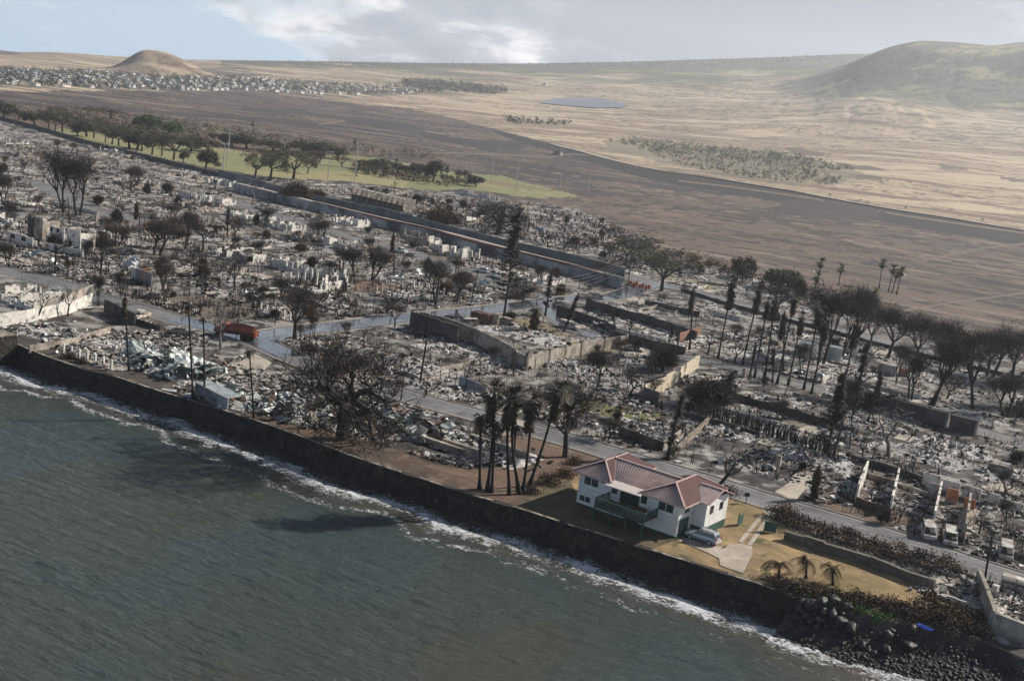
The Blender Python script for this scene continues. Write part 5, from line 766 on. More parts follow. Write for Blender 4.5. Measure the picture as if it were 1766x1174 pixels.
# ---------------------------------------------------------------- the white house with the red roof
HA = P(993, 868); HB = P(1168, 930); ux = (HB - HA); ux = ux / np.linalg.norm(ux); hr = math.atan2(ux[1], ux[0])
M_hw = mat('white_house_paint', (0.72, 0.72, 0.70), 0.6, 0.13, 0.9, 0.05, c2=(0.64, 0.635, 0.60)); M_hg = mat('dark_green_paint', (0.035, 0.085, 0.068), 0.6, 0.2, 1, 0.05); M_hgl = mat('green_railing_paint', (0.045, 0.088, 0.078), 0.6, 0.2, 1, 0)
def roofmat():
    m = mat('red_metal_roof', (0.062, 0.018, 0.016), 0.6, 0.25, 0.8, 0, spec=0.15, metal=0.0); t = m.node_tree; n = t.nodes; l = t.links; b = n['Principled BSDF']; b.inputs['Coat Weight'].default_value = 0.0; b.inputs['Coat Roughness'].default_value = 0.22; return m
M_roof = roofmat(); M_cap = mat('ridge_cap', (0.52, 0.37, 0.33), 0.5, 0.1, 1, 0); M_porch = mat('pale_porch_roof', (0.66, 0.57, 0.51), 0.5, 0.1, 1, 0.05); M_pink = mat('painted_roof_sheen', (0.46, 0.345, 0.30), 0.4, 0.3, 0.9, 0, spec=0.8)  # M_pink: sky sheen of the front slopes put into a paler roof colour
def hpart(name, m, parent): return lambda mb: mb.build(name, m, parent)
H = root('house', HA, hr); H.scale = (1, 1, 1.07); EV = 4.45
mb = MB(); mb.box((2.35, 5.6, 2.4), (4.7, 11.2, 4.3)); mb.box((7.5, 4.7, 2.4), (5.6, 9.396, 4.296)); mb.box((12.9, 5.6, 2.4), (5.2, 11.196, 4.298)); mb.box((16.45, 7.2, 2.6), (1.9, 6.4, 3.85)); wl = mb.build('wall', M_hw, H)
mb = MB(); mb.box((7.75, 5.6, .12), (15.56, 11.26, .28)); mb.box((16.45, 7.2, .5), (1.94, 6.44, 1.1)); mb.build('green_base', M_hg, H)
mb = MB()
for z in (2.45, 1.72, 3.3): mb.box((7.75, -.012, z), (15.4, .02, .03))
mb.build('siding_seams', mat('seam_shadow_gap', (0.32, 0.33, 0.34), .8, .1, 1, 0), wl)  # grey strips draw the shadow line of each siding joint in colour
def hipwing(xa, xb, ya, yb, ez, rz_, nm, hipf=True, hipb=True):
    xm = (xa + xb) / 2; hw = (xb - xa) / 2; r = []; yf = ya + (hw if hipf else 0); ybk = yb - (hw if hipb else 0)
    E_ = [(xa, ya, ez), (xb, ya, ez), (xb, yb, ez), (xa, yb, ez)]; R1 = (xm, yf, rz_); R2 = (xm, ybk, rz_)
    return E_, R1, R2
def face(nm, m, polys, th=.07):
    mb = MB()
    for p in polys:
        V = [np.array(q, float) for q in p]
        if len(V) == 3: V.append(V[2])
        n_ = np.cross(V[1] - V[0], V[2] - V[0]); n_ /= np.linalg.norm(n_); n_ = n_ if n_[2] > 0 else -n_; lo = [v - n_ * th for v in V]; k = 4
        mb.add(np.array(V + lo), [[0, 1, 2, 3], [7, 6, 5, 4]] + [[i, (i + 1) % 4, 4 + (i + 1) % 4, 4 + i] for i in range(4)])
    return mb.build(nm, m, H)
def seams(parent, a0, a1, b0, b1, n, m):    # raised ribs between two edges
    mb = MB()
    for k in range(1, n):
        t = k / n; a = np.array(a0) * (1 - t) + np.array(a1) * t; b = np.array(b0) * (1 - t) + np.array(b1) * t
        if np.linalg.norm(b - a) > .2: mb.bar(a + [0, 0, .02], b + [0, 0, .02], .035, .04)
    mb.build('roof_seams', m, parent)
RZ = 6.0
(E1, R1a, R1b) = hipwing(-.95, 5.45, -.75, 11.6, EV, RZ, 'left'); (E2, R2a, R2b) = hipwing(9.75, 16.5, -.75, 11.8, EV, RZ, 'right')
ym0, ym1, yr = .15, 9.6, 4.9
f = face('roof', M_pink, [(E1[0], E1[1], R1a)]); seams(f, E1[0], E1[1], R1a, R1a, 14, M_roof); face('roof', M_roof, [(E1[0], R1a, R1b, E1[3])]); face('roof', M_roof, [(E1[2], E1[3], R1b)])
# valleys where the middle roof meets the wings
V1 = (5.45, ym0, EV); V2 = (9.75, ym0, EV); RM1 = (R1a[0] + .05, yr, RZ); RM2 = (R2a[0] - .05, yr, RZ)
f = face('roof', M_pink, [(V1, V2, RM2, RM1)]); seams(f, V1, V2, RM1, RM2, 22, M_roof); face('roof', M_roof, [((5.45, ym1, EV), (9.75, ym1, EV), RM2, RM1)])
face('roof', M_roof, [(E1[1], R1a, RM1, V1), (V1, (5.45, ym1, EV), RM1), ((5.45, ym1, EV), E1[2], R1b, RM1)]); face('roof', M_roof, [(E2[0], R2a, RM2, V2), ((9.75, ym1, EV), E2[3], R2b, RM2)])
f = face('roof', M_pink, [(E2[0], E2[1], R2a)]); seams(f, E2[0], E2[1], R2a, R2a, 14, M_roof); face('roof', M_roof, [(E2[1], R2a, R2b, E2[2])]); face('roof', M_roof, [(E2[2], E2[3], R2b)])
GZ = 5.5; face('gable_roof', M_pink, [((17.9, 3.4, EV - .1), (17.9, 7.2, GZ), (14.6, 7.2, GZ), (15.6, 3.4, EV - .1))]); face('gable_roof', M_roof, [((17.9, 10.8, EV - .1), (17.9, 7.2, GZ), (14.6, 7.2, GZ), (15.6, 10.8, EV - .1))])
mb = MB()
for a, b in ((R1a, R1b), (RM1, RM2), (R2a, R2b), (E1[0], R1a), (E1[1], R1a), (E2[0], R2a), (E2[1], R2a), (E1[3], R1b), (E2[2], R2b), ((17.9, 7.2, GZ), (14.6, 7.2, GZ)), ((17.95, 3.4, EV - .1), (17.95, 7.2, GZ)), ((17.95, 10.8, EV - .1), (17.95, 7.2, GZ))): mb.bar(np.array(a) + [0, 0, .05], np.array(b) + [0, 0, .05], .24, .09)
mb.build('ridge_caps', M_cap, H)
mb = MB()
for E_ in (E1, E2):
    for a, b in zip(E_, E_[1:] + E_[:1]): mb.bar(np.array(a) - [0, 0, .14], np.array(b) - [0, 0, .14], .06, .2)
mb.bar((5.45, ym0, EV - .14), (9.75, ym0, EV - .14), .06, .2); mb.build('gutter', M_cap, H)
mb = MB(); mb.add([(4.9, -1.5, 4.25), (10.4, -1.5, 4.25), (9.9, .25, 4.62), (5.4, .25, 4.62), (4.9, -1.5, 4.15), (10.4, -1.5, 4.15), (9.9, .25, 4.52), (5.4, .25, 4.52)], BOXF); mb.build('porch_roof', M_porch, H)
def window(x0, x1, z0, z1, n_, y=-.0, nm='window', yn=-1, frame=M_hw):
    f = MB(); f.box(((x0 + x1) / 2, y + yn * .05, (z0 + z1) / 2), (x1 - x0 + .22, .1, z1 - z0 + .22)); fo = f.build(nm, frame, H); w_ = (x1 - x0) / n_
    for k in range(n_):
        g = MB(); xc = x0 + w_ * (k + .5); g.box((xc, y + yn * .115, (z0 + z1) / 2), (w_ - .12, .04, z1 - z0)); g.build('pane', M_glass, fo); s_ = MB()
        for j in range(6): s_.box((xc, y + yn * .145, z0 + (z1 - z0) * (j + .5) / 6), (w_ - .16, .02, .05))
        s_.build('louvers', M_hg, fo)
window(.85, 3.15, 3.02, 3.98, 2); window(.5, 2.25, .72, 1.42, 2); window(5.2, 6.2, 3.0, 3.95, 1); window(6.75, 9.45, 2.25, 3.95, 4, nm='french_doors', frame=M_hg); window(9.75, 10.75, 3.0, 3.98, 1); window(12.4, 14.7, 2.98, 4.0, 2)
def sidewin(y0, y1, z0, z1, m=M_hw):
    f = MB(); f.box((15.55, (y0 + y1) / 2, (z0 + z1) / 2), (.1, y1 - y0 + .2, z1 - z0 + .2)); fo = f.build('window', m, H); g = MB(); g.box((15.62, (y0 + y1) / 2, (z0 + z1) / 2), (.04, y1 - y0, z1 - z0)); g.build('pane', M_glass, fo)
sidewin(1.4, 2.6, 3.0, 3.9); f = MB(); f.box((15.56, 1.7, 1.3), (.1, 2.4, 2.0)); f.build('garage_door', M_hg, H); f = MB(); f.box((17.45, 5.6, 3.2), (.1, .8, 1.0)); f.build('window', M_glass, H); f = MB(); f.box((17.45, 8.4, 3.2), (.1, .8, 1.0)); f.build('window', M_glass, H)
f = MB(); f.box((-.5, 5.5, 1.1), (.8, 4, 2.2)); f.build('side_shed', M_hg, H)
dk = root('deck', (0, 0, 0)); dk.parent = H; DY = -3.7; FZ = 2.08
mb = MB(); mb.box((8.8, DY / 2 - .02, FZ - .08), (7.5, -DY - .1, .16)); mb.build('floor', mat('brown_deck_boards', (0.13, 0.075, 0.05), .8, .3, 2, .1), dk)
for x in (5.15, 7.6, 10.0, 12.45): mb = MB(); mb.box((x, DY, FZ / 2 - .02), (.16, .16, FZ - .02)); mb.build('post', M_hgl, dk)
mb = MB()
def rail(a, b):
    a = np.array(a); b = np.array(b); mb.bar(a + [0, 0, .95], b + [0, 0, .95], .09, .08); mb.bar(a + [0, 0, .14], b + [0, 0, .14], .06, .06); n_ = int(np.linalg.norm(b - a) / .16)
    for k in range(n_ + 1): q = a + (b - a) * k / n_; mb.box((q[0], q[1], q[2] + .54), (.045, .045, .78) if k % 10 else (.11, .11, 1.06))
rail((5.1, DY, FZ), (12.5, DY, FZ)); rail((5.1, DY, FZ), (5.1, -.1, FZ)); rail((12.5, DY, FZ), (12.5, -.1, FZ)); mb.box((8.8, DY + .02, FZ - .2), (7.6, .1, .26)); mb.build('railing', M_hgl, dk)
f = MB(); f.box((10.4, -.9, FZ + .35), (1.4, .6, .5)); f.build('bench', M_rust, dk); f = MB(); f.box((3.9, -.3, 4.05), (.4, .4, .12)); f.build('porch_light', M_black, H)
f = MB(); f.box((8.8, -.22, .95), (2.2, .12, 1.5)); f.build('lower_door', M_black, H); f = MB(); f.tube([(15.9, -.4, 0), (15.9, -.4, .9)], .12, 6); f.build('downpipe', M_hg, H)
tag(H, 'intact white two-storey house with red metal hip roof and green deck', 'house')
# ---------------------------------------------------------------- loose small debris and burned undergrowth (uncountable)
def scatter_pts(n, poly, avoid=True, zf=None, dmax=1e9):
    poly = np.array(poly, float); out_ = []
    while len(out_) < n:
        a = rng.uniform(poly[:, 0].min(), poly[:, 0].max(), n * 2); b_ = rng.uniform(poly[:, 1].min(), poly[:, 1].max(), n * 2); k = inpoly(a, b_, poly)
        for x, y in zip(a[k], b_[k]):
            q = P(x, y)
            if avoid and min(pld(q[0], q[1], pts) - wd / 2 for pts, wd, _ in ROADS) < .6: continue
            out_.append(q)
            if len(out_) >= n: break
    return np.array(out_)
def rubble(n, poly, lo, hi, name, mm, pal=PAL, prob=None, h=(.08, .5), dark=1.0):
    q = scatter_pts(n, poly); cl = fbm(q[:, 0] / 9, q[:, 1] / 9, 301, 3); q = q[cl > .50]; n = len(q); L_ = lo + (hi - lo) * rng.random(n) ** 2.5; sz = np.stack([L_, L_ * rng.uniform(.3, 1, n), np.minimum(L_, rng.uniform(*h, n))], -1); v = CUBE[None] * sz[:, None, :]; v = v + rng.normal(0, .08, v.shape) * L_[:, None, None]
    az = rng.uniform(0, 6.28, n); c, s = np.cos(az)[:, None], np.sin(az)[:, None]; x, y, z = v[..., 0], v[..., 1], v[..., 2]; V = np.stack([x * c - y * s + q[:, 0:1], x * s + y * c + q[:, 1:2], z + G + sz[:, 2:3] * .35], -1).reshape(-1, 3); F = (BOXF[None] + np.arange(n)[:, None, None] * 8).reshape(-1, 4)
    C = np.repeat(pal[rng.choice(len(pal), n, p=prob or [.12, .14, .15, .2, .17, .06, .07, .09])] * dark * rng.uniform(.7, 1.2, (n, 1)), 8, axis=0); mb = MB(); mb.add(V, F, C); o = mb.build(name, mm); o['kind'] = 'stuff'; o['label'] = 'loose broken debris lying all over the burned town ground'; o['category'] = 'debris'
TW1 = [(-30, 380), (400, 380), (640, 430), (900, 470), (1060, 480), (1240, 500), (1500, 590), (1800, 680), (1800, 1100), (1690, 1010), (1440, 915), (1250, 855), (1060, 790), (900, 740), (700, 690), (560, 650), (440, 590), (250, 545), (0, 480), (-30, 470)]
TW2 = [(-30, 230), (380, 318), (640, 385), (880, 450), (1060, 492), (1060, 505), (900, 530), (640, 560), (300, 545), (-30, 470)]
TW3 = [(560, 330), (820, 345), (1000, 368), (1100, 420), (1180, 470), (1080, 465), (900, 415), (700, 365)]
TW4 = [(0, 560), (240, 548), (420, 600), (560, 660), (860, 745), (900, 800), (800, 810), (640, 762), (480, 725), (330, 680), (200, 620), (20, 585)]
TW5 = [(1700, 1010), (1800, 1020), (1800, 1130), (1720, 1080)]
rubble(17000, TW1, .12, .95, 'scattered_debris', M_deb); rubble(9000, TW2, .25, 1.3, 'scattered_debris', M_deb); rubble(4500, TW3, .5, 1.8, 'scattered_debris', M_deb); rubble(9000, TW4, .12, .9, 'scattered_debris', M_deb); rubble(1500, TW5, .1, .8, 'scattered_debris', M_deb)
def stems(n, poly, h0, h1, name, m, label, w_=.05, clump=.5, avoid=True, lean=.25, zf=None, zadd=0):
    q = scatter_pts(n, poly, avoid); cl = fbm(q[:, 0] / 5, q[:, 1] / 5, 77, 3); q = q[cl > clump]
    if zf: q[:, 2] = zf(q[:, 0], q[:, 1])
    mb = MB(); n = len(q); k = 5; az = rng.uniform(0, 6.28, (n, k)); le = rng.normal(0, lean, (n, k)); h = rng.uniform(h0, h1, (n, k)); ww = w_ * rng.uniform(.5, 1.4, (n, k)); base = q[:, None, :] + np.stack([rng.normal(0, .35, (n, k)), rng.normal(0, .35, (n, k)), np.full((n, k), zadd)], -1)
    tip = base + np.stack([np.cos(az) * le * h, np.sin(az) * le * h, h], -1); sd_ = np.stack([np.sin(az * 3), np.cos(az * 3), np.zeros_like(az)], -1) * ww[..., None]; V = np.stack([base - sd_, base + sd_, tip + sd_ * .3, tip - sd_ * .3], 2).reshape(-1, 3); i = np.arange(len(V) // 4)[:, None] * 4; mb.add(V, np.hstack([i, i + 1, i + 2, i + 3])); o = mb.build(name, m); o['kind'] = 'stuff'; o['label'] = label; o['category'] = 'undergrowth'
stems(5200, TW1, .3, 1.8, 'burned_undergrowth', M_char, 'burned black stems and stubs among the ruins', .05, .52); stems(3600, TW2, .5, 2.4, 'burned_undergrowth', M_twig, 'burned dark stems between the far ruins', .10, .5); stems(900, TW4, .2, 1.1, 'burned_undergrowth', M_twigb, 'scorched brown stems along the shore lots', .04, .55); stems(1800, TW3, .6, 2.6, 'burned_undergrowth', M_twig, 'burned stems between the ruins beyond the canal', .16, .5)
k_ = 0
for poly, n, hmin, hmax in ((TW1, 105, 16, 44), (TW2, 120, 10, 26), (TW3, 40, 8, 18)):
    for q in scatter_pts(n, poly):
        a, b_, _ = project(q[0], q[1], q[2]); hh = random.uniform(hmin, hmax); tree(random.choice(['bush', 'bushb', 'bare', 'bare', 'bare', 'dense', 'denseb', 'brown', 'grey'] if hh < 30 else ['bare', 'bare', 'dense', 'denseb', 'brown']), a, b_, b_ - hh, hh * random.uniform(.6, 1.3), group='small burned trees and bushes among the ruins')
# ---------------------------------------------------------------- hedges and shrubs
def leafcloud(mb, pts, r_, n, leaf, col_=None, flat=.7):
    pts = np.asarray(pts); q = pts[rng.integers(0, len(pts), n)] + rng.normal(0, 1, (n, 3)) * [r_, r_, r_ * flat]; u = rng.normal(0, 1, (n, 3)); u /= np.linalg.norm(u, axis=1)[:, None]; v = np.cross(u, rng.normal(0, 1, (n, 3))); v /= np.linalg.norm(v, axis=1)[:, None] + 1e-9; s_ = leaf * rng.uniform(.5, 1.3, (n, 1)); V = np.stack([q - u * s_, q + v * s_ * .6, q + u * s_, q - v * s_ * .6], 1).reshape(-1, 3); i = np.arange(n)[:, None] * 4; mb.add(V, np.hstack([i, i + 1, i + 2, i + 3]))
def line_pts(px, step, jit=0.0, z=0.0):
    p = smooth_line(Q(px), step); p = p + rng.normal(0, jit, p.shape); return np.c_[p, np.full(len(p), G + z) + (rng.uniform(-.3, .3, len(p)))]
r = root('scorched_hedge', P(1480, 950)); o_ = np.array(r.location)
for px, z, n, m_, lf, nm in (([(1330, 888), (1390, 912), (1470, 935), (1560, 962), (1660, 992)], 1.0, 5200, M_dry, .16, 'dry_foliage'), ([(1345, 905), (1420, 932), (1500, 956), (1600, 985), (1670, 1002)], .8, 4200, M_twigb, .14, 'dead_foliage'), ([(1350, 898), (1480, 945), (1600, 975)], .6, 1500, M_leaf, .14, 'green_remains')):
    mb = MB(); leafcloud(mb, line_pts(px, .8, .35, z) - o_, .55, n, lf); mb.build(nm, m_, r)
mb = MB()
for q in line_pts([(1335, 892), (1420, 922), (1560, 966), (1665, 998)], .35, .7, 0) - o_:
    t = np.array([random.gauss(0, .5), random.gauss(0, .5), random.uniform(1.2, 2.6)]); mb.tube([q, q + t * .6, q + t + [random.gauss(0, .4), random.gauss(0, .4), -.2]], [.04, .03, .012], 3, cap=False)
mb.build('bare_stems', M_twigb, r); tag(r, 'long scorched brown hedge between the lawn wall and the coast road', 'hedge', pos=P(1480, 950))
r = root('orange_brown_bush', P(1350, 893)); mb = MB(); leafcloud(mb, [[0, 0, .8], [1.2, 0, .7], [.4, .8, 1.2]], .7, 900, .16); mb.build('dry_foliage', mat('orange_dry', (0.14, 0.065, 0.03), .85, .4, 1, 0), r); tag(r, 'rusty orange dried bush at the head of the driveway', 'bush', pos=P(1350, 893))
r = root('seaside_shrubs', P(1480, 1040)); o_ = np.array(r.location)
def shr(px, n, jit, zoff, m_, nm, lf=.14, rr=.5):
    p = smooth_line(Q(px), .8); p = np.repeat(p, 3, axis=0) + rng.normal(0, jit, (len(p) * 3, 2)); z = np.maximum(height(p[:, 0], p[:, 1]), .5); mb = MB(); leafcloud(mb, np.c_[p, z + zoff] - o_, rr, n, lf); mb.build(nm, m_, r)
shr([(1335, 1012), (1400, 1026), (1470, 1036), (1560, 1056), (1640, 1078)], 8500, .8, .5, M_dry, 'dry_foliage'); shr([(1370, 1020), (1440, 1036), (1530, 1056), (1640, 1085), (1690, 1090)], 6000, 1.1, .4, M_twigb, 'dead_foliage'); shr([(1330, 1008), (1380, 1020), (1430, 1032)], 2600, .5, .5, M_leaf, 'olive_foliage'); shr([(1395, 1036), (1440, 1042), (1490, 1056), (1530, 1064)], 3000, .45, .15, mat('fresh_green', (0.07, 0.14, 0.025), .6, .3, 1, 0), 'green_foliage', .12, .3); shr([(1600, 1040), (1650, 1060), (1680, 1085)], 3500, 1.0, .5, M_dry, 'dry_foliage')
tag(r, 'bank of browned shrubs with bright green patches above the boulders', 'shrubs', pos=P(1480, 1040))
r = root('picket_hedge', P(1320, 750)); o_ = np.array(r.location); mb = MB(); p = smooth_line(Q([(1226, 722), (1290, 740), (1360, 763), (1440, 795)]), .33)
for q in p:
    for _ in range(2):
        b0 = np.array([q[0] + random.gauss(0, .3), q[1] + random.gauss(0, .3), G]) - o_; h = random.uniform(1.6, 3.4); mb.tube([b0, b0 + [random.gauss(0, .12), 0, h * .6], b0 + [random.gauss(0, .2), random.gauss(0, .2), h]], [.13, .11, .05], 4)
mb.build('black_stems', M_char, r); tag(r, 'black burned hedge of close upright stems like a picket fence', 'hedge', pos=P(1320, 750))
for px, py, rr_, n, m_, lb in ((945, 835, 1.6, 1500, M_twigb, 'brown twiggy bush in the shade left of the white house'), (975, 822, 1.4, 1300, M_dry, 'dry bush touching the left corner of the white house'), (915, 850, 1.2, 900, M_twigb, 'low scorched bush by the seawall left of the house'), (990, 800, 1.2, 900, M_dry, 'straw coloured shrub behind the left roof corner'), (1255, 852, 1.5, 900, M_twig, 'dead leaf litter bush beside the road right of the house'), (120, 618, 1.2, 900, M_dry, 'reddish dry shrub on top of the sea wall'), (140, 626, 1.0, 700, M_twigb, 'small dry shrub right of the reddish one on the sea wall'), (160, 585, .8, 500, M_twigb, 'scorched weeds beside the low tan wall'), (530, 606, 1.4, 1400, M_dry, 'brown dried shrub at the wet road bend'), (300, 450, 1.8, 900, M_dry, 'straw coloured clump among the left ruins'), (650, 372, 2.0, 900, M_dry, 'straw coloured bush on the canal bank'), (1180, 500, 1.4, 700, M_twigb, 'dark bush under the umbrella tree at the junction'), (1145, 515, 1.6, 900, M_twig, 'black bush at the foot of the junction umbrella tree')):
    r = root('dry_bush', P(px, py)); mb = MB(); leafcloud(mb, [[0, 0, rr_ * .4], [rr_ * .6, 0, rr_ * .3], [-rr_ * .5, rr_ * .4, rr_ * .35]], rr_ * .42, n, .11); mb.build('foliage', m_, r); mb = MB(); [mb.tube([[0, 0, 0], [math.cos(k) * rr_ * .4, math.sin(k) * rr_ * .4, rr_ * .8], [math.cos(k) * rr_ * .6, math.sin(k) * rr_ * .6, rr_ * 1.3]], [.05, .03, .01], 3, cap=False) for k in np.arange(0, 6.2, .5)]; mb.build('stems', M_twigb, r); tag(r, lb, 'bush', pos=P(px, py))
# ---------------------------------------------------------------- boulders and beach pebbles
def rock_mesh(seed, sub=2):
    import bmesh
    bm = bmesh.new(); bmesh.ops.create_icosphere(bm, subdivisions=sub, radius=1); rr = random.Random(seed); ax = [Vector((rr.gauss(0, 1), rr.gauss(0, 1), rr.gauss(0, 1))).normalized() for _ in range(13)]; of = [rr.uniform(.45, .85) for _ in ax]
    for v in bm.verts:
        for a, o in zip(ax, of):
            d = v.co.dot(a)
            if d > o: v.co -= a * (d - o) * .85
        v.co *= rr.uniform(.96, 1.04)
    me = bpy.data.meshes.new('boulder'); bm.to_mesh(me); bm.free(); me.materials.append(M_rock); [setattr(p, 'use_smooth', True) for p in me.polygons]; return me
RK = [rock_mesh(i, 3) for i in range(5)]
for k, (x, y, s_) in enumerate([(1400, 1052, 1.3), (1382, 1044, 1.0), (1418, 1046, 1.0), (1437, 1042, 1.2), (1461, 1050, 1.1), (1459, 1038, .8), (1419, 1060, .8), (1436, 1064, .9), (1449, 1076, 1.1), (1413, 1074, .9), (1399, 1074, .7), (1466, 1086, 1.3), (1391, 1066, .7), (1424, 1084, .6), (1440, 1086, .6), (1408, 1086, .6), (1486, 1116, .7), (1531, 1100, 1.1), (1537, 1092, .7), (1567, 1117, 1.2), (1575, 1090, .7), (1528, 1124, .8), (1376, 1052, .8), (1384, 1062, .6), (1452, 1060, .6), (1688, 1090, 1.0)]):
    q = PT(x, y); r = bpy.data.objects.new('boulder', RK[k % 5]); col.objects.link(r); r.location = (q[0], q[1], q[2] + s_ * .25); s_ = s_ * .85; r.scale = (s_ * random.uniform(.85, 1.2), s_ * random.uniform(.8, 1.1), s_ * random.uniform(.65, .95)); r.rotation_euler = (0, 0, k * 1.3)
    tag(r, ('large ' if s_ > 1.05 else 'middling ' if s_ > .75 else 'small ') + 'wet black boulder ' + ('at the end of the sea wall' if x < 1405 else 'in the heap below the green shrubs' if x < 1475 else 'alone on the pebble beach'), 'boulder', 'black boulders on the shore', auto=True)
n = 13000; a = rng.uniform(1350, 1900, n); b_ = rng.uniform(1040, 1200, n); q = []
for x, y in zip(a, b_):
    p = P(x, y, .6); s_, d = coast(p[0], p[1])
    if s_ > WEND + .3 and -14 < d < -1.2: q.append(p[:2])
q = np.array(q); z = height(q[:, 0], q[:, 1]); n = len(q); L_ = .06 + .34 * rng.random(n) ** 3; base = np.array([v.co for v in rock_mesh(77, 1).vertices]); fm_ = np.array([list(p.vertices) + [p.vertices[2]] for p in rock_mesh(77, 1).polygons]); V = base[None] * L_[:, None, None] * [1, 1, .65] * rng.uniform(.7, 1.3, (n, 1, 3)) + np.stack([q[:, 0], q[:, 1], z + L_ * .2], -1)[:, None, :]; mb = MB(); mb.add(V.reshape(-1, 3), (fm_[None] + np.arange(n)[:, None, None] * len(base)).reshape(-1, 4)); o = mb.build('pebble_beach', M_rock, None, True); o['kind'] = 'stuff'; o['label'] = 'dark wet pebbles covering the small beach'; o['category'] = 'pebbles'
mb = MB(); t = np.linspace(0, 6.283, 17)[:-1]; V = [[math.cos(x) * 1.5, math.sin(x) * .33 * (1 - .3 * math.cos(x)), z * (1 - .0)] for z in (0, .12) for x in t]; mb.add(V, [[i, (i + 1) % 16, 16 + (i + 1) % 16, 16 + i] for i in range(16)] + [[16 + i, 16 + (i + 1) % 16, 16 + (i + 8) % 16, 16 + (i + 9) % 16] for i in range(8)])
o = mb.build('kayak', mat('bright_blue_plastic', (0.02, 0.07, 0.50), .4, .1, 1, 0)); q = PT(1594, 1088); o.location = (q[0], q[1], q[2] + .3); o.scale = (.62, 1, 1); o.rotation_euler = (.1, .1, -.5); tag(o, 'bright blue small craft lying on the pebble beach', 'kayak')
mb = MB(); V = [[math.cos(x) * 1.6, math.sin(x) * .42, z] for z in (0, .1) for x in t]; mb.add(V, [[i, (i + 1) % 16, 16 + (i + 1) % 16, 16 + i] for i in range(16)] + [[16 + i, 16 + (i + 1) % 16, 16 + (i + 8) % 16, 16 + (i + 9) % 16] for i in range(8)]); o = mb.build('surfboard', M_hw); q = P(294, 675); o.location = q + [0, 0, .15]; o.rotation_euler = (.08, 0, -.1); tag(o, 'white surfboard lying on the dark ground near the seawall edge', 'surfboard')
# ---------------------------------------------------------------- vehicles
def loft(mb, secs):
    n = len(secs[0]); V = np.array(secs, float).reshape(-1, 3); F = [[i * n + j, (i + 1) * n + j, (i + 1) * n + (j + 1) % n, i * n + (j + 1) % n] for i in range(len(secs) - 1) for j in range(n)]; mb.add(V, F)
    for s_, rv in ((secs[0], False), (secs[-1], True)):
        c = np.mean(s_, axis=0); VV = np.vstack([s_, c]); mb.add(VV, [[j, (j + 1) % n, n, n] for j in range(n)])
CARK = {'suv': (4.5, 1.82, [(-2.25, .42, .95), (-2.2, .35, 1.02), (-1.6, .3, 1.05), (-.2, .3, 1.0), (1.1, .3, .98), (2.0, .32, .86), (2.25, .42, .72)], (-2.15, -1.75, .35, 1.05), 1.62), 'sedan': (4.5, 1.76, [(-2.25, .4, .82), (-2.1, .32, .92), (-1.3, .28, .94), (.8, .28, .90), (1.9, .3, .78), (2.25, .4, .62)], (-1.75, -.95, .35, 1.15), 1.36), 'pickup': (5.3, 1.9, [(-2.65, .55, 1.0), (-2.6, .45, 1.05), (-.6, .4, 1.05), (1.2, .4, 1.05), (2.4, .42, .98), (2.65, .55, .8)], (-.75, -.6, .75, 1.35), 1.75), 'van': (4.9, 1.9, [(-2.45, .45, 1.1), (-2.4, .35, 1.15), (0, .3, 1.15), (1.6, .3, 1.05), (2.3, .35, .9), (2.45, .45, .7)], (-2.38, -2.2, 1.0, 1.75), 1.9)}
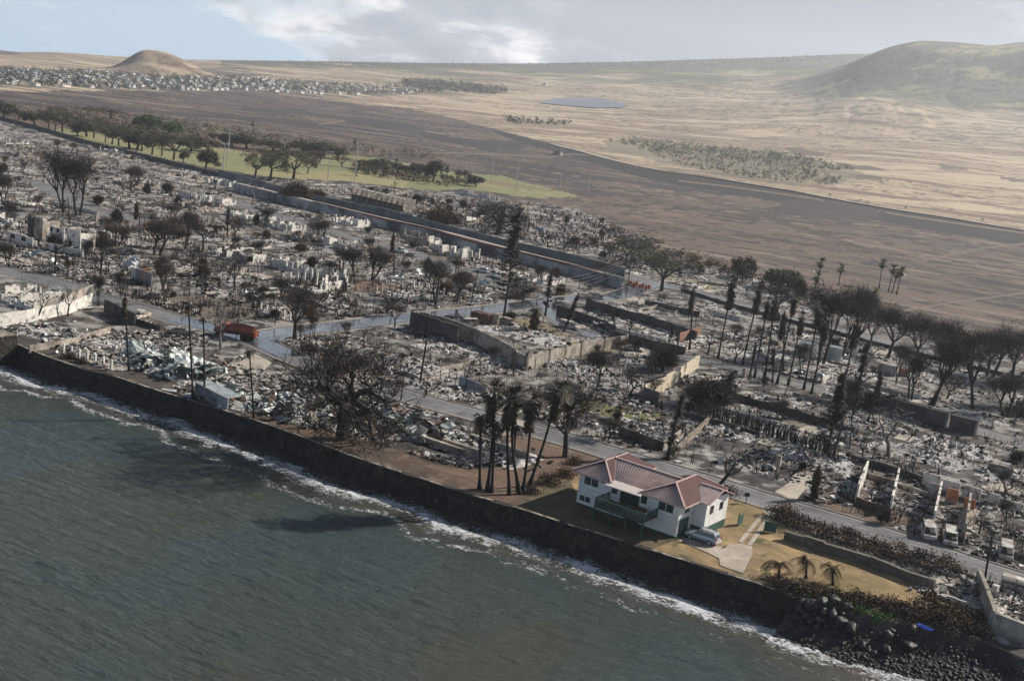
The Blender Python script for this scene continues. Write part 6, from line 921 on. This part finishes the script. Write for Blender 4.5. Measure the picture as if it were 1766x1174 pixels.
def car(kind, x, y, hx, hy, m, label, burned=True, name=None, cat='car', group='burned cars left in the town', p=None, auto=False):
    L_, W_, prof, (ca, cb, cc, cd), ht = CARK[kind]; p = P(x, y) if p is None else p; q = P(hx, hy) if burned is not None else P(hx, hy); hd = math.atan2(q[1] - p[1], q[0] - p[0]); r = root(name or ('burned_car' if burned else 'parked_car'), p + [0, 0, .02 if not burned else -.05], hd)
    mb = MB(); w2 = W_ / 2
    loft(mb, [[(x_, -w2 * .96, z0), (x_, -w2, (z0 + z1) / 2), (x_, -w2 * .92, z1), (x_, w2 * .92, z1), (x_, w2, (z0 + z1) / 2), (x_, w2 * .96, z0)] for x_, z0, z1 in prof]); zb = np.interp((ca + cd) / 2, [a[0] for a in prof], [a[2] for a in prof])
    if not burned:
        loft(mb, [[(ca, -w2 * .9, zb - .02), (ca, w2 * .9, zb - .02), (ca + .01, w2 * .88, zb), (ca + .01, -w2 * .88, zb)], [(cb, -w2 * .78, ht), (cb, w2 * .78, ht), (cb + .01, w2 * .76, ht + .04), (cb + .01, -w2 * .76, ht + .04)], [(cc, -w2 * .76, ht), (cc, w2 * .76, ht), (cc, w2 * .74, ht + .03), (cc, -w2 * .74, ht + .03)]]); mb2 = None
    else:
        for a, b in ((ca, cb), (cd, cc)):
            for sg in (-1, 1): mb.tube([(a, sg * w2 * .88, zb - .05), (b, sg * w2 * .76, ht)], [.07, .05], 4)
        for sg in (-1, 1): mb.tube([((cb + cc) / 2, sg * w2 * .84, zb - .05), ((cb + cc) / 2, sg * w2 * .76, ht)], [.06, .05], 4)
        mb.box(((cb + cc) / 2, 0, ht), (cc - cb + .15, W_ * .8, .06), tilt=[[1, 0, .05], [0, 1, .03], [-.05, 0, 1]])
    mb.build('body', m, r)
    g = MB()
    if not burned:
        for sg in (-1, 1): g.add([(ca + .1, sg * w2 * .905, zb + .03), (cd - .12, sg * w2 * .905, zb + .03), (cc - .02, sg * w2 * .79, ht - .07), (cb + .03, sg * w2 * .79, ht - .07)], [[0, 1, 2, 3]])
        g.build('side_window', M_glass, r); g = MB(); g.add([(cd + .04, -w2 * .84, zb + .01), (cd + .04, w2 * .84, zb + .01), (cc + .04, w2 * .72, ht - .04), (cc + .04, -w2 * .72, ht - .04)], [[0, 1, 2, 3]]); g.add([(cd + .02, -w2 * .88, zb - .01), (cd + .02, w2 * .88, zb - .01), (cc, w2 * .76, ht), (cc, -w2 * .76, ht)], [[0, 1, 2, 3]], None); g.build('windscreen', M_glass, r)
        g = MB(); g.add([(ca - .03, -w2 * .8, zb + .04), (ca - .03, w2 * .8, zb + .04), (cb - .03, w2 * .7, ht - .08), (cb - .03, -w2 * .7, ht - .08)], [[0, 1, 2, 3]]); g.build('rear_window', M_glass, r)
        for sg in (-1, 1): h_ = MB(); h_.box((prof[-2][0] + .1, sg * w2 * .7, .72), (.2, .34, .14)); h_.build('headlight', mat('headlight_lens', (0.7, 0.7, 0.7), .2, 0, 1, 0), r); h_ = MB(); h_.box((prof[0][0] - .0, sg * w2 * .84, .95), (.08, .22, .34)); h_.build('taillight', mat('taillight_lens', (0.45, 0.02, 0.02), .3, 0, 1, 0), r)
        b_ = MB(); b_.box((prof[0][0] - .03, 0, .5), (.1, W_ * .9, .2)); b_.build('bumper', M_steel, r)
        if kind == 'suv':
            for sg in (-1, 1): b_ = MB(); b_.bar((cb + .1, sg * w2 * .66, ht + .09), (cc - .1, sg * w2 * .66, ht + .09), .05, .05); b_.build('roof_rail', M_black, r)
    else: g.box(((ca + cd) / 2, 0, zb - .02), (cd - ca - .1, W_ * .8, .12)); g.build('gutted_cabin', M_black, r)
    for xx in (-L_ * .3, L_ * .31):
        for sg in (-1, 1):
            w_ = MB(); t = [(xx, sg * (w2 - .2), .33), (xx, sg * (w2 + .02), .33)]; w_.tube(t, .33 if not burned else .24, 12); wo = w_.build('wheel', M_tyre if not burned else M_rust, r)
            if not burned: h_ = MB(); h_.tube([(xx, sg * (w2 + .0), .33), (xx, sg * (w2 + .04), .33)], .19, 10); h_.build('rim', M_steel, wo)
    return tag(r, label, cat, group, pos=p, auto=auto)
M_silver = mat('silver_car_paint', (0.30, 0.32, 0.36), 0.25, 0.08, 2, 0, spec=0.6, metal=0.35)
car('suv', 1211, 932, 1150, 911, M_silver, 'clean silver estate car parked at the right corner of the white house', False, 'silver_car', group='parked cars')
M_ghost = mat('bleached_car_shell', (0.50, 0.48, 0.45), .8, .3, 2, .2, c2=(0.28, 0.23, 0.18))
for a in [('pickup', 242, 549, 200, 560, M_ghost, 'bleached white burned pickup beside the dark sooty wall'), ('pickup', 313, 576, 280, 574, M_car, 'burned pickup behind the crumpled roofs, near the wet road'), ('sedan', 868, 751, 840, 758, M_ghost, 'burned sedan with a white rear on the driveway behind the palms'), ('van', 1600, 925, 1608, 950, M_ghost, 'left burned van at the roadside'), ('van', 1637, 935, 1640, 960, M_ghost, 'right burned van at the roadside with a hollow windscreen'), ('van', 1733, 960, 1735, 990, M_ghost, 'burned van by the utility pole at the right edge'), ('van', 1758, 1022, 1780, 1028, M_ghost, 'white burned vehicle above the beach wall'), ('van', 806, 562, 770, 560, M_ghost, 'pale burned people carrier inside the boundary wall'), ('sedan', 778, 552, 760, 545, M_car, 'burned car beside the rusty brown shed'), ('van', 981, 566, 1010, 572, M_ghost, 'pale burned vehicle on the side street kerb'), ('van', 966, 530, 950, 528, M_ghost, 'burned van at the tip of the curved dark wall'), ('sedan', 1008, 513, 980, 512, M_car, 'left of two burned cars across the junction'), ('suv', 1028, 512, 1050, 514, M_car, 'right of two burned cars across the junction'), ('sedan', 1094, 605, 1120, 610, M_ghost, 'burned car on the side street beyond the tan wall'), ('suv', 878, 560, 900, 566, M_car, 'dark burned car on the slab inside the boundary wall'), ('sedan', 1258, 664, 1290, 672, M_car, 'burned car beside the black bush'), ('suv', 1434, 693, 1450, 700, M_ghost, 'burned white car on the right side street'), ('sedan', 474, 545, 445, 545, M_ghost, 'burned sedan left of the vase-shaped tree'), ('suv', 466, 508, 440, 510, M_ghost, 'burned car in front of the white columns'), ('suv', 447, 505, 420, 503, M_car, 'dark burned car in the wrecks near the white columns'), ('suv', 263, 515, 240, 512, M_car, 'burned car under the brown tree left of the coast road'), ('van', 1610, 718, 1650, 728, M_car, 'long burned vehicle behind the row of dark blocks'), ('suv', 574, 458, 600, 462, M_car, 'burned car below the white ruins'), ('sedan', 805, 475, 780, 470, M_car, 'burned car on the upper street before the pickup'), ('sedan', 500, 348, 480, 345, M_car, 'burned car below the canal bend'), ('van', 1728, 815, 1760, 822, M_car, 'long burned truck at the right edge'), ('sedan', 968, 716, 945, 722, M_car, 'black burned car across the road from the seawall palms'), ('sedan', 710, 442, 690, 436, M_car, 'burned car just behind the intact white pickup'), ('suv', 735, 434, 755, 440, M_car, 'burned car near the stepped ruin'), ('sedan', 445, 360, 430, 352, M_car, 'burned car at the cul-de-sac'), ('sedan', 380, 355, 400, 360, M_car, 'burned car at the end of the upper street')]: car(*a[:6], a[6])
for a in [('pickup', 692, 436, 670, 430, M_carw, 'intact white pickup parked on the upper street'), ('suv', 831, 470, 810, 466, M_carw, 'intact white car in front of the white pickup'), ('pickup', 855, 479, 835, 470, M_carw, 'intact white pickup by the burned conifer'), ('sedan', 800, 352, 820, 355, M_carw, 'pale car beyond the canal'), ('sedan', 932, 398, 950, 402, mat('blue_car', (0.20, 0.30, 0.50), .4, .1, 1, 0), 'light blue car beyond the canal')]: car(*a[:6], a[6], False, group='parked cars')
for x, y, k in [(1432, 342, 'van'), (1484, 350, 'sedan'), (1497, 353, 'sedan'), (1562, 364, 'pickup'), (1694, 385, 'pickup')]: q = PT(x, y - 3); q[2] += .6; car(k, x, y, x + 30, y + 8, M_carw, 'tiny white vehicle on the distant highway', False, p=q, group='vehicles on the distant highway', auto=True)
# red tanker truck
a_, b_ = P(437, 586), P(374, 576); hd = math.atan2((b_ - a_)[1], (b_ - a_)[0]); T_ = root('tanker_truck', P(406, 582), hd); M_redt = mat('dusty_red_paint', (0.22, 0.055, 0.035), .55, .35, .8, .1, c2=(0.27, 0.09, 0.055))
mb = MB(); mb.box((0, 0, .85), (8.0, .9, .3)); mb.build('chassis', M_black, T_)
mb = MB(); loft(mb, [[(x, math.cos(t) * 1.12 * s, 1.95 + math.sin(t) * .88 * s) for t in np.linspace(0, 6.283, 17)[:-1]] for x, s in ((-3.9, .8), (-3.75, .97), (-3.6, 1), (1.1, 1), (1.25, .97), (1.35, .8))]); mb.build('tank', M_redt, T_, True); mb = MB(); mb.box((-1.2, 0, 2.86), (3.4, .7, .1)); mb.box((-1.2, 0, 2.95), (.6, .6, .12)); mb.build('tank_walkway', M_rust, T_)
mb = MB(); loft(mb, [[(x, -1.12, .8), (x, 1.12, .8), (x, 1.05, z), (x, -1.05, z)] for x, z in ((1.7, 2.5), (1.75, 2.75), (2.9, 2.75), (3.25, 1.95))]); cb_ = mb.build('cab', M_redt, T_); mb = MB(); loft(mb, [[(x, -.95, .8), (x, .95, .8), (x, .9, z), (x, -.9, z)] for x, z in ((3.2, 1.85), (4.1, 1.7), (4.3, 1.3))]); mb.build('hood', M_redt, T_)
mb = MB(); mb.add([(2.93, -.95, 2.68), (2.93, .95, 2.68), (3.27, .98, 2.0), (3.27, -.98, 2.0)], [[0, 1, 2, 3]]); mb.build('windscreen', M_glass, cb_)
for sg in (-1, 1): mb = MB(); mb.add([(1.95, sg * 1.13, 1.85), (3.0, sg * 1.13, 1.85), (2.8, sg * 1.09, 2.6), (1.95, sg * 1.09, 2.6)], [[0, 1, 2, 3]]); mb.build('side_window', M_glass, cb_)
for xx in (-3.1, -1.8, 3.35):
    for sg in (-1, 1): mb = MB(); mb.tube([(xx, sg * .75, .52), (xx, sg * 1.15, .52)], .52, 14); wo = mb.build('wheel', M_tyre, T_); mb = MB(); mb.tube([(xx, sg * 1.15, .52), (xx, sg * 1.18, .52)], .26, 10); mb.build('rim', M_rust, wo)
mb = MB(); mb.box((-4.15, 0, 1.3), (.5, 2.0, 1.1)); mb.box((-4.35, .5, 1.0), (.3, .5, .7)); mb.build('rear_valve_box', mat('orange_red_gear', (0.38, 0.11, 0.05), .6, .4, 2, .1), T_)
for sg in (-1, 1): mb = MB(); mb.box((-4.43, sg * .8, 1.55), (.05, .3, .3)); mb.build('taillight', mat('taillight_lens', (0.45, 0.02, 0.02), .3, 0, 1, 0), T_); mb = MB(); mb.box((4.28, sg * .7, 1.15), (.08, .25, .25)); mb.build('headlight', mat('headlight_lens', (0.7, 0.7, 0.7), .2, 0, 1, 0), T_); mb = MB(); mb.box((-2.4, sg * 1.1, 1.12), (2.9, .12, .12)); mb.build('mudguard', M_redt, T_)
tag(T_, 'dusty red water tanker truck standing on the wet coast road', 'truck', pos=P(406, 582))
r = root('brown_shed', P(832, 556), rotz); mb = MB(); mb.box((0, 0, 1.2), (5.2, 3, 2.4)); mb.build('wall', mat('rusty_brown_sheet', (0.13, 0.07, 0.05), .8, .4, 1.2, .2), r); mb = MB(); mb.box((3.6, 0, 1.4), (1.9, .3, 2.8)); mb.build('pale_panel', M_conc, r); tag(r, 'rusty brown shed with a pale panel beside the wet road', 'shed', pos=P(832, 556))
for k, (x, y) in enumerate([(1387, 600), (1432, 606), (1462, 600)]):
    r = root('storage_tank', P(x + 5, y + 14)); mb = MB(); mb.tube([(0, 0, 0), (0, 0, 3.2)], 2.2 if k != 2 else 1.6, 20); mb.build('drum', M_tin2 if k == 1 else M_white, r, True); mb = MB(); mb.tube([(0, 0, 3.2), (0, 0, 3.35)], 1.9 if k != 2 else 1.3, 20); mb.build('lid', M_tin, r); tag(r, ['left white tank behind the black palms', 'middle ribbed grey tank between the black grove trunks', 'right pale tank behind the black grove'][k], 'tank', pos=P(x, y + 14))
r = root('burned_block_house', P(1646 - 115, 645), rotz); mb = MB(); mb.box((0, 0, 1.3), (4.4, 3.4, 2.6)); mb.build('wall', mat('brown_white_plaster', (0.22, 0.17, 0.15), .9, .3, .8, .2, c2=(0.36, 0.35, 0.35)), r); mb = MB(); jag(mb, (2.2, 1.8), (4.6, 2.2), 1.4, 2.4, gap=.1); mb.build('wing_wall', mat('orange_plaster', (0.38, 0.16, 0.08)), r); tag(r, 'small brown and white block house with an orange wing wall', 'burned house', pos=P(1531, 645))
# orange barriers
M_or = mat('orange_plastic', (0.62, 0.10, 0.03), .5, .25, 2, 0)
for k in range(7):
    q = P(1088 + k * 5.2, 489 + k * 1.1 + (k % 2) * 2.6); r = root('traffic_barrier', q, rotz + .2); mb = MB(); mb.add([(-.45, -.25, 0), (.45, -.25, 0), (.45, .25, 0), (-.45, .25, 0), (-.42, -.1, .8), (.42, -.1, .8), (.42, .1, .8), (-.42, .1, .8)], BOXF); mb.build('barrier_body', M_or, r); tag(r, 'orange plastic road barrier in the row across the bypass turning', 'barrier', 'orange barriers across the bypass turning', pos=q)
# mailbox, gate posts
r = root('mailbox', P(1286, 868)); mb = MB(); mb.tube([(0, 0, 0), (0, 0, 1.2)], .06, 6); mb.build('post', M_char, r); mb = MB(); mb.box((0, 0, 1.4), (.6, .45, .5), .4); mb.build('box', M_black, r); tag(r, 'black mailbox on a post beside the coast road', 'mailbox', pos=P(1286, 868))
for x, y, lb, rz_ in ((1276, 905, 'left green wooden gate panel standing on the lawn', 1.0), (1328, 918, 'right green wooden gate panel near the hedge', -.2)):
    r = root('gate_panel', P(x, y), rz_); mb = MB(); mb.box((0, 0, .8), (1.5, .1, 1.4)); mb.build('panel', M_hgl, r); mb = MB(); mb.box((-.82, 0, .95), (.14, .14, 1.9)); mb.build('post', M_hg, r); tag(r, lb, 'gate', pos=P(x, y))
# fence posts behind the low garden wall and below the tan wall
for k, (x, y) in enumerate([(759, 650), (774, 646), (787, 648), (801, 644), (814, 641), (828, 638), (840, 636), (852, 634), (877, 632), (922, 632), (941, 638), (960, 645), (978, 652), (996, 660), (1016, 668), (1060, 680), (1078, 686)]):
    r = root('fence_post', P(x, y + 4)); mb = MB(); mb.box((0, 0, .85), (.2, .2, 1.8 if k < 9 else 2.4)); mb.build('post_shaft', M_conc, r); mb = MB(); mb.box((0, 0, 1.76 if k < 9 else 2.08), (.26, .26, .06)); mb.build('cap', M_conc, r); tag(r, 'pale concrete fence post ' + ('behind the low tan garden wall' if k < 9 else 'on the line below the pillared tan wall'), 'fence post', 'pale concrete fence posts', pos=P(x, y), auto=True)
# ---------------------------------------------------------------- poles
def pole(bx, by, tx, ty, kind, label, rad=.14, m=None, group='utility poles'):
    p = P(bx, by); s = mpp(p); d = ray(tx, ty); nrm = fwd * [1, 1, 0]; t = (p @ nrm) / (d @ nrm); top = np.array([0, 0, CZ]) + d * t - p; r = root({'util': 'utility_pole', 'flood': 'floodlight_pole', 'lamp': 'street_lamp', 'post': 'steel_post', 'charred': 'charred_pole'}[kind], p); mb = MB(); mb.tube([(0, 0, -.1), top / 2, top], [rad, rad * .9, rad * .7], 7); mb.build('pole', m or (M_char if kind in ('util', 'charred') else M_steel), r, True); z = top[2]
    if kind == 'util':
        for h in (.93, .86): mb = MB(); mb.bar(top * h - np.array([*(ED * 1.1), 0]), top * h + np.array([*(ED * 1.1), 0]), .12, .12); mb.build('crossarm', m or M_char, r)
        mb = MB(); mb.tube([top * .8 + [.3, 0, 0], top * .8 + [.3, 0, .7]], .2, 8); mb.build('transformer', M_steel, r)
    if kind == 'flood':
        for h in (.0, .5): mb = MB(); mb.bar(top + np.array([-1.9, 0, -h]), top + np.array([1.9, 0, -h]), .14, .14); mb.build('crossarm', M_steel, r)
        for k in range(5): mb = MB(); mb.box(top + np.array([-1.7 + k * .85, -.25, .15]), (.5, .4, .5)); mb.build('floodlight', M_steel, r)
    if kind == 'lamp': mb = MB(); mb.tube([top, top + [1.2, 0, .5], top + [2.2, 0, .5]], .06, 5); mb.build('arm', M_steel, r); mb = MB(); mb.box(top + [2.4, 0, .45], (.7, .3, .15)); mb.build('lamp_head', M_steel, r)
    return tag(r, label, 'pole' if kind != 'lamp' else 'street lamp', group, pos=p), top + p
gf = 'floodlight poles round the sports field'
for bx, by, tx, ty in [(391, 286, 397, 224), (384, 295, 388, 248), (489, 268, 491, 246), (565, 310, 570, 262), (611, 318, 618, 253), (847, 311, 852, 262), (888, 328, 897, 273), (803, 295, 805, 272), (965, 326, 968, 293), (1012, 343, 1017, 302), (207, 222, 208, 206), (225, 222, 227, 206), (815, 300, 817, 276)]: o, _ = pole(bx, by, tx, ty, 'flood', 'slim steel floodlight mast ' + where(bx, by), .28, group=gf); REG[-1][4] = True
W1 = pole(1082, 494, 1091, 436, 'util', 'grey utility pole with wires beside the orange barriers', .18, M_bark)[1]; W2 = pole(925, 520, 935, 478, 'util', 'grey utility pole on the corner of the wet junction', .13, M_pale)[1]
W3 = pole(724, 662, 740, 558, 'charred', 'thick charred pole standing by the coast road bend', .2)[1]; W4 = pole(691, 690, 698, 638, 'charred', 'short charred pole at the edge of the huge black tree', .12)[1]; pole(1152, 792, 1172, 690, 'charred', 'charred slanting pole by the stacked stone wall', .22); W5 = pole(1698, 1000, 1711, 922, 'util', 'black utility pole by the right stretch of coast road', .15)[1]
for a in [(445, 488, 448, 446, 'post', 'grey steel pole in front of the cream notched ruin', .13), (1074, 652, 1083, 608, 'post', 'pale steel post standing in rubble', .16, M_white), (731, 500, 740, 440, 'charred', 'charred pole left of the burned conifer', .14), (812, 525, 826, 462, 'charred', 'leaning charred pole between the dense trees and conifer', .14), (672, 560, 680, 515, 'charred', 'charred pole on the far kerb of the wet street', .12), (660, 640, 664, 590, 'charred', 'thin charred pole in the wide pale rubble lot', .1), (532, 612, 536, 560, 'charred', 'charred post at the wet road bend', .12), (474, 560, 478, 522, 'charred', 'charred post beside the burned sedan', .1), (585, 292, 586, 280, 'post', 'tiny field marker post', .2), (1305, 660, 1306, 620, 'post', 'thin pale post on the right side street', .06), (1465, 775, 1476, 640, 'charred', 'very tall thin charred pole right of the grove', .12), (1245, 640, 1246, 628, 'post', 'white marker post at the side street bend', .08)]: pole(*a[:5], a[5], a[6], a[7] if len(a) > 7 else None, 'poles')
for bx, by, tx, ty, lb in [(702, 418, 702, 398, 'curved street lamp in front of the canal wall'), (408, 332, 410, 310, 'street lamp with a round head at the canal bend'), (178, 270, 180, 250, 'street lamp near the umbrella trees'), (522, 372, 532, 342, 'street lamp beside the brown canal bush')]: pole(bx, by, tx, ty, 'lamp', lb, .09, group='street lamps')
def wire(a, b, sag, n=12):
    mb = MB(); t = np.linspace(0, 1, n)[:, None]; p = a * (1 - t) + b * t; p[:, 2] -= (4 * t * (1 - t))[:, 0] * sag; p0 = p[0].copy(); mb.tube(p - p0, .025, 3, cap=False); r = mb.build('overhead_wire', M_steel); r.location = p0; return r
for k, dz in enumerate((0, -.8, -1.6, -2.6)): tag(wire(W1 + [0, 0, dz - .4], W2 + [0, 0, dz * .5 - .4], 2.5 + k * .5), 'sagging overhead wire between the two grey poles at the junction', 'wire', 'overhead wires at the junction', pos=(W1 + W2) / 2)
for k, dz in enumerate((0, -.7, -1.4)): tag(wire(W2 + [0, 0, dz - .4], np.array([*P(700, 556)[:2], G + 3.5 + dz * .3]), 1.5), 'overhead wire dropping from the junction pole toward the wet street', 'wire', 'overhead wires at the junction', pos=(W2))
# ---------------------------------------------------------------- distant settlement, thickets
def house_mesh(k):
    mb = MB(); w_, d_, h = [(13, 9, 3.2), (11, 10, 3.4), (16, 9, 3.2), (10, 8, 5.5), (14, 12, 3.2), (18, 10, 4)][k % 6]; wc = [(0.62, 0.6, 0.56), (0.5, 0.48, 0.44), (0.7, 0.68, 0.64)][k % 3]; rc = [(0.55, 0.56, 0.58), (0.30, 0.33, 0.38), (0.42, 0.38, 0.34), (0.22, 0.25, 0.30), (0.65, 0.64, 0.62), (0.34, 0.24, 0.2)][k % 6]
    mb.box((0, 0, h / 2 - .5), (w_, d_, h + 1), color=wc); e = .7; z1 = h + 2.1
    mb.add([(-w_ / 2 - e, -d_ / 2 - e, h), (w_ / 2 + e, -d_ / 2 - e, h), (w_ / 2 + e, d_ / 2 + e, h), (-w_ / 2 - e, d_ / 2 + e, h), (-w_ / 2 + 2.5, 0, z1), (w_ / 2 - 2.5, 0, z1)], [[0, 1, 5, 4], [2, 3, 4, 5], [1, 2, 5, 5], [3, 0, 4, 4]], color=rc); o = mb.build('far_house', mat('distant_house_paint', attr=True, rough=.8, var=.1, scale=1, bump=0)); me = o.data; bpy.data.objects.remove(o); return me
HM = [house_mesh(k) for k in range(6)]; placed = []; tries = 0
SET = [(-20, 122), (0, 120), (150, 124), (270, 131), (420, 133), (560, 144), (720, 149), (780, 160), (600, 166), (420, 156), (300, 157), (0, 147), (-20, 150)]
while len(placed) < 296 and tries < 6000:
    tries += 1; x, y = random.uniform(-20, 720), random.uniform(120, 166)
    if not inpoly(np.array([x]), np.array([y]), SET)[0] or (x > 560 and random.random() < .6): continue
    q = PT(x, y)
    if any(math.hypot(q[0] - a[0], q[1] - a[1]) < 15 for a in placed): continue
    placed.append(q); o = bpy.data.objects.new('far_house', HM[random.randrange(6)]); col.objects.link(o); o.location = q; o.rotation_euler = (0, 0, rotz + random.choice([0, 1.57]) + random.gauss(0, .1)); o.scale = (.68, .68, .8); tag(o, 'small pale house in the distant settlement under the golden hills', 'house', 'houses of the distant settlement')
for x, y, w_, lb in ((440, 154, 26, 'long pale warehouse at the edge of the distant settlement'), (820, 151, 18, 'white farm building right of the distant woods'), (848, 156, 12, 'small white building near the distant woods'), (940, 147, 9, 'lone white hut on the golden slope')):
    q = PT(x, y); r = root('far_building', q, rotz); mb = MB(); mb.box((0, 0, 2.4), (w_ * 1.1, 9, 5)); mb.build('wall', M_white, r); mb = MB(); mb.box((0, 0, 5.05), (w_ * 1.1 + 1, 10, .5)); mb.build('roof', mat('pale_blue_roof', (0.42, 0.52, 0.60), .6, .1, 1, 0), r); tag(r, lb, 'building', pos=q)
q = PT(962, 268); r = root('concrete_hut', q, rotz); mb = MB(); mb.box((0, 0, 2), (9, 6, 5)); mb.build('wall', M_conc, r); mb = MB(); mb.box((0, 0, 4.6), (9.4, 6.4, .3)); mb.build('roof', M_dark, r); tag(r, 'lone grey concrete hut on the burned field below the highway', 'hut', pos=q)
def clumps(name, poly, n, leaf, rad, per, m_, label, x0=None, zmul=1.0, thing=False):
    poly = np.array(poly); C = []; k = 0
    while len(C) < n and k < n * 20:
        k += 1; x, y = random.uniform(poly[:, 0].min(), poly[:, 0].max()), random.uniform(poly[:, 1].min(), poly[:, 1].max())
        if inpoly(np.array([x]), np.array([y]), poly)[0]: C.append(PT(x, y))
    C = np.array(C); mb = MB()
    for c in C: rr_ = rad * random.uniform(.5, 1.3); leafcloud(mb, [c + [0, 0, rr_ * .7 * zmul]], rr_ * .45, per, leaf, flat=zmul)
    o = mb.build(name, m_); o['kind'] = 'stuff'; o['label'] = label; o['category'] = 'vegetation'
M_fg = mat('distant_green', (0.11, 0.125, 0.06), .9, .4, .05, 0); M_fb = mat('distant_brush', (0.17, 0.145, 0.115), .9, .4, .05, 0, c2=(0.08, 0.08, 0.05)); M_fd = mat('distant_trees', (0.055, 0.065, 0.045), .9, .4, .05, 0)
clumps('settlement_woods', SET, 1300, 1.3, 5.5, 20, M_fd, 'dark garden trees between the distant houses'); clumps('distant_woods', [(690, 142), (740, 140), (810, 148), (880, 158), (860, 164), (760, 158), (700, 152)], 220, 2, 9, 40, M_fd, 'dark wood on the slope right of the distant settlement')
clumps('green_thicket', [(1040, 243), (1100, 241), (1250, 254), (1340, 263), (1420, 280), (1480, 296), (1400, 292), (1250, 275), (1120, 262)], 520, .7, 3.6, 34, M_fg, 'green thicket on the dry plain beyond the highway'); clumps('grey_brush', [(1110, 262), (1250, 272), (1400, 292), (1450, 305), (1440, 322), (1300, 308), (1180, 288)], 460, .6, 2.8, 24, M_fb, 'leafless grey brush in front of the green thicket')
clumps('roadside_trees', [(855, 204), (900, 206), (985, 212), (980, 216), (890, 214)], 60, 1.2, 5, 34, M_fd, 'line of dark trees beside the dry plain track'); clumps('field_scrub', [(0, 186), (200, 192), (330, 215), (600, 252), (760, 268), (760, 276), (600, 266), (420, 250), (200, 226), (0, 205)], 520, .6, 3.2, 30, M_fb, 'leafless scrub belt behind the umbrella trees'); clumps('field_scrub', [(600, 284), (680, 290), (800, 312), (850, 322), (760, 322), (640, 306)], 200, .45, 2.6, 34, M_twigb, 'scrub strip across the sports field'); clumps('verge_scrub', [(1040, 385), (1140, 430), (1260, 465), (1400, 505), (1560, 550), (1760, 605), (1760, 625), (1540, 572), (1300, 500), (1140, 455), (1000, 380)], 420, .4, 1.9, 26, M_twig, 'burned brush along the inland edge of the town'); clumps('ridge_trees', [(500, 104), (900, 108), (1200, 104), (1450, 94), (1450, 104), (1200, 114), (900, 118), (500, 114)], 420, 1.5, 5, 14, M_fd, 'scattered trees on the far ridge'); 0 and clumps('mountain_brush', [(1390, 150), (1470, 110), (1590, 80), (1766, 85), (1766, 150), (1600, 150), (1500, 165)], 500, 2.5, 8, 16, M_fd, 'dark brush on the mountain slope')
# ---------------------------------------------------------------- labels: tell look-alikes apart
from collections import defaultdict
ORD = ['leftmost', 'second from left', 'third from left', 'fourth from left', 'fifth from left', 'sixth from left', 'seventh from left', 'eighth from left', 'ninth from left', 'tenth from left']
byl = defaultdict(list)
for e_ in REG: byl[e_[1]].append(e_)
for lb, es in byl.items():
    if len(es) > 10:
        for e_ in es:
            if 'group' not in e_[0]: e_[0]['group'] = lb[:40]
    if 1 < len(es) <= 10 and all(x[4] for x in es):
        es.sort(key=lambda q: q[2])
        for k, e_ in enumerate(es):
            w_ = ORD[k] if k < len(es) - 1 else 'rightmost'; e_[0]['label'] = w_ + ' ' + lb
for e_ in REG:
    ws = e_[0]['label'].split()
    if len(ws) > 16: e_[0]['label'] = e_[0]['label'].replace('tall palm with half scorched fronds', 'half scorched palm').replace('burned palm with a hanging brown skirt', 'brown-skirted palm').replace('palm wrapped in dead black fronds', 'black shaggy palm').replace('ash heap with jagged standing walls', 'jagged walled ash heap').replace('ash heap with a row of posts', 'ash heap with posts').replace('ash heap with a lone chimney block', 'chimney ash heap').replace('flat grey ash and debris heap', 'grey ash heap').replace('ash heap with low wall stubs', 'stub walled ash heap').replace('slim steel floodlight mast', 'floodlight mast').replace('the tall palms on the seawall', 'the seawall palms').replace('the corner of the long boundary wall', 'the boundary wall corner').replace('the densest black tree on the right', 'the densest black tree').replace('the white house with the red roof', 'the white house')
for o in list(bpy.data.objects):
    if o.type == 'MESH' and len(o.data.polygons) == 0: bpy.data.objects.remove(o)
# ---------------------------------------------------------------- haze
me = bpy.data.meshes.new('haze'); hx0, hx1, hy0, hy1, hz0, hz1 = -5500.0, 5600.0, -300.0, 7700.0, -4.0, 700.0
me.from_pydata([(x, y, z) for z in (hz0, hz1) for x, y in ((hx0, hy0), (hx1, hy0), (hx1, hy1), (hx0, hy1))], [], [(0, 3, 2, 1), (4, 5, 6, 7), (0, 1, 5, 4), (1, 2, 6, 5), (2, 3, 7, 6), (3, 0, 4, 7)])
hz = bpy.data.objects.new('haze', me); col.objects.link(hz); hz['kind'] = 'stuff'; hz['label'] = 'pale haze in the air over the town and hills'; hz['category'] = 'haze'
m = bpy.data.materials.new('haze_air'); m.use_nodes = True; t = m.node_tree; t.nodes.clear(); o_ = t.nodes.new('ShaderNodeOutputMaterial'); v = t.nodes.new('ShaderNodeVolumePrincipled'); v.inputs['Density'].default_value = 0.78e-4; v.inputs['Color'].default_value = (0.88, 0.92, 1.0, 1); v.inputs['Anisotropy'].default_value = 0.45; t.links.new(v.outputs[0], o_.inputs['Volume']); me.materials.append(m)
